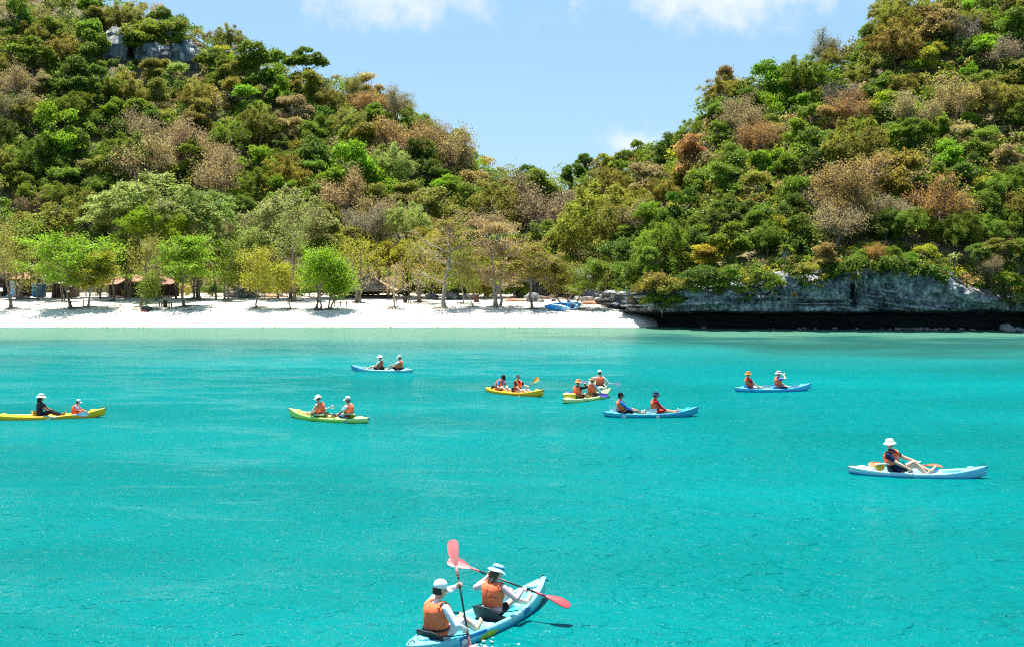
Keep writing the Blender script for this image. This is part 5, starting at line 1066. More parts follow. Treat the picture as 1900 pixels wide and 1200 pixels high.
def bundle_fn(o, p):
    mb = MB(); r = np.random.default_rng(2)
    me = rock_mesh('bag', 5, plain('dark_green_canvas', (.02, .06, .05), .7), 3, .25, 0, .7); b = link('bag', me, o, (0.1, 0, .25)); b.scale = (.55, .3, .36); part_box(o, 'red_cloth', p + [.05, -.35, .06], (.7, .3, .08), M_RED, bev=.03); part_tube(o, 'strap', [p + [-.3, -.2, .3], p + [.1, -.32, .5], p + [.4, -.2, .3]], .02, M_WOODB)
simple('canvas_bundle', 'dark canvas bundle on red cloth at the foot of the olive tree', 'bundle', 269, 577, bundle_fn)
def drum_fn(o, p):
    mb = MB(); add_lathe(mb, [(.0, 0), (.30, 0), (.31, .02), (.29, .05), (.29, .29), (.31, .31), (.29, .33), (.29, .58), (.31, .60), (.29, .62), (.29, .86), (.31, .88), (.27, .88), (.27, .84), (0, .84)], 18); obj('barrel', mb, M_RUST, o); part_tube(o, 'rim', [p + [.31 * math.cos(a), .31 * math.sin(a), .89] for a in np.linspace(0, 6.283, 14)], .015, M_IRON, 5)
simple('rusty_drum', 'rusty oil drum beside the thin pale tree', 'drum', 884, 561, drum_fn)
def lamp(px, py, zpx, lab, Y):
    c = at_y(px, zpx, Y); g = float(beach_h(c[0], Y)); o = empty('globe_lamp', (c[0], Y, g)); mb = MB(); add_lathe(mb, [(0, -.16), (.07, -.15), (.14, -.06), (.15, .02), (.11, .12), (.05, .16), (0, .165)], 14); b = obj('globe', mb, M_GLOBE, o); b.location = (0, 0, c[2] - g); part_tube(o, 'pole', [(c[0], Y, g - .1), (c[0], Y, c[2] - .12)], .03, M_WOODB, 6); part_box(o, 'cap', (c[0], Y, c[2] + .17), (.1, .1, .05), M_IRON); tag(o, lab, 'lamp', 'globe lamps on the beach')
_Y = float(hit_ground(133, 573)[1]) - .35
lamp(131.5, 0, 530, 'white globe lamp before the slim layered tree', _Y); lamp(126.5, 0, 541, 'lower yellowish globe lamp before the slim layered tree', _Y - .1); lamp(262.5, 0, 549, 'yellow globe lamp before the fine-leaved olive tree', float(hit_ground(261, 570)[1]) - .4); lamp(33, 0, 528, 'yellow lamp hanging by the left shed', 128.5)
def swing_fn(o, p):
    for k in (-.35, .35): part_tube(o, 'rope', [p + [k, .2, 3.4], p + [k, 0, .5]], .018, M_IRON, 5)
    part_box(o, 'seat', p + [0, 0, .48], (.8, .25, .05), M_WOODB); part_tube(o, 'crossbar', [p + [-1.2, .2, 3.4], p + [1.2, .2, 3.4]], .05, M_WOODB); part_tube(o, 'leg', [p + [-1.2, .2, 3.4], p + [-1.5, .1, -.1]], .05, M_WOODB); part_tube(o, 'leg', [p + [1.2, .2, 3.4], p + [1.5, .1, -.1]], .05, M_WOODB)
simple('swing', 'wooden plank swing between the yellow-green trees', 'swing', 513, 558, swing_fn)
def sign_fn(o, p):
    part_tube(o, 'stake', [p + [0, 0, -.2], p + [0, 0, 1.3]], .035, M_WOODB); part_box(o, 'board', p + [0, -.05, 1.25], (.5, .03, .4), M_WHITE)
simple('small_sign', 'blank white board on a stake at the left edge of the beach', 'sign', 2, 558, sign_fn)
def ochre(px, py, lab, w):
    p = hit_ground(px, py); me = rock_mesh('soil_heap', px, noise_mat('ochre_soil', (.25, .11, .06), (.42, .22, .13), 3, .95, .5), 3, .3, 0, .35); o = link('soil_heap', me, None, p); o.scale = (w, w * .6, w * .5); tag(o, lab, 'soil heap', 'heaps of reddish soil')
ochre(500, 552, 'reddish soil heap behind the twin-stemmed yellow-green tree', 1.8); ochre(955, 559, 'orange-brown soil heap left of the big dark boulder', 1.5); ochre(1100, 564, 'reddish earth at the foot of the cliff', 1.6)
# ------------------------------------------------------------------ people (skeleton -> one continuous skin)
def capsule(a, b, ra, rb, n=12, m=4):
    a, b = np.asarray(a, float), np.asarray(b, float); d = b - a; L = np.linalg.norm(d); d = d / L if L > 1e-6 else np.array([0, 0, 1.0])
    ref = np.array([0, 0, 1.0]) if abs(d[2]) < .9 else np.array([1.0, 0, 0]); u = nrm(np.cross(d, ref)); w = np.cross(d, u)
    ang = np.linspace(0, 2 * np.pi, n, endpoint=False); rings = []
    for i in range(1, m + 1): t = i / m * np.pi / 2; rings.append((a - d * ra * math.cos(t), ra * math.sin(t)))
    for i in range(0, m): t = i / m * np.pi / 2; rings.append((b + d * rb * math.sin(t), rb * math.cos(t)))
    V = np.concatenate([c + r * (np.cos(ang)[:, None] * u + np.sin(ang)[:, None] * w) for c, r in rings] + [[a - d * ra], [b + d * rb]])
    N = len(rings); k = np.arange(n); k2 = (k + 1) % n
    F = np.concatenate([np.stack([i * n + k, i * n + k2, (i + 1) * n + k2, (i + 1) * n + k], 1) for i in range(N - 1)])
    T = np.concatenate([np.stack([np.full(n, N * n), k2, k], 1), np.stack([np.full(n, N * n + 1), (N - 1) * n + k, (N - 1) * n + k2], 1)])
    return V, F, T
def loft(rings, n=18):
    """closed elliptical loft; rings: centre, lateral axis*radius, front axis*radius"""
    ang = np.linspace(0, 2 * np.pi, n, endpoint=False)
    V = np.concatenate([c + np.cos(ang)[:, None] * f + np.sin(ang)[:, None] * l for c, l, f in rings] + [[rings[0][0]], [rings[-1][0]]]); N = len(rings); k = np.arange(n); k2 = (k + 1) % n
    F = np.concatenate([np.stack([i * n + k, i * n + k2, (i + 1) * n + k2, (i + 1) * n + k], 1) for i in range(N - 1)])
    T = np.concatenate([np.stack([np.full(n, N * n), k2, k], 1), np.stack([np.full(n, N * n + 1), (N - 1) * n + k, (N - 1) * n + k2], 1)]); return V, F, T
class Skin:
    def __init__(s): s.mb = MB(); s.seg = []
    def put(s, VFT):
        V, F, T = VFT; off = s.mb.n; s.mb.add(V, F); s.mb.F.append(T + off); s.mb.Mi.append(np.zeros(len(T), np.int32)); s.mb.A.append(np.zeros(len(T), np.float32))
    def cap(s, a, b, ra, rb, mi, solid=True):
        if solid: s.put(capsule(a, b, ra, rb))
        s.seg.append((np.asarray(a, float), np.asarray(b, float), ra, rb, mi))
    def build(s, name, mats, voxel, smooth=3):
        tmp = bpy.data.objects.new('tmp', s.mb.mesh('tmp', [])); COL.objects.link(tmp)
        m = tmp.modifiers.new('r', 'REMESH'); m.mode = 'VOXEL'; m.voxel_size = voxel
        q = tmp.modifiers.new('s', 'SMOOTH'); q.factor = .5; q.iterations = smooth
        dg = bpy.context.evaluated_depsgraph_get(); me = bpy.data.meshes.new_from_object(tmp.evaluated_get(dg)); old = tmp.data; bpy.data.objects.remove(tmp); bpy.data.meshes.remove(old); me.name = name
        for t in mats: me.materials.append(t)
        n = len(me.polygons); C = np.empty(n * 3, np.float32); me.polygons.foreach_get('center', C); C = C.reshape(-1, 3); best = np.full(n, 1e9); idx = np.zeros(n, np.int32)
        for a, b, ra, rb, mi in s.seg:
            d = b - a; L2 = max(d @ d, 1e-9); t = np.clip((C - a) @ d / L2, 0, 1); e = np.linalg.norm(C - (a + t[:, None] * d), axis=1) - (ra + (rb - ra) * t)
            k = e < best; best[k] = e[k]; idx[k] = mi
        me.polygons.foreach_set('material_index', idx); me.polygons.foreach_set('use_smooth', np.ones(n, bool)); return me
def ik(S, T, l1, l2, hint):
    S, T = np.asarray(S, float), np.asarray(T, float); d = T - S; L = np.linalg.norm(d); mx = (l1 + l2) * .985
    if L > mx: T = S + d / L * mx; d = T - S; L = mx
    u = d / L; c = (l1 * l1 + L * L - l2 * l2) / (2 * l1 * L); h = np.asarray(hint, float); h = nrm(h - u * (h @ u)); return S + u * l1 * c + h * l1 * math.sqrt(max(0, 1 - c * c)), T
def rot_axis(v, ax, a): 
    ax = nrm(ax); return v * math.cos(a) + np.cross(ax, v) * math.sin(a) + ax * (ax @ v) * (1 - math.cos(a))
def hand(sk, wrist, d, g, side, k, curl=1.0, mi=0):
    """palm, four fingers of unequal length that bend about the grip axis g, and a thumb from the side of the palm"""
    d = nrm(d); g = nrm(np.asarray(g, float) - d * (np.asarray(g) @ d)); nrml = np.cross(d, g)
    if side < 0: nrml = -nrml
    pal = wrist + d * .045 * k; kn = wrist + d * .088 * k
    for q in (-.026, -.009, .009, .026): sk.cap(wrist + d * .015 * k + g * q * .55 * k, kn + g * q * k, .019 * k, .014 * k, mi)
    ang = (np.array([.75, 1.05, .8]) * curl)
    for i, (q, L) in enumerate(((-.030, .075), (-.010, .085), (.010, .080), (.029, .062))):
        p = kn + g * q * k; dd = d.copy(); seg = np.array([.44, .31, .25]) * L * k
        for j in range(3): dd = rot_axis(dd, np.cross(d, nrml), ang[j]); p2 = p + dd * seg[j]; sk.cap(p, p2, (.0098 - .001 * j) * k, (.0092 - .001 * j) * k, mi); p = p2
    sd = -1.0; tb = wrist + d * .028 * k + g * sd * .030 * k; t1 = tb + nrm(d * .7 + g * sd * .75 + nrml * .5) * .042 * k; t2 = t1 + nrm(d * .6 + g * -sd * .1 * curl + nrml * 1.0 * curl) * .034 * k
    sk.cap(tb, t1, .014 * k, .011 * k, mi); sk.cap(t1, t2, .011 * k, .0095 * k, mi)

SKINS = {'fair': (.60, .36, .26), 'tan': (.40, .21, .13), 'brown': (.22, .105, .06), 'pink': (.66, .40, .32)}
def cloth(name, c): return plain('cloth_' + name, c, .85, .15, .12, 14, .35, .012)
M_EYE = plain('dark_eye', (.02, .015, .012), .3); M_LIP = plain('lip', (.35, .12, .10), .5); M_BLACK = plain('black_webbing', (.012, .012, .014), .6); M_ORANGE = plain('vest_orange', (1.0, .165, .065), .75, .2, .14, 7, .5, .012); M_GLASS = plain('dark_lens', (.01, .01, .012), .15, .6)
HAIRC = {'dark': (.018, .013, .010), 'brown': (.10, .055, .03), 'grey': (.3, .28, .25)}
class Person: pass
def person(sp):
    """sp: kay (kayak matrix), x, pose values in the kayak's frame relative to the hip centre"""
    k = sp.get('k', 1.0); lean = math.radians(sp.get('lean', 8)); twist = math.radians(sp.get('twist', 0)); slump = sp.get('slump', .25); fat = sp.get('fat', 1.0)
    shirt, sleeve, shorts = sp.get('shirt', (.8, .8, .8)), sp.get('sleeve', 'short'), sp.get('shorts', (.02, .02, .025))
    X = np.array([1.0, 0, 0]); Yv = np.array([0, 1.0, 0]); Zv = np.array([0, 0, 1.0])
    lean2 = lean - slump; side = math.radians(sp.get('side', 0))
    def spine(t):
        n = 12; p = np.zeros(3); s = np.linspace(0, t, n + 1)
        for i in range(n):
            m = (s[i] + s[i + 1]) / 2 / .5; a = lean + (lean2 - lean) * m; d = np.array([-math.sin(a), math.sin(side) * m, math.cos(a)]); p = p + nrm(d) * (s[i + 1] - s[i]) * k
        return p
    def axes(t):
        m = t / .5; a = lean + (lean2 - lean) * m; up = nrm(np.array([-math.sin(a), math.sin(side) * m, math.cos(a)])); tw = twist * m; l = np.array([-math.sin(tw), math.cos(tw), 0]); l = nrm(l - up * (l @ up)); f = np.cross(l, up); return up, l, f
    prof = [(-.10, .120, .095), (-.05, .168, .125), (.02, .170, .130), (.10, .152, .120), (.20, .148, .116), (.30, .165, .122), (.38, .176, .122), (.44, .168, .105), (.475, .120, .08), (.50, .066, .062)]
    tt = np.array([q[0] for q in prof]); RX = np.array([q[1] for q in prof]) * k * (1 + (fat - 1) * .8); RY = np.array([q[2] for q in prof]) * k * fat
    def TF(t, th, off=0.0):
        up, l, f = axes(t); return spine(t) + f * math.cos(th) * (np.interp(t, tt, RY) + off) + l * math.sin(th) * (np.interp(t, tt, RX) + off)
    sk = Skin(); rings = []
    for t, _, _ in prof: up, l, f = axes(t); rings.append((spine(t), l * np.interp(t, tt, RX), f * np.interp(t, tt, RY)))
    sk.put(loft(rings))
    for t0, t1, r, mi in ((-.06, .03, .13, 2), (.05, .42, .135, 1)):
        for q in (-.05, .05): u0, l0, _ = axes(t0); u1, l1, _ = axes(t1); sk.cap(spine(t0) + l0 * q * k, spine(t1) + l1 * q * k, r * k * fat, r * k * fat, mi, False)
    up, l, f = axes(.5); Nk = spine(.5)
    yaw, pit = math.radians(sp.get('yaw', 0)), math.radians(sp.get('pitch', 0)); base = nrm(up * .55 + Zv * .45)
    hf = rot_axis(nrm(f - base * (f @ base)), base, yaw); hl = np.cross(base, hf); hf = rot_axis(hf, hl, pit); hu = rot_axis(base, hl, pit)
    Hc = Nk + base * .175 * k + hf * .022 * k
    sk.cap(Nk - up * .03 * k, Nk + base * .10 * k, .056 * k, .05 * k, 0)
    # head: cranium, jaw, nose, brow, ears
    n = 9; hr = []
    for i in range(n):
        a = -1.35 + 2.7 * i / (n - 1); z = math.sin(a) * .118; c = math.cos(a); fr = .098 * c + .002; lt = .076 * c + .002; hr.append((Hc + hu * z * k - hf * .006 * k, hl * lt * k, hf * fr * k))
    sk.put(loft(hr, 16)); sk.cap(Hc - hu * .05 * k, Hc + hu * .05 * k, .078 * k, .08 * k, 0, False); H = lambda x, y, z: Hc + (hf * x + hl * y + hu * z) * k
    sk.cap(H(.045, 0, -.088), H(.02, 0, -.055), .032 * k, .055 * k, 0); sk.cap(H(.093, 0, .012), H(.108, 0, -.026), .009 * k, .0125 * k, 0); sk.cap(H(.083, -.03, .03), H(.083, .03, .03), .014 * k, .014 * k, 0)
    for s in (-1, 1): sk.cap(H(-.004, s * .078, -.02), H(-.008, s * .080, .022), .010 * k, .014 * k, 0); sk.cap(H(.088, s * .030, .006), H(.088, s * .032, .006), .0085 * k, .0085 * k, 3)
    sk.cap(H(.092, -.02, -.058), H(.092, .02, -.058), .0075 * k, .0075 * k, 4)
    # arms
    ups, ls, fs = axes(.435); Sh = {}
    for s, nm in ((1, 'lh'), (-1, 'rh')):
        S = spine(.435) + ls * s * .178 * k * (1 + (fat - 1) * .7); T = np.asarray(sp.get(nm, (.34, s * .22, .08)), float) * (k if sp.get('scale_t', True) else 1)
        g = np.asarray(sp.get(nm + 'g', (0, 1, 0)), float); hint = np.asarray(sp.get(nm + 'e', (-.2, s * .9, -.7)), float)
        d0 = nrm(T - S); Tw = T - nrm(d0) * .075 * k; E, W = ik(S, Tw, .285 * k, .255 * k, hint); fd = nrm(W - E)
        am = 1; fm = 1 if sleeve == 'long' else 0; ra = .012 * k if sleeve == 'long' else 0.0
        if sleeve == 'none': am = 0
        mid = S + (E - S) * .55
        sk.cap(S - ls * s * .045 * k, S, .062 * k, .062 * k, 1); sk.cap(S, mid, (.060 + (.006 if am else 0)) * k * fat, (.050 + (.010 if am else 0)) * k, am); sk.cap(mid, E, .046 * k + ra, .042 * k + ra, fm if sleeve == 'long' else 0); sk.cap(E, E + (W - E) * .45, .042 * k + ra, .038 * k + ra, fm); sk.cap(E + (W - E) * .45, W, .037 * k + ra, .027 * k + ra * .8, fm)
        hd = nrm(T - W) if np.linalg.norm(T - W) > .02 else fd; hd = nrm(hd * .6 + fd * .4)
        hand(sk, W, hd, g, s, k, sp.get('curl', 1.0)); Sh[nm] = W + hd * .075 * k
    # legs
    for s, nm in ((1, 'lf'), (-1, 'rf')):
        Hp = np.array([.0, s * .09 * k, -.02 * k]); T = np.asarray(sp.get(nm, (.80, s * .13, -.04)), float) * k; K, A = ik(Hp, T, .43 * k, .42 * k, sp.get('knee', (.1, s * .22, 1))); sh_l = sp.get('short_len', .62); m = Hp + (K - Hp) * sh_l
        sk.cap(Hp, m, .092 * k * fat, .078 * k * fat, 2); sk.cap(m, K, .066 * k * fat, .056 * k * fat, 2 if sh_l > .95 else 0); lm = 2 if sp.get('pants') else 0; q = K + (A - K) * .35
        sk.cap(K, q, .056 * k * fat, .057 * k * fat, lm); sk.cap(q, A, .055 * k * fat, .037 * k * fat, lm)
        fd = nrm(np.array([.55, s * .12, .85])) if sp.get('toes_up', True) else nrm(np.array([.95, s * .15, -.05])); heel = A - fd * .02 * k + np.array([.0, 0, -.02]) * k; fm = 5 if sp.get('shoes') else 0; lat = nrm(np.cross(fd, [0, 0, 1.0]) + np.array([0, .01, 0]))
        sk.cap(heel, A + fd * .10 * k, .036 * k, .032 * k, fm); sk.cap(A + fd * .06 * k - lat * .018 * k, A + fd * .165 * k - lat * .022 * k, .028 * k, .020 * k, fm); sk.cap(A + fd * .06 * k + lat * .018 * k, A + fd * .155 * k + lat * .022 * k, .028 * k, .018 * k, fm)
        for j in range(5): p = A + fd * (.165 - .006 * j) * k + lat * (-.032 + .016 * j) * k; sk.cap(p, p + fd * .022 * k, (.012 - .001 * j) * k, (.010 - .001 * j) * k, fm)
    mats = [plain('skin_' + sp.get('skin', 'fair'), SKINS[sp.get('skin', 'fair')], .55, .35, .10, 22, .1), cloth('shirt', shirt), cloth('shorts', shorts), M_EYE, M_LIP, cloth('shoe', sp.get('shoes') or (.02, .02, .02))]
    me = sk.build('person', mats, sp.get('voxel', .0135), 3); o = link('person', me)
    # ---- clothing and head gear as children
    def shell(mb, fo, us, vs, th, wrap=False, mi=0):
        nu, nv = len(us), len(vs); O = np.array([[fo(u, v, th) for v in vs] for u in us]); I = np.array([[fo(u, v, 0) for v in vs] for u in us]); F = grid_faces(nu, nv, wrap)
        mb.add(O.reshape(-1, 3), F, mi); mb.add(I.reshape(-1, 3), F[:, ::-1], mi)
        rim = ([[(i, 0) for i in range(nu)] + [(nu - 1, j) for j in range(1, nv)] + [(i, nv - 1) for i in range(nu - 2, -1, -1)] + [(0, j) for j in range(nv - 2, 0, -1)]] if not wrap else [[(0, j) for j in range(nv)], [(nu - 1, j) for j in range(nv)]])
        for rr in rim:
            ix = np.array([i * nv + j for i, j in rr]); Lr = len(ix); q = np.arange(Lr); q2 = (q + 1) % Lr; mb.add(np.concatenate([O.reshape(-1, 3)[ix], I.reshape(-1, 3)[ix]]), np.stack([q, q2, Lr + q2, Lr + q], 1), mi)
    if sp.get('vest', True):
        v = MB(); th0 = .042 * k; lo = sp.get('vest_lo', .05); pts_th = np.linspace(0, 2 * np.pi, 37)[:-1]; op = sp.get('vest_open')
        bul = lambda t: .55 + .45 * math.sin(max(0, min(1, (t - lo) / .44)) * math.pi) ** .5
        if op: shell(v, lambda t, a, q: TF(t, a, .012 * k + q * bul(t)), np.linspace(lo, .37, 9), np.linspace(.65, 2 * np.pi - .65, 34), th0)
        else: shell(v, lambda t, a, q: TF(t, a, .012 * k + q * bul(t) * (1 - .35 * (abs(math.sin(a)) ** 6)) * (1 - .5 * math.exp(-(min(a, 2 * np.pi - a) / .09) ** 2)) * (1 - .35 * math.exp(-((a - np.pi) / .07) ** 2))), np.linspace(lo, .37, 9), pts_th, th0, True)
        shell(v, lambda t, a, q: TF(t, a, .012 * k + q * bul(t) * (1 - .35 * math.exp(-((a - np.pi) / .07) ** 2))), np.linspace(.36, .485, 6), np.linspace(np.pi - 1.02, np.pi + 1.02, 21), th0)
        for s in (-1, 1):
            shell(v, lambda t, a, q: TF(t, a, .012 * k + q * bul(t)), np.linspace(.36, .46, 5), np.linspace(s * .28, s * 1.0, 9) if s > 0 else np.linspace(-1.0, -.28, 9), th0)
            P = [TF(.44, s * .62, .03 * k), TF(.475, s * .72, .035 * k), spine(.505) + l * s * .105 * k + up * .012 * k + f * .03 * k, spine(.505) + l * s * .105 * k + up * .014 * k - f * .035 * k, TF(.475, np.pi - s * .72, .035 * k), TF(.44, np.pi - s * .66, .03 * k)]
            P = np.array(P); O = np.stack([P - l * s * .036 * k, P + l * s * .036 * k], 1); Nn = np.gradient(P, axis=0); Nn = nrm(np.cross(np.tile(l * s, (6, 1)), Nn)); Nn = np.where((Nn @ up)[:, None] < -.2, -Nn, Nn)
            outw = nrm(P - (spine(.40) + up * 0)); O2 = O + outw[:, None, :] * .030 * k
            Vv = np.concatenate([O.reshape(-1, 3), O2.reshape(-1, 3)]); Fq = []
            for i in range(5): a0, a1, b0, b1 = 2 * i, 2 * i + 1, 2 * i + 2, 2 * i + 3; Fq += [[a0, b0, b1, a1], [12 + a0, 12 + a1, 12 + b1, 12 + b0], [a0, 12 + a0, 12 + b0, b0], [a1, b1, 12 + b1, 12 + a1]]
            v.add(Vv, Fq)
        cu = MB(); vo = obj('life_vest', v, sp.get('vest_mat', M_ORANGE), o)
        sb = vo.modifiers.new('soft', 'SUBSURF'); sb.levels = 1; sb.render_levels = 1
        for t in sp.get('belts', (.13,)):
            b = MB(); n = 36; ring = np.array([TF(t, a, .064 * k * (1 - .2 * abs(math.sin(a)) ** 6)) for a in np.linspace(0, 2 * np.pi, n, endpoint=False)]); u0 = axes(t)[0] * .014 * k; inn = np.array([TF(t, a, .04 * k) for a in np.linspace(0, 2 * np.pi, n, endpoint=False)])
            R4 = np.stack([inn - u0, ring - u0, ring + u0, inn + u0], 0); b.add(R4.reshape(-1, 3), np.concatenate([np.stack([i * n + np.arange(n), i * n + (np.arange(n) + 1) % n, ((i + 1) % 4) * n + (np.arange(n) + 1) % n, ((i + 1) % 4) * n + np.arange(n)], 1) for i in range(4)])); obj('belt', b, M_BLACK, vo)
        for a in sp.get('back_straps', ()):
            b = MB(); P = np.array([TF(t, a, .062 * k) for t in np.linspace(.04, .16, 5)]); lt = axes(.1)[1] * .012 * k; ow = nrm(P - np.array([spine(t) for t in np.linspace(.04, .16, 5)])) * .006; Vv = np.concatenate([np.stack([P - lt, P + lt], 1).reshape(-1, 3), np.stack([P - lt + ow, P + lt + ow], 1).reshape(-1, 3)]); Fq = []
            for i in range(4): Fq += [[2 * i, 2 * i + 1, 2 * i + 3, 2 * i + 2], [10 + 2 * i, 10 + 2 * i + 2, 10 + 2 * i + 3, 10 + 2 * i + 1], [2 * i, 2 * i + 2, 12 + 2 * i, 10 + 2 * i], [2 * i + 1, 11 + 2 * i, 13 + 2 * i, 2 * i + 3]]
            b.add(Vv, Fq); obj('back_strap', b, M_BLACK, vo, False)
        b = MB(); c = TF(.13, 0, .066 * k); add_box(b, c, (.02 * k, .06 * k, .045 * k), None, 0, .004); obj('buckle', b, M_BLACK, vo)
        for (txt, t, a0, size, col) in sp.get('vest_text', ()):
            tm = text_mesh(txt); V, F3 = tm; W = V[:, 0].max(); Rr = np.interp(t, tt, RX); P = np.array([TF(t + y * size / k, a0 + (x - W / 2) * size / Rr, .064 * k) for x, y in V[:, :2]]); b = MB(); b.add(P, F3); obj('lettering', b, plain('vest_print', col, .7), vo, False)
    R = np.stack([hf, hl, hu], 1); ht = sp.get('hat'); hatc = sp.get('hat_c', (.8, .8, .78)); top = H(-.008, 0, .058 if ht in ('bucket', 'wide') else .046)
    if ht:
        hb = MB(); hm = cloth('hat', hatc)
        if ht in ('bucket', 'wide'):
            r = .158 if ht == 'bucket' else .185; dr = -.052 if ht == 'bucket' else -.03; pr = [(0, .082), (.045, .080), (.078, .072), (.092, .05), (.097, .012), (.100, 0), (.125, dr * .35), (r, dr), (r + .002, dr - .004), (r - .004, dr - .007), (.125, dr * .35 - .008), (.098, -.01), (.09, .02)]
            add_lathe(hb, np.array(pr) * k, 26, (0, 0, 0), None, 0, 1.12, 1.0); V = hb.V[-1]; V[:, 2] += .010 * k * np.sin(np.arctan2(V[:, 1], V[:, 0]) * 3 + sp.get('x', 0)) * (np.hypot(V[:, 0], V[:, 1]) > .11 * k); hb.V[-1] = V @ R.T + top
        else:
            add_lathe(hb, np.array([(0, .108), (.03, .106), (.062, .094), (.085, .066), (.095, .025), (.097, -.012), (.092, -.012), (.088, .02)]) * k, 24, (0, 0, 0), None, 0, 1.10, 1.0); hb.V[-1] = hb.V[-1] @ R.T + top
            vs_ = []; 
            for i in range(6):
                for j in range(11): a = -1.05 + 2.1 * j / 10; e = i / 5; rr = .098 + e * .085 * math.cos(a * .95); vs_.append([rr * math.cos(a * (1 - .25 * e)) * 1.06, rr * math.sin(a * (1 - .25 * e)), -.006 - .030 * e * e - .02 * abs(math.sin(a)) ** 2 * e])
            vs_ = np.array(vs_) * k; F = grid_faces(6, 11); hb.add(vs_ @ R.T + top, F); hb.add((vs_ - [0, 0, .006 * k]) @ R.T + top, F[:, ::-1])
        ho = obj('hat', hb, hm, o)
        if sp.get('band'):
            bb = MB(); add_lathe(bb, np.array([(.0985, .004), (.1015, .006), (.0995, .032), (.0965, .034)]) * k, 26, (0, 0, 0), None, 0, 1.12, 1.0); bb.V[-1] = bb.V[-1] @ R.T + top; obj('hat_band', bb, cloth('band', sp['band']), ho)
    hr_ = sp.get('hair')
    if hr_:
        hb = MB(); a = np.linspace(0, 2 * np.pi, 22, endpoint=False); Rr = []
        for i in range(8):
            e = -.55 + 1.95 * i / 7; z = math.sin(min(e, 1.5)) * .126; c = max(.04, math.cos(min(e, 1.5))); Rr.append(np.stack([np.cos(a) * .108 * c - .012, np.sin(a) * .086 * c, np.full(22, z)], 1))
        V = np.concatenate(Rr); F = grid_faces(8, 22, True); cen = V[F].mean(1); keep = ~((cen[:, 0] > .012 + .05 * (cen[:, 2] > .03)) & (cen[:, 2] < .075)); V = V + fbm(V * 60, 2)[:, None] * .004; hb.add((V * k) @ R.T + Hc, F[keep])
        if sp.get('long_hair'):
            rg = np.random.default_rng(4)
            for i in range(34):
                aa = np.pi + rg.uniform(-1.35, 1.35); p0 = np.array([math.cos(aa) * .10, math.sin(aa) * .08, rg.uniform(-.06, .03)]); t = np.linspace(0, 1, 7); Lh = rg.uniform(.10, .19); P = p0 + np.stack([math.cos(aa) * .035 * t + .012 * np.sin(t * 9 + i), math.sin(aa) * .03 * t + .012 * np.cos(t * 8 + i * 2), -Lh * t], 1); add_tube(hb, (P * k) @ R.T + Hc, np.array([.012, .014, .014, .012, .010, .007, .003]) * k, 5)
        obj('hair', hb, noise_mat('hair_' + hr_, HAIRC[hr_], tuple(min(1, q * 1.8) for q in HAIRC[hr_]), 40, .55, .4, 120, bdist=.004), o)
    if sp.get('glasses'):
        gb = MB()
        for s in (-1, 1):
            add_box(gb, H(.102, s * .032, .010), (.012 * k, .050 * k, .034 * k), R, 0, .005); add_box(gb, H(.05, s * .074, .014), (.11 * k, .006 * k, .010 * k), R, 0)
        add_box(gb, H(.106, 0, .014), (.008 * k, .02 * k, .008 * k), R, 0); obj('sunglasses', gb, M_GLASS, o)
    if sp.get('shirt_print'):
        pm = MB()
        for (t0, a0, w, h_, tilt) in ((.33, -.05, .10, .022, .2), (.31, .12, .05, .05, -.4), (.25, .0, .05, .03, .5), (.22, .1, .07, .016, -.2), (.28, -.2, .03, .03, .3)):
            us, vs_ = np.linspace(-.5, .5, 4), np.linspace(-.5, .5, 4); P = np.array([[TF(t0 + (u * h_ + v_ * w * tilt * .3), a0 + v_ * w / .13, .010) for v_ in vs_] for u in us]).reshape(-1, 3); pm.add(P, grid_faces(4, 4))
        obj('shirt_print', pm, plain('white_print', (.75, .75, .78), .7), o, False)
    M = sp['kay'] @ Matrix.Translation((sp['x'], sp.get('y', 0), sp.get('z', .19))); o.matrix_world = M
    tag(o, sp['label'], 'person', sp.get('group', 'kayakers on the bay')); P = Person(); P.o = o; P.M = M; P.h = Sh; return P
def text_mesh(s):
    cu = bpy.data.curves.new('txt', 'FONT'); cu.body = s; cu.size = 1.0; cu.resolution_u = 3; ob = bpy.data.objects.new('txt', cu); COL.objects.link(ob); dg = bpy.context.evaluated_depsgraph_get(); dg.update(); me = bpy.data.meshes.new_from_object(ob.evaluated_get(dg))
    import bmesh; bm = bmesh.new(); bm.from_mesh(me); bmesh.ops.triangulate(bm, faces=bm.faces[:]); bm.verts.index_update(); V = np.array([v.co[:] for v in bm.verts]); F = np.array([[v.index for v in f.verts] for f in bm.faces]); bm.free(); bpy.data.objects.remove(ob); bpy.data.meshes.remove(me); bpy.data.curves.remove(cu); return V, F
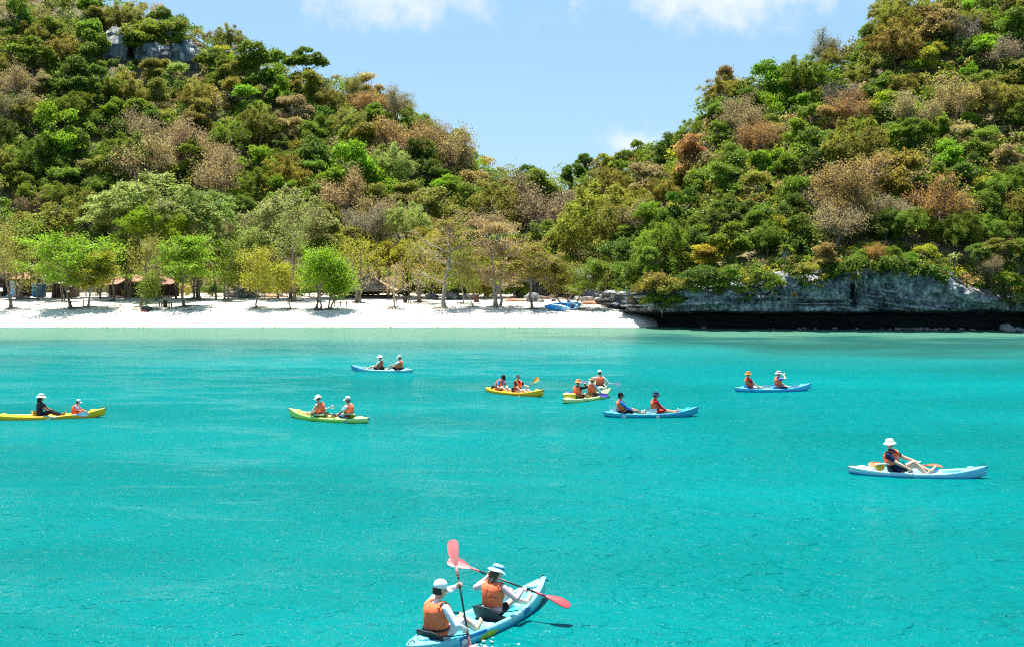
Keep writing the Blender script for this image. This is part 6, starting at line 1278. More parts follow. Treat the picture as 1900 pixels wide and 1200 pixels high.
# ------------------------------------------------------------------ kayaks
def kayak_mat(name, c1, c2, low=None, k=.5):
    m, nt, b = new_mat(name); N, L = nt.nodes, nt.links; tc = N.new('ShaderNodeTexCoord'); sp = N.new('ShaderNodeSeparateXYZ'); L.new(tc.outputs['Object'], sp.inputs[0])
    n = N.new('ShaderNodeTexNoise'); n.inputs['Scale'].default_value = 1.6; n.inputs['Detail'].default_value = 4; n.inputs['Distortion'].default_value = 1.5; L.new(tc.outputs['Object'], n.inputs['Vector'])
    mr = N.new('ShaderNodeMapRange'); mr.inputs['From Min'].default_value = -2.0; mr.inputs['From Max'].default_value = 2.0; mr.inputs['To Min'].default_value = -.15; mr.inputs['To Max'].default_value = .85; L.new(sp.outputs[0], mr.inputs[0])
    ad = N.new('ShaderNodeMath'); ad.operation = 'MULTIPLY_ADD'; ad.inputs[1].default_value = .9; L.new(n.outputs['Fac'], ad.inputs[0]); L.new(mr.outputs[0], ad.inputs[2])
    s2 = N.new('ShaderNodeMapRange'); s2.interpolation_type = 'SMOOTHSTEP'; s2.inputs['From Min'].default_value = k + .05; s2.inputs['From Max'].default_value = k + .6; L.new(ad.outputs[0], s2.inputs[0])
    mx = N.new('ShaderNodeMix'); mx.data_type = 'RGBA'; L.new(s2.outputs[0], mx.inputs[0]); mx.inputs[6].default_value = rgba(c1); mx.inputs[7].default_value = rgba(c2); col = mx.outputs[2]
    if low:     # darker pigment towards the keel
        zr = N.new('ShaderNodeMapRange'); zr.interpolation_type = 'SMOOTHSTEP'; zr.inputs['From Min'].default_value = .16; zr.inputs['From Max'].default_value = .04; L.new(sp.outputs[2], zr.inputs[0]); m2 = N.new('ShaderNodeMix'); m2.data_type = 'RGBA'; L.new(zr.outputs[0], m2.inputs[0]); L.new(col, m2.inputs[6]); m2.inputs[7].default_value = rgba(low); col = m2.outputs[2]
    L.new(col, b.inputs['Base Color']); b.inputs['Roughness'].default_value = .38; b.inputs['Specular IOR Level'].default_value = .4
    nb = N.new('ShaderNodeTexNoise'); nb.inputs['Scale'].default_value = 30; nb.inputs['Detail'].default_value = 6; L.new(tc.outputs['Object'], nb.inputs['Vector']); bp = N.new('ShaderNodeBump'); bp.inputs['Strength'].default_value = .15; bp.inputs['Distance'].default_value = .004; L.new(nb.outputs['Fac'], bp.inputs['Height']); L.new(bp.outputs[0], b.inputs['Normal']); return m
class Kayak:
    def __init__(s, L, B=.80): s.L, s.B = L, B
    def w(s, u): return s.B / 2 * np.where(u > 0, (1 - np.abs(u) ** 2.15) ** .92, (1 - np.abs(u) ** 2.7) ** .80) + .014
    def zk(s, u): return -.11 + np.where(u > 0, .24, .17) * sstep(np.abs(u), .62, 1.0) ** 1.3
    def zg(s, u): return .165 + np.where(u > 0, .23, .07) * np.abs(u) ** 2.4
    def x(s, u): return u * s.L / 2 
    def side(s, u, f, sd, off=.004):
        w, zk, zg = s.w(u), s.zk(u), s.zg(u); y = w * np.interp(f, [0, .10, .22, .5, .82, 1.0, 1.08], [.3, .72, .86, .96, 1.0, .985, .93]); return np.stack([s.x(u), sd * (y + off), zk + np.minimum(f, 1.06) * (zg - zk)], -1)
    def hull(s):
        u = np.concatenate([np.linspace(-1, -.9, 8)[:-1], np.linspace(-.9, .9, 70), np.linspace(.9, 1, 10)[1:]]); w, zk, zg = s.w(u), s.zk(u), s.zg(u); c = sstep(u, -.70, -.60) * (1 - sstep(u, .60, .74)); ridge = np.exp(-((u + .06) / .05) ** 2) * .10 + np.exp(-((u - .36) / .03) ** 2) * .04 + np.exp(-((u + .30) / .03) ** 2) * .03
        fl = .065 + ridge; prof = []
        cr = np.where(u > 0, .05, .035) * np.clip(w / .3, 0, 1)
        for fy, z in ((0, zk), (.35, zk + .004), (.72, zk + .10 * (zg - zk)), (.86, zk + .22 * (zg - zk)), (.96, zk + .5 * (zg - zk)), (1.0, zk + .82 * (zg - zk)), (.985, zg), (.945, zg + .016), (.87, zg + .014 + cr * .1)): prof.append((fy * w, z))
        for fy, zi, zo in ((.80, zg - .005, cr * .35), (.74, zg - .05, cr * .5), (.68, fl + .025, cr * .65), (.50, fl, cr * .8), (.25, fl - .008, cr * .95), (0, fl - .012, cr)): prof.append((fy * w, c * np.minimum(zi, zg) + (1 - c) * (zg + .012 + zo)))
        X = s.x(u); half = [np.stack([X, y, z], 1) for y, z in prof]; loop = half + [np.stack([q[:, 0], -q[:, 1], q[:, 2]], 1) for q in half[-2:0:-1]]
        V = np.stack(loop, 1); n, m = V.shape[:2]; mb = MB(); mb.add(V.reshape(-1, 3), grid_faces(n, m, True)[:, ::-1])
        for e in (0, n - 1): c0 = V[e].mean(0); off = mb.n; mb.add(np.concatenate([V[e], [c0]]), np.stack([np.arange(m), (np.arange(m) + 1) % m, np.full(m, m)], 1)[:, ::-1 if e == 0 else 1]); 
        return mb
    def patch(s, root, name, fn_u, fn_f, sd, mat, n=14, m=4, off=.004):
        """coloured print on the hull side; fn_u(a), fn_f(a, b) with a, b in 0..1"""
        a, b = np.meshgrid(np.linspace(0, 1, n), np.linspace(0, 1, m), indexing='ij'); P = s.side(fn_u(a), fn_f(a, b), sd, off); mb = MB(); F = grid_faces(n, m); mb.add(P.reshape(-1, 3), F if sd > 0 else F[:, ::-1]); return obj(name, mb, mat, root, True)
    def text(s, root, txt, u0, f0, size, sd, mat, slant=.15, name='lettering', flip=1):
        V, F = text_mesh(txt); dz = (s.zg(np.array(u0)) - s.zk(np.array(u0))); u = u0 - sd * flip * (V[:, 0] + V[:, 1] * slant) * size / (s.L / 2); f = f0 + V[:, 1] * size / dz; mb = MB(); mb.add(s.side(u, f, sd, .006), F); return obj(name, mb, mat, root, False)
KN = []
def kayak(stern, bow, L, mat, label, seats, seat_mat=None, ropes=True, extra=None, dz=0.012):
    s = at_z(*stern); b = at_z(*bow); c = (s + b) / 2; d = b - s; h = math.atan2(d[1], d[0]); K = Kayak(L); r = empty('kayak', (c[0], c[1], dz), h); M = Matrix.Translation((c[0], c[1], dz)) @ Matrix.Rotation(h, 4, 'Z')
    obj('hull', K.hull(), mat, r)
    for u, nm in ((.985, 'bow_handle'), (-.985, 'stern_handle')):
        u_ = np.array(u); z = float(K.zg(u_)); x = float(K.x(u_)); mb = MB(); sg = 1 if u > 0 else -1
        add_tube(mb, np.array([[x - sg * .16, 0, z + .015], [x - sg * .10, 0, z + .06], [x - sg * .02, 0, z + .05], [x + sg * .05, 0, z - .04]]), .009, 6); add_tube(mb, np.array([[x + sg * .05, -.05, z - .05], [x + sg * .05, .05, z - .05]]), .014, 6); obj(nm, mb, M_BLACK, r)
    for xs in seats:
        mb = MB(); P = []
        for i in range(7):
            for j in range(9): a = -1 + 2 * j / 8; t = i / 6; P.append([xs - .235 - .07 * t + .16 * a * a * (1 - .3 * t), a * .27 * (1 - .10 * t), .10 + (.26 - .10 * a ** 4) * t])
        P = np.array(P); F = grid_faces(7, 9); mb.add(P, F); mb.add(P + [.035, 0, 0], F[:, ::-1]); rim = [i * 9 for i in range(7)] + [54 + j for j in range(1, 9)] + [i * 9 + 8 for i in range(5, -1, -1)] + [j for j in range(7, 0, -1)]; ix = np.array(rim); q = np.arange(len(ix)); q2 = (q + 1) % len(ix); mb.add(np.concatenate([P[ix], P[ix] + [.035, 0, 0]]), np.stack([q, q2, len(ix) + q2, len(ix) + q], 1)); sb = obj('seat_back', mb, seat_mat or M_BLACK, r)
        for sd in (-1, 1):
            st = MB(); add_tube(st, np.array([[xs - .20, sd * .235, .30], [xs + .05, sd * .30, .24], [xs + .38, sd * .33, .19]]), .011, 5); obj('seat_strap', st, M_BLACK, sb)
        pad = MB(); add_box(pad, (xs, 0, .085), (.36, .40, .045), None, 0, .015); obj('seat_pad', pad, seat_mat or M_BLACK, r)
    for u in (.78, -.80):
        mb = MB(); z = float(K.zg(np.array(u))) + .06; add_lathe(mb, [(0, .012), (.085, .012), (.10, .006), (.105, -.03)], 16, (float(K.x(np.array(u))), 0, z)); obj('hatch_cover', mb, mat if u < 0 else M_BLACK, r) if u < 0 else obj('hatch_cover', mb, mat, r)
    for u in (-.45, .15, .5):
        for sd in (-1, 1):
            mb = MB(); p = K.side(np.array(u), np.array(1.0), sd, .002); add_lathe(mb, [(0, .012), (.012, .010), (.016, 0)], 8, p + [0, -sd * .02, .012]); obj('deck_fitting', mb, M_BLACK, r)
    if extra: extra(K, r)
    tag(r, label, 'kayak', 'kayaks on the bay'); KN.append((r, M, K)); return M, K, r
def blade(mb, p, d, nrm_, mi=1, L=.47, W=.095):
    """spoon-shaped blade starting at p along d"""
    d = nrm(d); nn = nrm(np.asarray(nrm_, float) - d * (np.asarray(nrm_) @ d)); w = np.cross(nn, d); n, m = 15, 7; O = []
    for i in range(n):
        t = i / (n - 1); hw = W * (math.sin(min(1, t * 1.35 + .08) * math.pi / 2) ** 1.1) * (1 - max(0, (t - .82) / .18) ** 2.2 * .62)
        if t < .12: hw = .022 + (hw - .022) * t / .12
        for j in range(m): a = -1 + 2 * j / (m - 1); O.append(p + d * t * L + w * a * hw + nn * (.022 * a * a * math.sin(t * 3.1) - .03 * t * t))
    O = np.array(O); F = grid_faces(n, m); th = nn * .007; rib = np.tile(np.exp(-(np.linspace(-1, 1, m) / .22) ** 2), n)[:, None] * nn * .009
    mb.add(O + th + rib, F, mi); mb.add(O - th - rib, F[:, ::-1], mi); rim = [i * m for i in range(n)] + [(n - 1) * m + j for j in range(1, m)] + [i * m + m - 1 for i in range(n - 2, -1, -1)] + list(range(m - 2, 0, -1)); ix = np.array(rim); q = np.arange(len(ix)); q2 = (q + 1) % len(ix); mb.add(np.concatenate([O[ix] + th, O[ix] - th]), np.stack([q, q2, len(ix) + q2, len(ix) + q], 1), mi)
def paddle(A, B, label, col, colb=None, *, shaft=(.012, .012, .014), na=(0, 0, 1), nb=None, sleeve=True, group='kayak paddles'):
    """double paddle whose blade tips are A and B (world)"""
    A, B = np.asarray(A, float), np.asarray(B, float); c = (A + B) / 2; d = nrm(B - A); Lh = np.linalg.norm(B - A) / 2; r = empty('paddle', c); cm = plain('blade', col, .4, .4, .1, 5); s = MB(); add_tube(s, np.array([-d * (Lh - .46), d * (Lh - .46)]), .0155, 10); obj('shaft', s, plain('shaft', shaft, .4), r)
    for sg, nv in ((-1, na), (1, nb or na)):
        cm = plain('blade', colb, .4, .4, .1, 5) if (colb and sg > 0) else plain('blade', col, .4, .4, .1, 5)
        mb = MB(); blade(mb, d * sg * (Lh - .46), d * sg, nv, 0); b = obj('blade', mb, cm, r); sl = MB(); add_tube(sl, np.array([d * sg * (Lh - .60), d * sg * (Lh - .42)]), .020, 10); obj('sleeve', sl, cm, b)
    for sg in (-1, 1): g = MB(); add_tube(g, np.array([d * sg * .45, d * sg * .465]), .028, 10); obj('drip_ring', g, M_BLACK, r)
    return tag(r, label, 'paddle', group)
def W(M, p): return np.array(M @ Vector(p))

WHITE, NAVY, BLACKC = (.72, .72, .70), (.012, .02, .07), (.012, .012, .015)
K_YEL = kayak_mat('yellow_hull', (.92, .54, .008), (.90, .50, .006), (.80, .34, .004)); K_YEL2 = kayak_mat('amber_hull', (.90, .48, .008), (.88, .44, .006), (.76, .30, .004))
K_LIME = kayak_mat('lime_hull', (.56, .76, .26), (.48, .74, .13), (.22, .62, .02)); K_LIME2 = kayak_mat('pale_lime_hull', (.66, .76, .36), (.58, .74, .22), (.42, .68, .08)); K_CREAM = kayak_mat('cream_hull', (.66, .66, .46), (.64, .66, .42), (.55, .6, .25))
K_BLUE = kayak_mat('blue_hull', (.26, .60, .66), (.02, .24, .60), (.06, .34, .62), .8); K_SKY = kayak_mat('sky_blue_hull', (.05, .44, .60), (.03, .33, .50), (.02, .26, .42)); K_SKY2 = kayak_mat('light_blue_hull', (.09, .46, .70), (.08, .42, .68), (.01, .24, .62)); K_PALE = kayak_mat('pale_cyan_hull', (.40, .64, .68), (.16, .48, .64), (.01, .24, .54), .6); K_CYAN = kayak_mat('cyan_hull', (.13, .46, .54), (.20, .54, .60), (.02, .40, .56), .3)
M_DECW = plain('white_print', (.70, .72, .72), .5); M_DECB = plain('blue_print', (.005, .14, .36), .5); M_DECY = plain('yellow_print', (.50, .50, .03), .5); M_DECK = plain('dark_print', (.01, .02, .06), .5); M_DECG = plain('faint_print', (.30, .34, .05), .5)
band = lambda lo, hi: (lambda a, b: lo + (hi - lo) * b)

# -- nearest kayak, bottom of the picture
def near_extra(K, r):
    K.patch(r, 'yellow_flash', lambda a: -.30 + .30 * a, lambda a, b: .60 + (b - .5) * .42 * np.sin(np.clip(a * 1.1 + .12, 0, 1) * 3.14) ** .7 + .10 * a, -1, M_DECY); K.text(r, 'NOVA', -.27, .58, .045, -1, M_DECG, .3)
    K.text(r, 'Water', .10, .72, .085, -1, M_DECW, .35); K.text(r, 'Tour', .24, .80, .085, -1, M_DECW, .35)
    K.patch(r, 'blue_flash', lambda a: .36 + .13 * a, lambda a, b: .62 + .45 * b * (1 - .4 * a), -1, M_DECB); K.patch(r, 'blue_flash', lambda a: -.56 + .34 * a, lambda a, b: .86 + .2 * b, -1, M_DECB); K.patch(r, 'blue_flash', lambda a: -.60 + .25 * a, lambda a, b: .80 + .26 * b, 1, M_DECB)
    em = MB(); cx = float(K.x(np.array(-.62))); cz = float(K.zg(np.array(-.62)))
    for q, (rad, mat_, up) in enumerate(((.085, M_DECB, .010), (.062, M_DECW, .014))):
        e = K.patch(r, 'emblem_ring' if q == 0 else 'emblem', lambda a, rad=rad: -.50 + rad / (K.L / 2) * (2 * a - 1), lambda a, b, rad=rad: .70 + (2 * b - 1) * rad / .29 * np.sqrt(np.clip(1 - (2 * a - 1) ** 2, 0, 1)), -1, mat_, 16, 9, .005 + .003 * q)
M10, K10, r10 = kayak((757, 1228), (1010, 1112), 3.75, K_CYAN, 'cyan sit-on-top kayak nearest the camera with two paddlers and yellow flash', (-1.18, .26), extra=near_extra)
pm = person(dict(kay=M10, x=-1.18, k=1.07, lean=4, slump=.30, twist=-10, yaw=-22, pitch=4, voxel=.0088, skin='fair', shirt=(.62, .64, .68), sleeve='long', shorts=(.70, .70, .70), short_len=.9, hat='cap', hat_c=(.78, .78, .80), hair='dark', rh=(.27, -.36, .06), lh=(.46, -.06, .66), rhg=(.25, -.3, .9), lhg=(.2, -.25, .95), rhe=(-.5, -.7, -.5), lhe=(.2, .9, -.2), rf=(.70, -.20, -.06), lf=(.74, .16, -.06), back_straps=(np.pi - .5, np.pi + .45), belts=(.14,),
    label='person in white cap, grey sleeves and orange vest holding a paddle upright'))
hu, hl_ = np.array(pm.h['lh']), np.array(pm.h['rh']); d = nrm(hu - hl_); wu, wl_ = W(pm.M, hu), W(pm.M, hl_); dw = nrm(wu - wl_)
paddle(wu + dw * .72, wl_ - dw * .62, 'paddle with pink-red blade held upright by the nearest paddler', (.72, .20, .20), na=(-.25, -.9, .2))
pw = person(dict(kay=M10, x=.28, lean=2, slump=.42, twist=4, yaw=-28, pitch=14, voxel=.0088, k=.97, skin='pink', shirt=(.62, .42, .44), sleeve='long', shorts=(.02, .02, .022), short_len=.5, hat='bucket', hat_c=(.36, .62, .74), band=(.02, .22, .42), hair='brown', long_hair=True, rh=(.44, -.40, .34), lh=(.30, .32, .50), rhg=(-.1, .9, .2), lhg=(-.1, .9, .2), rhe=(-.1, -.8, -.7), lhe=(-.1, .9, -.6), rf=(.78, -.20, .0), lf=(.76, .18, .02), vest_lo=.12, belts=(), vest_text=(('STARS', .26, np.pi + .52, .042, (.05, .012, .02)), ('SN', .28, np.pi - .55, .036, (.05, .012, .02))),
    label='person in pale blue hat and pink sleeves paddling at the front of the nearest kayak'))
wl2, wr2 = W(pw.M, pw.h['lh']), W(pw.M, pw.h['rh']); dw = nrm(wl2 - wr2); paddle(wl2 + dw * .78, wr2 - dw * .80, 'paddle with pink-red blades held level by the person in the pale blue hat', (.68, .16, .16), (.30, .025, .035), na=(.2, -.75, .6), nb=(.1, -.35, .9))  # right blade coloured darker: the shade on its visible side is painted in

# -- lone paddler at right
def man_extra(K, r):
    for i, (u0, w_, f0) in enumerate(((-.02, .020, .42), (-.10, .016, .50), (-.17, .022, .40), (-.22, .012, .40), (-.26, .03, .38), (.04, .012, .45), (-.30, .02, .44))): K.patch(r, 'dark_print', lambda a, u0=u0, w_=w_: u0 + w_ * a, lambda a, b, f0=f0: f0 + .10 * b * (1 + .8 * a) + .04 * np.sin(a * 9), -1, M_DECK, 8, 3)
    K.text(r, 'a f a n', -.30, .40, .06, -1, M_DECK, .3)
M9, K9, r9 = kayak((1582, 881), (1822, 891), 3.65, K_PALE, 'pale cyan kayak with blue bow carrying a lone person at right', (-.52,), extra=man_extra)
p9 = person(dict(kay=M9, x=-.50, lean=33, slump=.40, twist=-28, yaw=-52, pitch=-4, fat=1.18, k=1.14, voxel=.0115, skin='fair', shirt=NAVY, sleeve='short', shorts=(.012, .014, .02), short_len=.45, hat='bucket', hat_c=(.80, .78, .70), hair='grey', glasses=True, vest_open=True, vest_lo=.20, belts=(), shirt_print=True, rh=(.40, -.42, -.02), lh=(.50, .16, .18), rhg=(1, 0, 0), lhg=(0, 1, .2), curl=.5, rf=(.66, -.15, -.06), lf=(.80, .10, -.03), knee=(.0, 0, 1), label='person in white hat and navy shirt leaning back in the pale cyan kayak'))
paddle(W(M9, (-1.28, -.04, .33)), W(M9, (.74, .46, .28)), 'orange-bladed paddle resting beside the lone person at right', (.62, .12, .035), na=(0, -.5, .85), nb=(0, -.2, 1))
def gear_fn():
    o = empty('dry_bag', W(M9, (-1.0, -.14, .26))); me = rock_mesh('bag', 8, plain('amber_bag', (.55, .30, .01), .5), 3, .15); b = link('bag', me, o, (0, 0, .03)); b.scale = (.15, .12, .10); mb = MB(); add_tube(mb, np.array([[-.15, -.05, .1], [.1, -.1, .13], [.34, -.12, .13]]), [.02, .022, .028], 8); obj('bottle', mb, M_WHITE, o); tag(o, 'amber dry bag with white bottle behind the lone person', 'bag')
gear_fn()

# -- blue kayak right of the middle
def emb(K, r):
    for u0 in (-.60, .10): K.patch(r, 'round_emblem', lambda a: u0 + .045 * (2 * a - 1), lambda a, b: .62 + (2 * b - 1) * .30 * np.sqrt(np.clip(1 - (2 * a - 1) ** 2, 0, 1)), -1, M_DECW, 12, 6)
M7, K7, r7 = kayak((1118, 775), (1297, 773), 3.75, K_SKY, 'sky blue kayak with white round emblems and two people, centre right', (-1.12, .16), seat_mat=plain('navy_seat', (.012, .016, .03), .7), extra=emb)
person(dict(kay=M7, x=-1.10, lean=24, slump=.35, yaw=-12, skin='tan', shirt=(.02, .20, .55), sleeve='long', shorts=BLACKC, short_len=.8, hat='cap', hat_c=(.012, .014, .02), hair='dark', rh=(.42, -.14, .04), lh=(.40, .16, .06), rf=(.82, -.12, -.04), lf=(.80, .14, -.04), label='person in black cap and blue sleeves at the back of the sky blue kayak'))
person(dict(kay=M7, x=.20, lean=16, slump=.40, yaw=-5, skin='tan', shirt=(.75, .02, .03), sleeve='long', shorts=(.6, .015, .02), short_len=.6, hat='bucket', hat_c=(.02, .03, .07), hair='dark', rh=(.46, -.12, .02), lh=(.44, .16, .02), rf=(.92, -.12, -.03), lf=(.95, .12, .0), label='person in navy hat and red sleeves at the front of the sky blue kayak'))
paddle(W(M7, (-1.62, -.05, .30)), W(M7, (.16, -.34, .28)), 'white-bladed paddle lying beside the person in the black cap', (.70, .74, .78), na=(0, -.9, .3))

# -- blue kayak towards the right
M8, K8, r8 = kayak((1362, 728), (1506, 726), 3.7, K_SKY2, 'light blue kayak with two people farther off at right', (-1.12, .26), seat_mat=plain('blue_seat', (.02, .13, .42), .6))
person(dict(kay=M8, x=-1.10, lean=24, slump=.35, yaw=0, skin='fair', shirt=(.50, .02, .03), sleeve='short', shorts=(.62, .6, .58), short_len=.7, hat='bucket', hat_c=(.50, .20, .05), hair='brown', rh=(.50, -.16, -.02), lh=(.48, .16, .0), rf=(.85, -.12, -.05), lf=(.85, .12, -.05), label='person in orange-brown hat and red shirt in the light blue kayak'))
person(dict(kay=M8, x=.28, lean=14, slump=.35, yaw=-6, skin='fair', shirt=(.18, .16, .55), sleeve='short', shorts=(.02, .04, .16), short_len=.7, hat='bucket', hat_c=(.74, .74, .70), band=(.012, .012, .012), hair='dark', rh=(.26, -.05, .66), rhe=(.8, -.6, -.2), lh=(.44, .14, .02), rf=(.84, -.12, -.05), lf=(.84, .12, -.05), label='person in purple-blue shirt raising a hand to a white hat'))
paddle(W(M8, (-.62, -.30, .28)), W(M8, (1.20, -.26, .26)), 'white-bladed paddle lying along the light blue kayak', (.70, .74, .78), na=(0, -.9, .3))

# -- lime kayak in the middle and the cream one beyond it
M5, K5, r5 = kayak((1048, 750), (1129, 737), 3.5, K_LIME2, 'pale lime kayak in the middle seen from behind with two people', (-.72, .34), seat_mat=plain('olive_seat', (.05, .06, .03), .7))
person(dict(kay=M5, x=-.70, lean=8, slump=.3, yaw=10, skin='tan', shirt=BLACKC, sleeve='long', shorts=BLACKC, hat='bucket', hat_c=(.60, .22, .08), hair='brown', rh=(.40, -.12, .62), rhe=(.2, -1, -.2), lh=(.40, .18, .05), rf=(.75, -.14, -.05), label='person in orange hat and black sleeves with one hand raised'))
person(dict(kay=M5, x=.36, lean=8, slump=.3, yaw=-20, pitch=6, skin='fair', shirt=(.55, .60, .66), sleeve='long', shorts=(.04, .06, .02), hat='wide', hat_c=(.38, .24, .11), band=(.06, .03, .02), hair='brown', rh=(.42, -.30, .0), lh=(.40, .20, .05), label='person in tan brimmed hat and pale sleeves in the pale lime kayak'))
paddle(W(M5, (-.62, .75, .34)), W(M5, (.72, -.62, .22)), 'purple-bladed paddle across the pale lime kayak', (.09, .06, .42), na=(0, -.6, .7), nb=(-.3, -.8, .5))
def crate():
    o = empty('yellow_crate', W(M5, (-1.22, .06, .20)), math.radians(8)); mb = MB(); add_box(mb, (0, 0, .10), (.50, .30, .18), None, 0, .03); obj('body', mb, M_YEL, o); mb = MB(); add_box(mb, (0, 0, .20), (.53, .33, .03), None, 0, .01); obj('lid', mb, M_YEL, o); tag(o, 'yellow box on the stern of the pale lime kayak', 'box')
crate()
M6, K6, r6 = kayak((1118, 731), (1100, 712), 3.5, K_CREAM, 'cream kayak pointing away, hidden behind the pale lime one', (-1.0,))
person(dict(kay=M6, x=-1.0, lean=4, slump=.25, skin='fair', shirt=(.66, .68, .72), sleeve='long', shorts=BLACKC, hat='cap', hat_c=(.80, .80, .80), hair='dark', rh=(.34, -.34, .10), lh=(.34, .32, .12), vest_text=(('oo', .30, np.pi + .5, .045, (.50, .20, .35)), ('oo', .30, np.pi - .5, .045, (.50, .20, .35))), label='person in white cap seen from behind, farthest of the middle group'))
paddle(W(M6, (-.62, .95, .42)), W(M6, (-.62, -1.05, .30)), 'white-bladed paddle held by the person in the white cap seen from behind', (.72, .75, .78), na=(0, -1, .2), nb=(0, -1, .2))

# -- amber kayak
M4, K4, r4 = kayak((899, 728), (1011, 739), 3.45, K_YEL2, 'amber yellow kayak with two people in the middle distance', (-1.0, .22))
person(dict(kay=M4, x=-.98, lean=-14, slump=.5, yaw=-10, pitch=18, skin='fair', shirt=(.02, .22, .55), sleeve='short', shorts=(.3, .2, .18), short_len=.6, hat='cap', hat_c=(.015, .015, .02), hair='dark', rh=(.52, -.16, .06), lh=(.50, .16, .08), rf=(.74, -.14, -.05), label='person in black cap bending forward at the back of the amber kayak'))
p4 = person(dict(kay=M4, x=.24, lean=10, slump=.3, yaw=-25, skin='fair', shirt=BLACKC, sleeve='short', shorts=(.6, .58, .55), short_len=.7, hair='dark', glasses=True, rh=(.40, -.20, .0), lh=(.42, .26, .22), rhg=(0, .8, .5), lhg=(0, .8, .5), label='bareheaded person in sunglasses paddling at the front of the amber kayak'))
a, b = W(p4.M, p4.h['lh']), W(p4.M, p4.h['rh']); d = nrm(a - b); paddle(a + d * .78, b - d * .62, 'yellow-bladed paddle raised by the person in sunglasses', (.62, .30, .04), na=(.3, -.8, .3))

# -- far blue kayak
M3, K3, r3 = kayak((766, 693), (652, 690), 3.65, K_BLUE, 'blue and cyan kayak farthest off near the beach with two people', (-1.02, .12))
person(dict(kay=M3, x=-1.0, lean=16, slump=.3, pitch=4, skin='fair', shirt=(.70, .66, .62), sleeve='short', shorts=BLACKC, short_len=.7, hat='cap', hat_c=(.70, .62, .50), hair='brown', rh=(.46, -.16, .22), lh=(.48, .16, .24), rf=(.70, -.12, -.05), lf=(.70, .12, -.05), label='person in a pale visor with arms out in the farthest kayak'))
person(dict(kay=M3, x=.14, lean=14, slump=.3, pitch=6, skin='fair', shirt=(.75, .74, .72), sleeve='short', shorts=BLACKC, short_len=.6, hat='bucket', hat_c=(.76, .76, .76), hair='dark', rh=(.44, -.14, .0), lh=(.44, .16, .02), vest_mat=plain('dull_orange_vest', (.50, .12, .05), .75), rf=(.76, -.12, -.05), lf=(.76, .12, -.05), label='person in white hat and white shirt at the front of the farthest kayak'))

# -- lime kayak at left of the middle
def ring(K, r): K.patch(r, 'round_emblem', lambda a: -.56 + .04 * (2 * a - 1), lambda a, b: .66 + (2 * b - 1) * .26 * np.sqrt(np.clip(1 - (2 * a - 1) ** 2, 0, 1)), 1, plain('grey_print', (.35, .38, .30), .5), 12, 6)
M2, K2, r2 = kayak((684, 787), (537, 776), 3.65, K_LIME, 'bright lime kayak with two people in white hats left of centre', (-.92, .34), seat_mat=plain('green_seat', (.04, .06, .02), .7), extra=ring)
person(dict(kay=M2, x=.36, lean=4, slump=.4, pitch=14, skin='fair', shirt=(.72, .68, .64), sleeve='none', shorts=(.03, .045, .015), short_len=.8, hat='bucket', hat_c=(.76, .77, .78), hair='brown', rh=(.42, -.18, .04), lh=(.40, .20, .02), lhe=(-.2, .8, -.6), label='person in white brimmed hat at the front of the bright lime kayak'))
person(dict(kay=M2, x=-.92, lean=10, slump=.3, yaw=8, skin='tan', shirt=(.78, .78, .78), sleeve='short', shorts=(.03, .12, .35), hat='cap', hat_c=(.60, .62, .64), hair='brown', rh=(.42, -.16, .02), lh=(.46, .24, .0), belts=(.11, .20), label='person in grey-white cap and white shirt at the back of the bright lime kayak'))
paddle(W(M2, (.62, -.45, .36)), W(M2, (-.48, .26, .62)), 'paddle with broad white blade behind the person at the front of the lime kayak', (.72, .76, .78), shaft=(.5, .5, .5), na=(0, .9, .2))
paddle(W(M2, (.55, .36, .24)), W(M2, (-1.40, .25, .40)), 'paddle laid along the side of the bright lime kayak', (.55, .70, .50), na=(0, .2, 1))

# -- yellow kayak at the left edge
def yex(K, r):
    K.text(r, 'kaya', .06, .48, .10, -1, plain('grey_brown_print', (.25, .14, .05), .6), .2); K.patch(r, 'dark_print', lambda a: .07 + .06 * a, lambda a, b: .62 + .06 * b * (1 - a), -1, M_DECK)
M1, K1, r1 = kayak((-7, 781), (189, 776), 4.1, K_YEL, 'long yellow kayak at the left edge with an adult and a child', (-.34,), seat_mat=plain('mustard_seat', (.35, .20, .01), .6), extra=yex)
person(dict(kay=M1, x=-.34, lean=6, slump=.3, k=1.02, skin='brown', shirt=(.035, .035, .042), sleeve='short', shorts=BLACKC, short_len=1.0, pants=True, hat='bucket', hat_c=(.74, .73, .68), hair='dark', long_hair=True, vest=False, rh=(.52, -.14, .06), lh=(.50, .16, .06), rf=(.76, -.14, -.05), label='person in white brimmed hat and dark shirt at the back of the long yellow kayak'))
person(dict(kay=M1, x=.92, lean=-2, slump=.45, k=.76, z=.17, skin='tan', shirt=(.30, .38, .62), sleeve='short', shorts=(.50, .10, .03), short_len=1.0, hat='cap', hat_c=(.55, .62, .75), hair='dark', rh=(.58, -.14, .10), lh=(.58, .14, .12), belts=(.11, .20), rf=(.72, -.16, -.04), lf=(.72, .16, -.04), label='child in blue-white cap and orange vest at the front of the yellow kayak'))
paddle(W(M1, (-.22, -.40, .10)), W(M1, (1.50, -.40, .26)), 'pale-bladed paddle along the side of the long yellow kayak', (.62, .70, .76), shaft=(.5, .34, .02), na=(0, -1, .1))

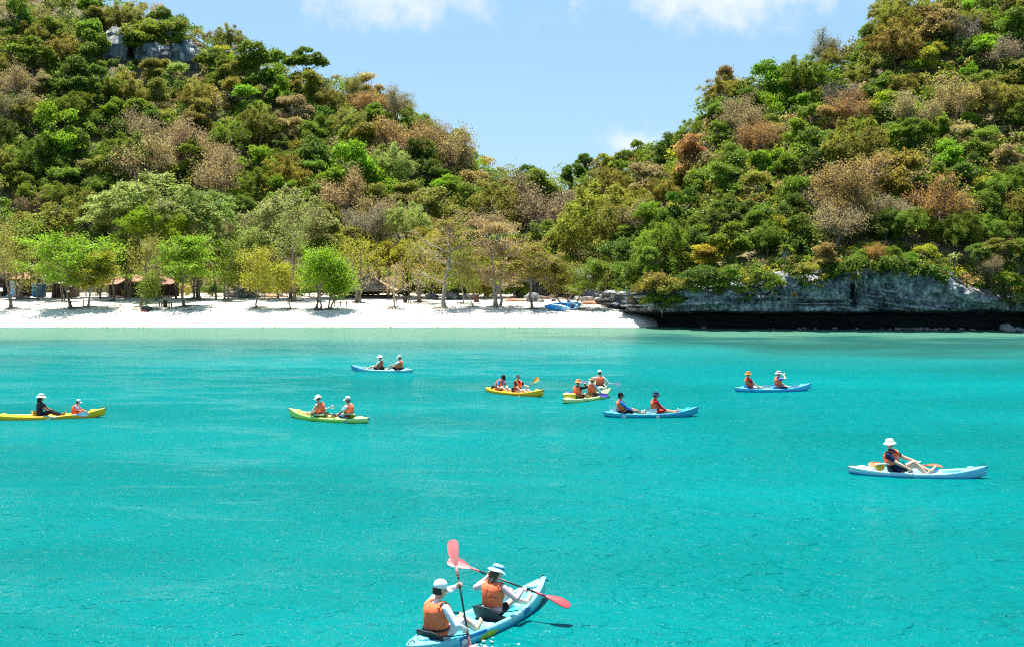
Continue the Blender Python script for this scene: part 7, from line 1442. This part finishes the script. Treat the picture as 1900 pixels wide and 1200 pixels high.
# -- kayaks pulled up on the sand
def beached():
    for i, (px, py, a, tl, lab) in enumerate([(1032, 577, 155, 70, 'blue and white kayak lying on its side on the sand, lowest of the pile'), (1052, 575, 165, -60, 'blue and white kayak leaning on the first one'), (1063, 572, 118, 40, 'bright blue kayak at the right end of the pile on the sand')]):
        p = hit_ground(px, py); K = Kayak(2.9, .72); r = empty('beached_kayak', p + np.array([0, 0, .28 + .05 * i])); r.rotation_euler = (math.radians(tl), math.radians(-4), math.radians(a)); obj('hull', K.hull(), kayak_mat('blue_white_hull', (.35, .52, .60), (.01, .20, .48), None, .25) if i < 2 else kayak_mat('bright_blue_hull', (.02, .26, .50), (.01, .20, .46)), r)
        for xs in (-.6, .4): mb = MB(); add_box(mb, (xs, 0, .10), (.30, .34, .05), None, 0, .015); obj('seat_pad', mb, M_BLACK, r)
        mb = MB(); add_tube(mb, np.array([[1.35, -.05, .33], [1.40, .05, .33]]), .014, 6); obj('bow_handle', mb, M_BLACK, r); K.patch(r, 'white_flash', lambda q: -.5 + .7 * q, lambda q, b: .45 + .35 * b * np.sin(q * 3.14), 1, M_DECW); K.patch(r, 'white_flash', lambda q: -.4 + .7 * q, lambda q, b: .45 + .35 * b * np.sin(q * 3.14), -1, M_DECW); tag(r, lab, 'kayak', 'kayaks pulled up on the sand')
    p = hit_ground(1027, 571); o = empty('pink_vest', p + np.array([0, 0, .75])); me = rock_mesh('cloth', 4, plain('pink_cloth', (.5, .03, .12), .8), 3, .3, 0, .5); b = link('cloth', me, o); b.scale = (.28, .2, .18); tag(o, 'pink-red cloth lying on the pile of beached kayaks', 'cloth')
beached()

# spray where the near paddle enters the water
def spray():
    r = np.random.default_rng(9); base = W(pm.M, pm.h['rh']); mb = MB(); me = rock_mesh('drop', 2, M_WHITE, 1, .3); V0 = np.empty(len(me.vertices) * 3, np.float32); me.vertices.foreach_get('co', V0); V0 = V0.reshape(-1, 3); F0 = np.array([list(p.vertices) for p in me.polygons]); bpy.data.meshes.remove(me)
    for i in range(130):
        a = r.uniform(0, 6.28); q = abs(r.normal()) * .42; p = np.array([base[0] + .12 + q * math.cos(a) * 1.3, base[1] - .15 + q * math.sin(a) * .8, .03 + abs(r.normal()) * .03]); mb.add(V0 * np.array([1.5, 1.2, .35]) * r.uniform(.006, .030) + p, F0)
    o = obj('water_spray', mb, plain('foam', (.72, .80, .80), .4)); tag(o, 'white splash droplets where the nearest paddle enters the water', 'spray', kind='stuff')
spray()
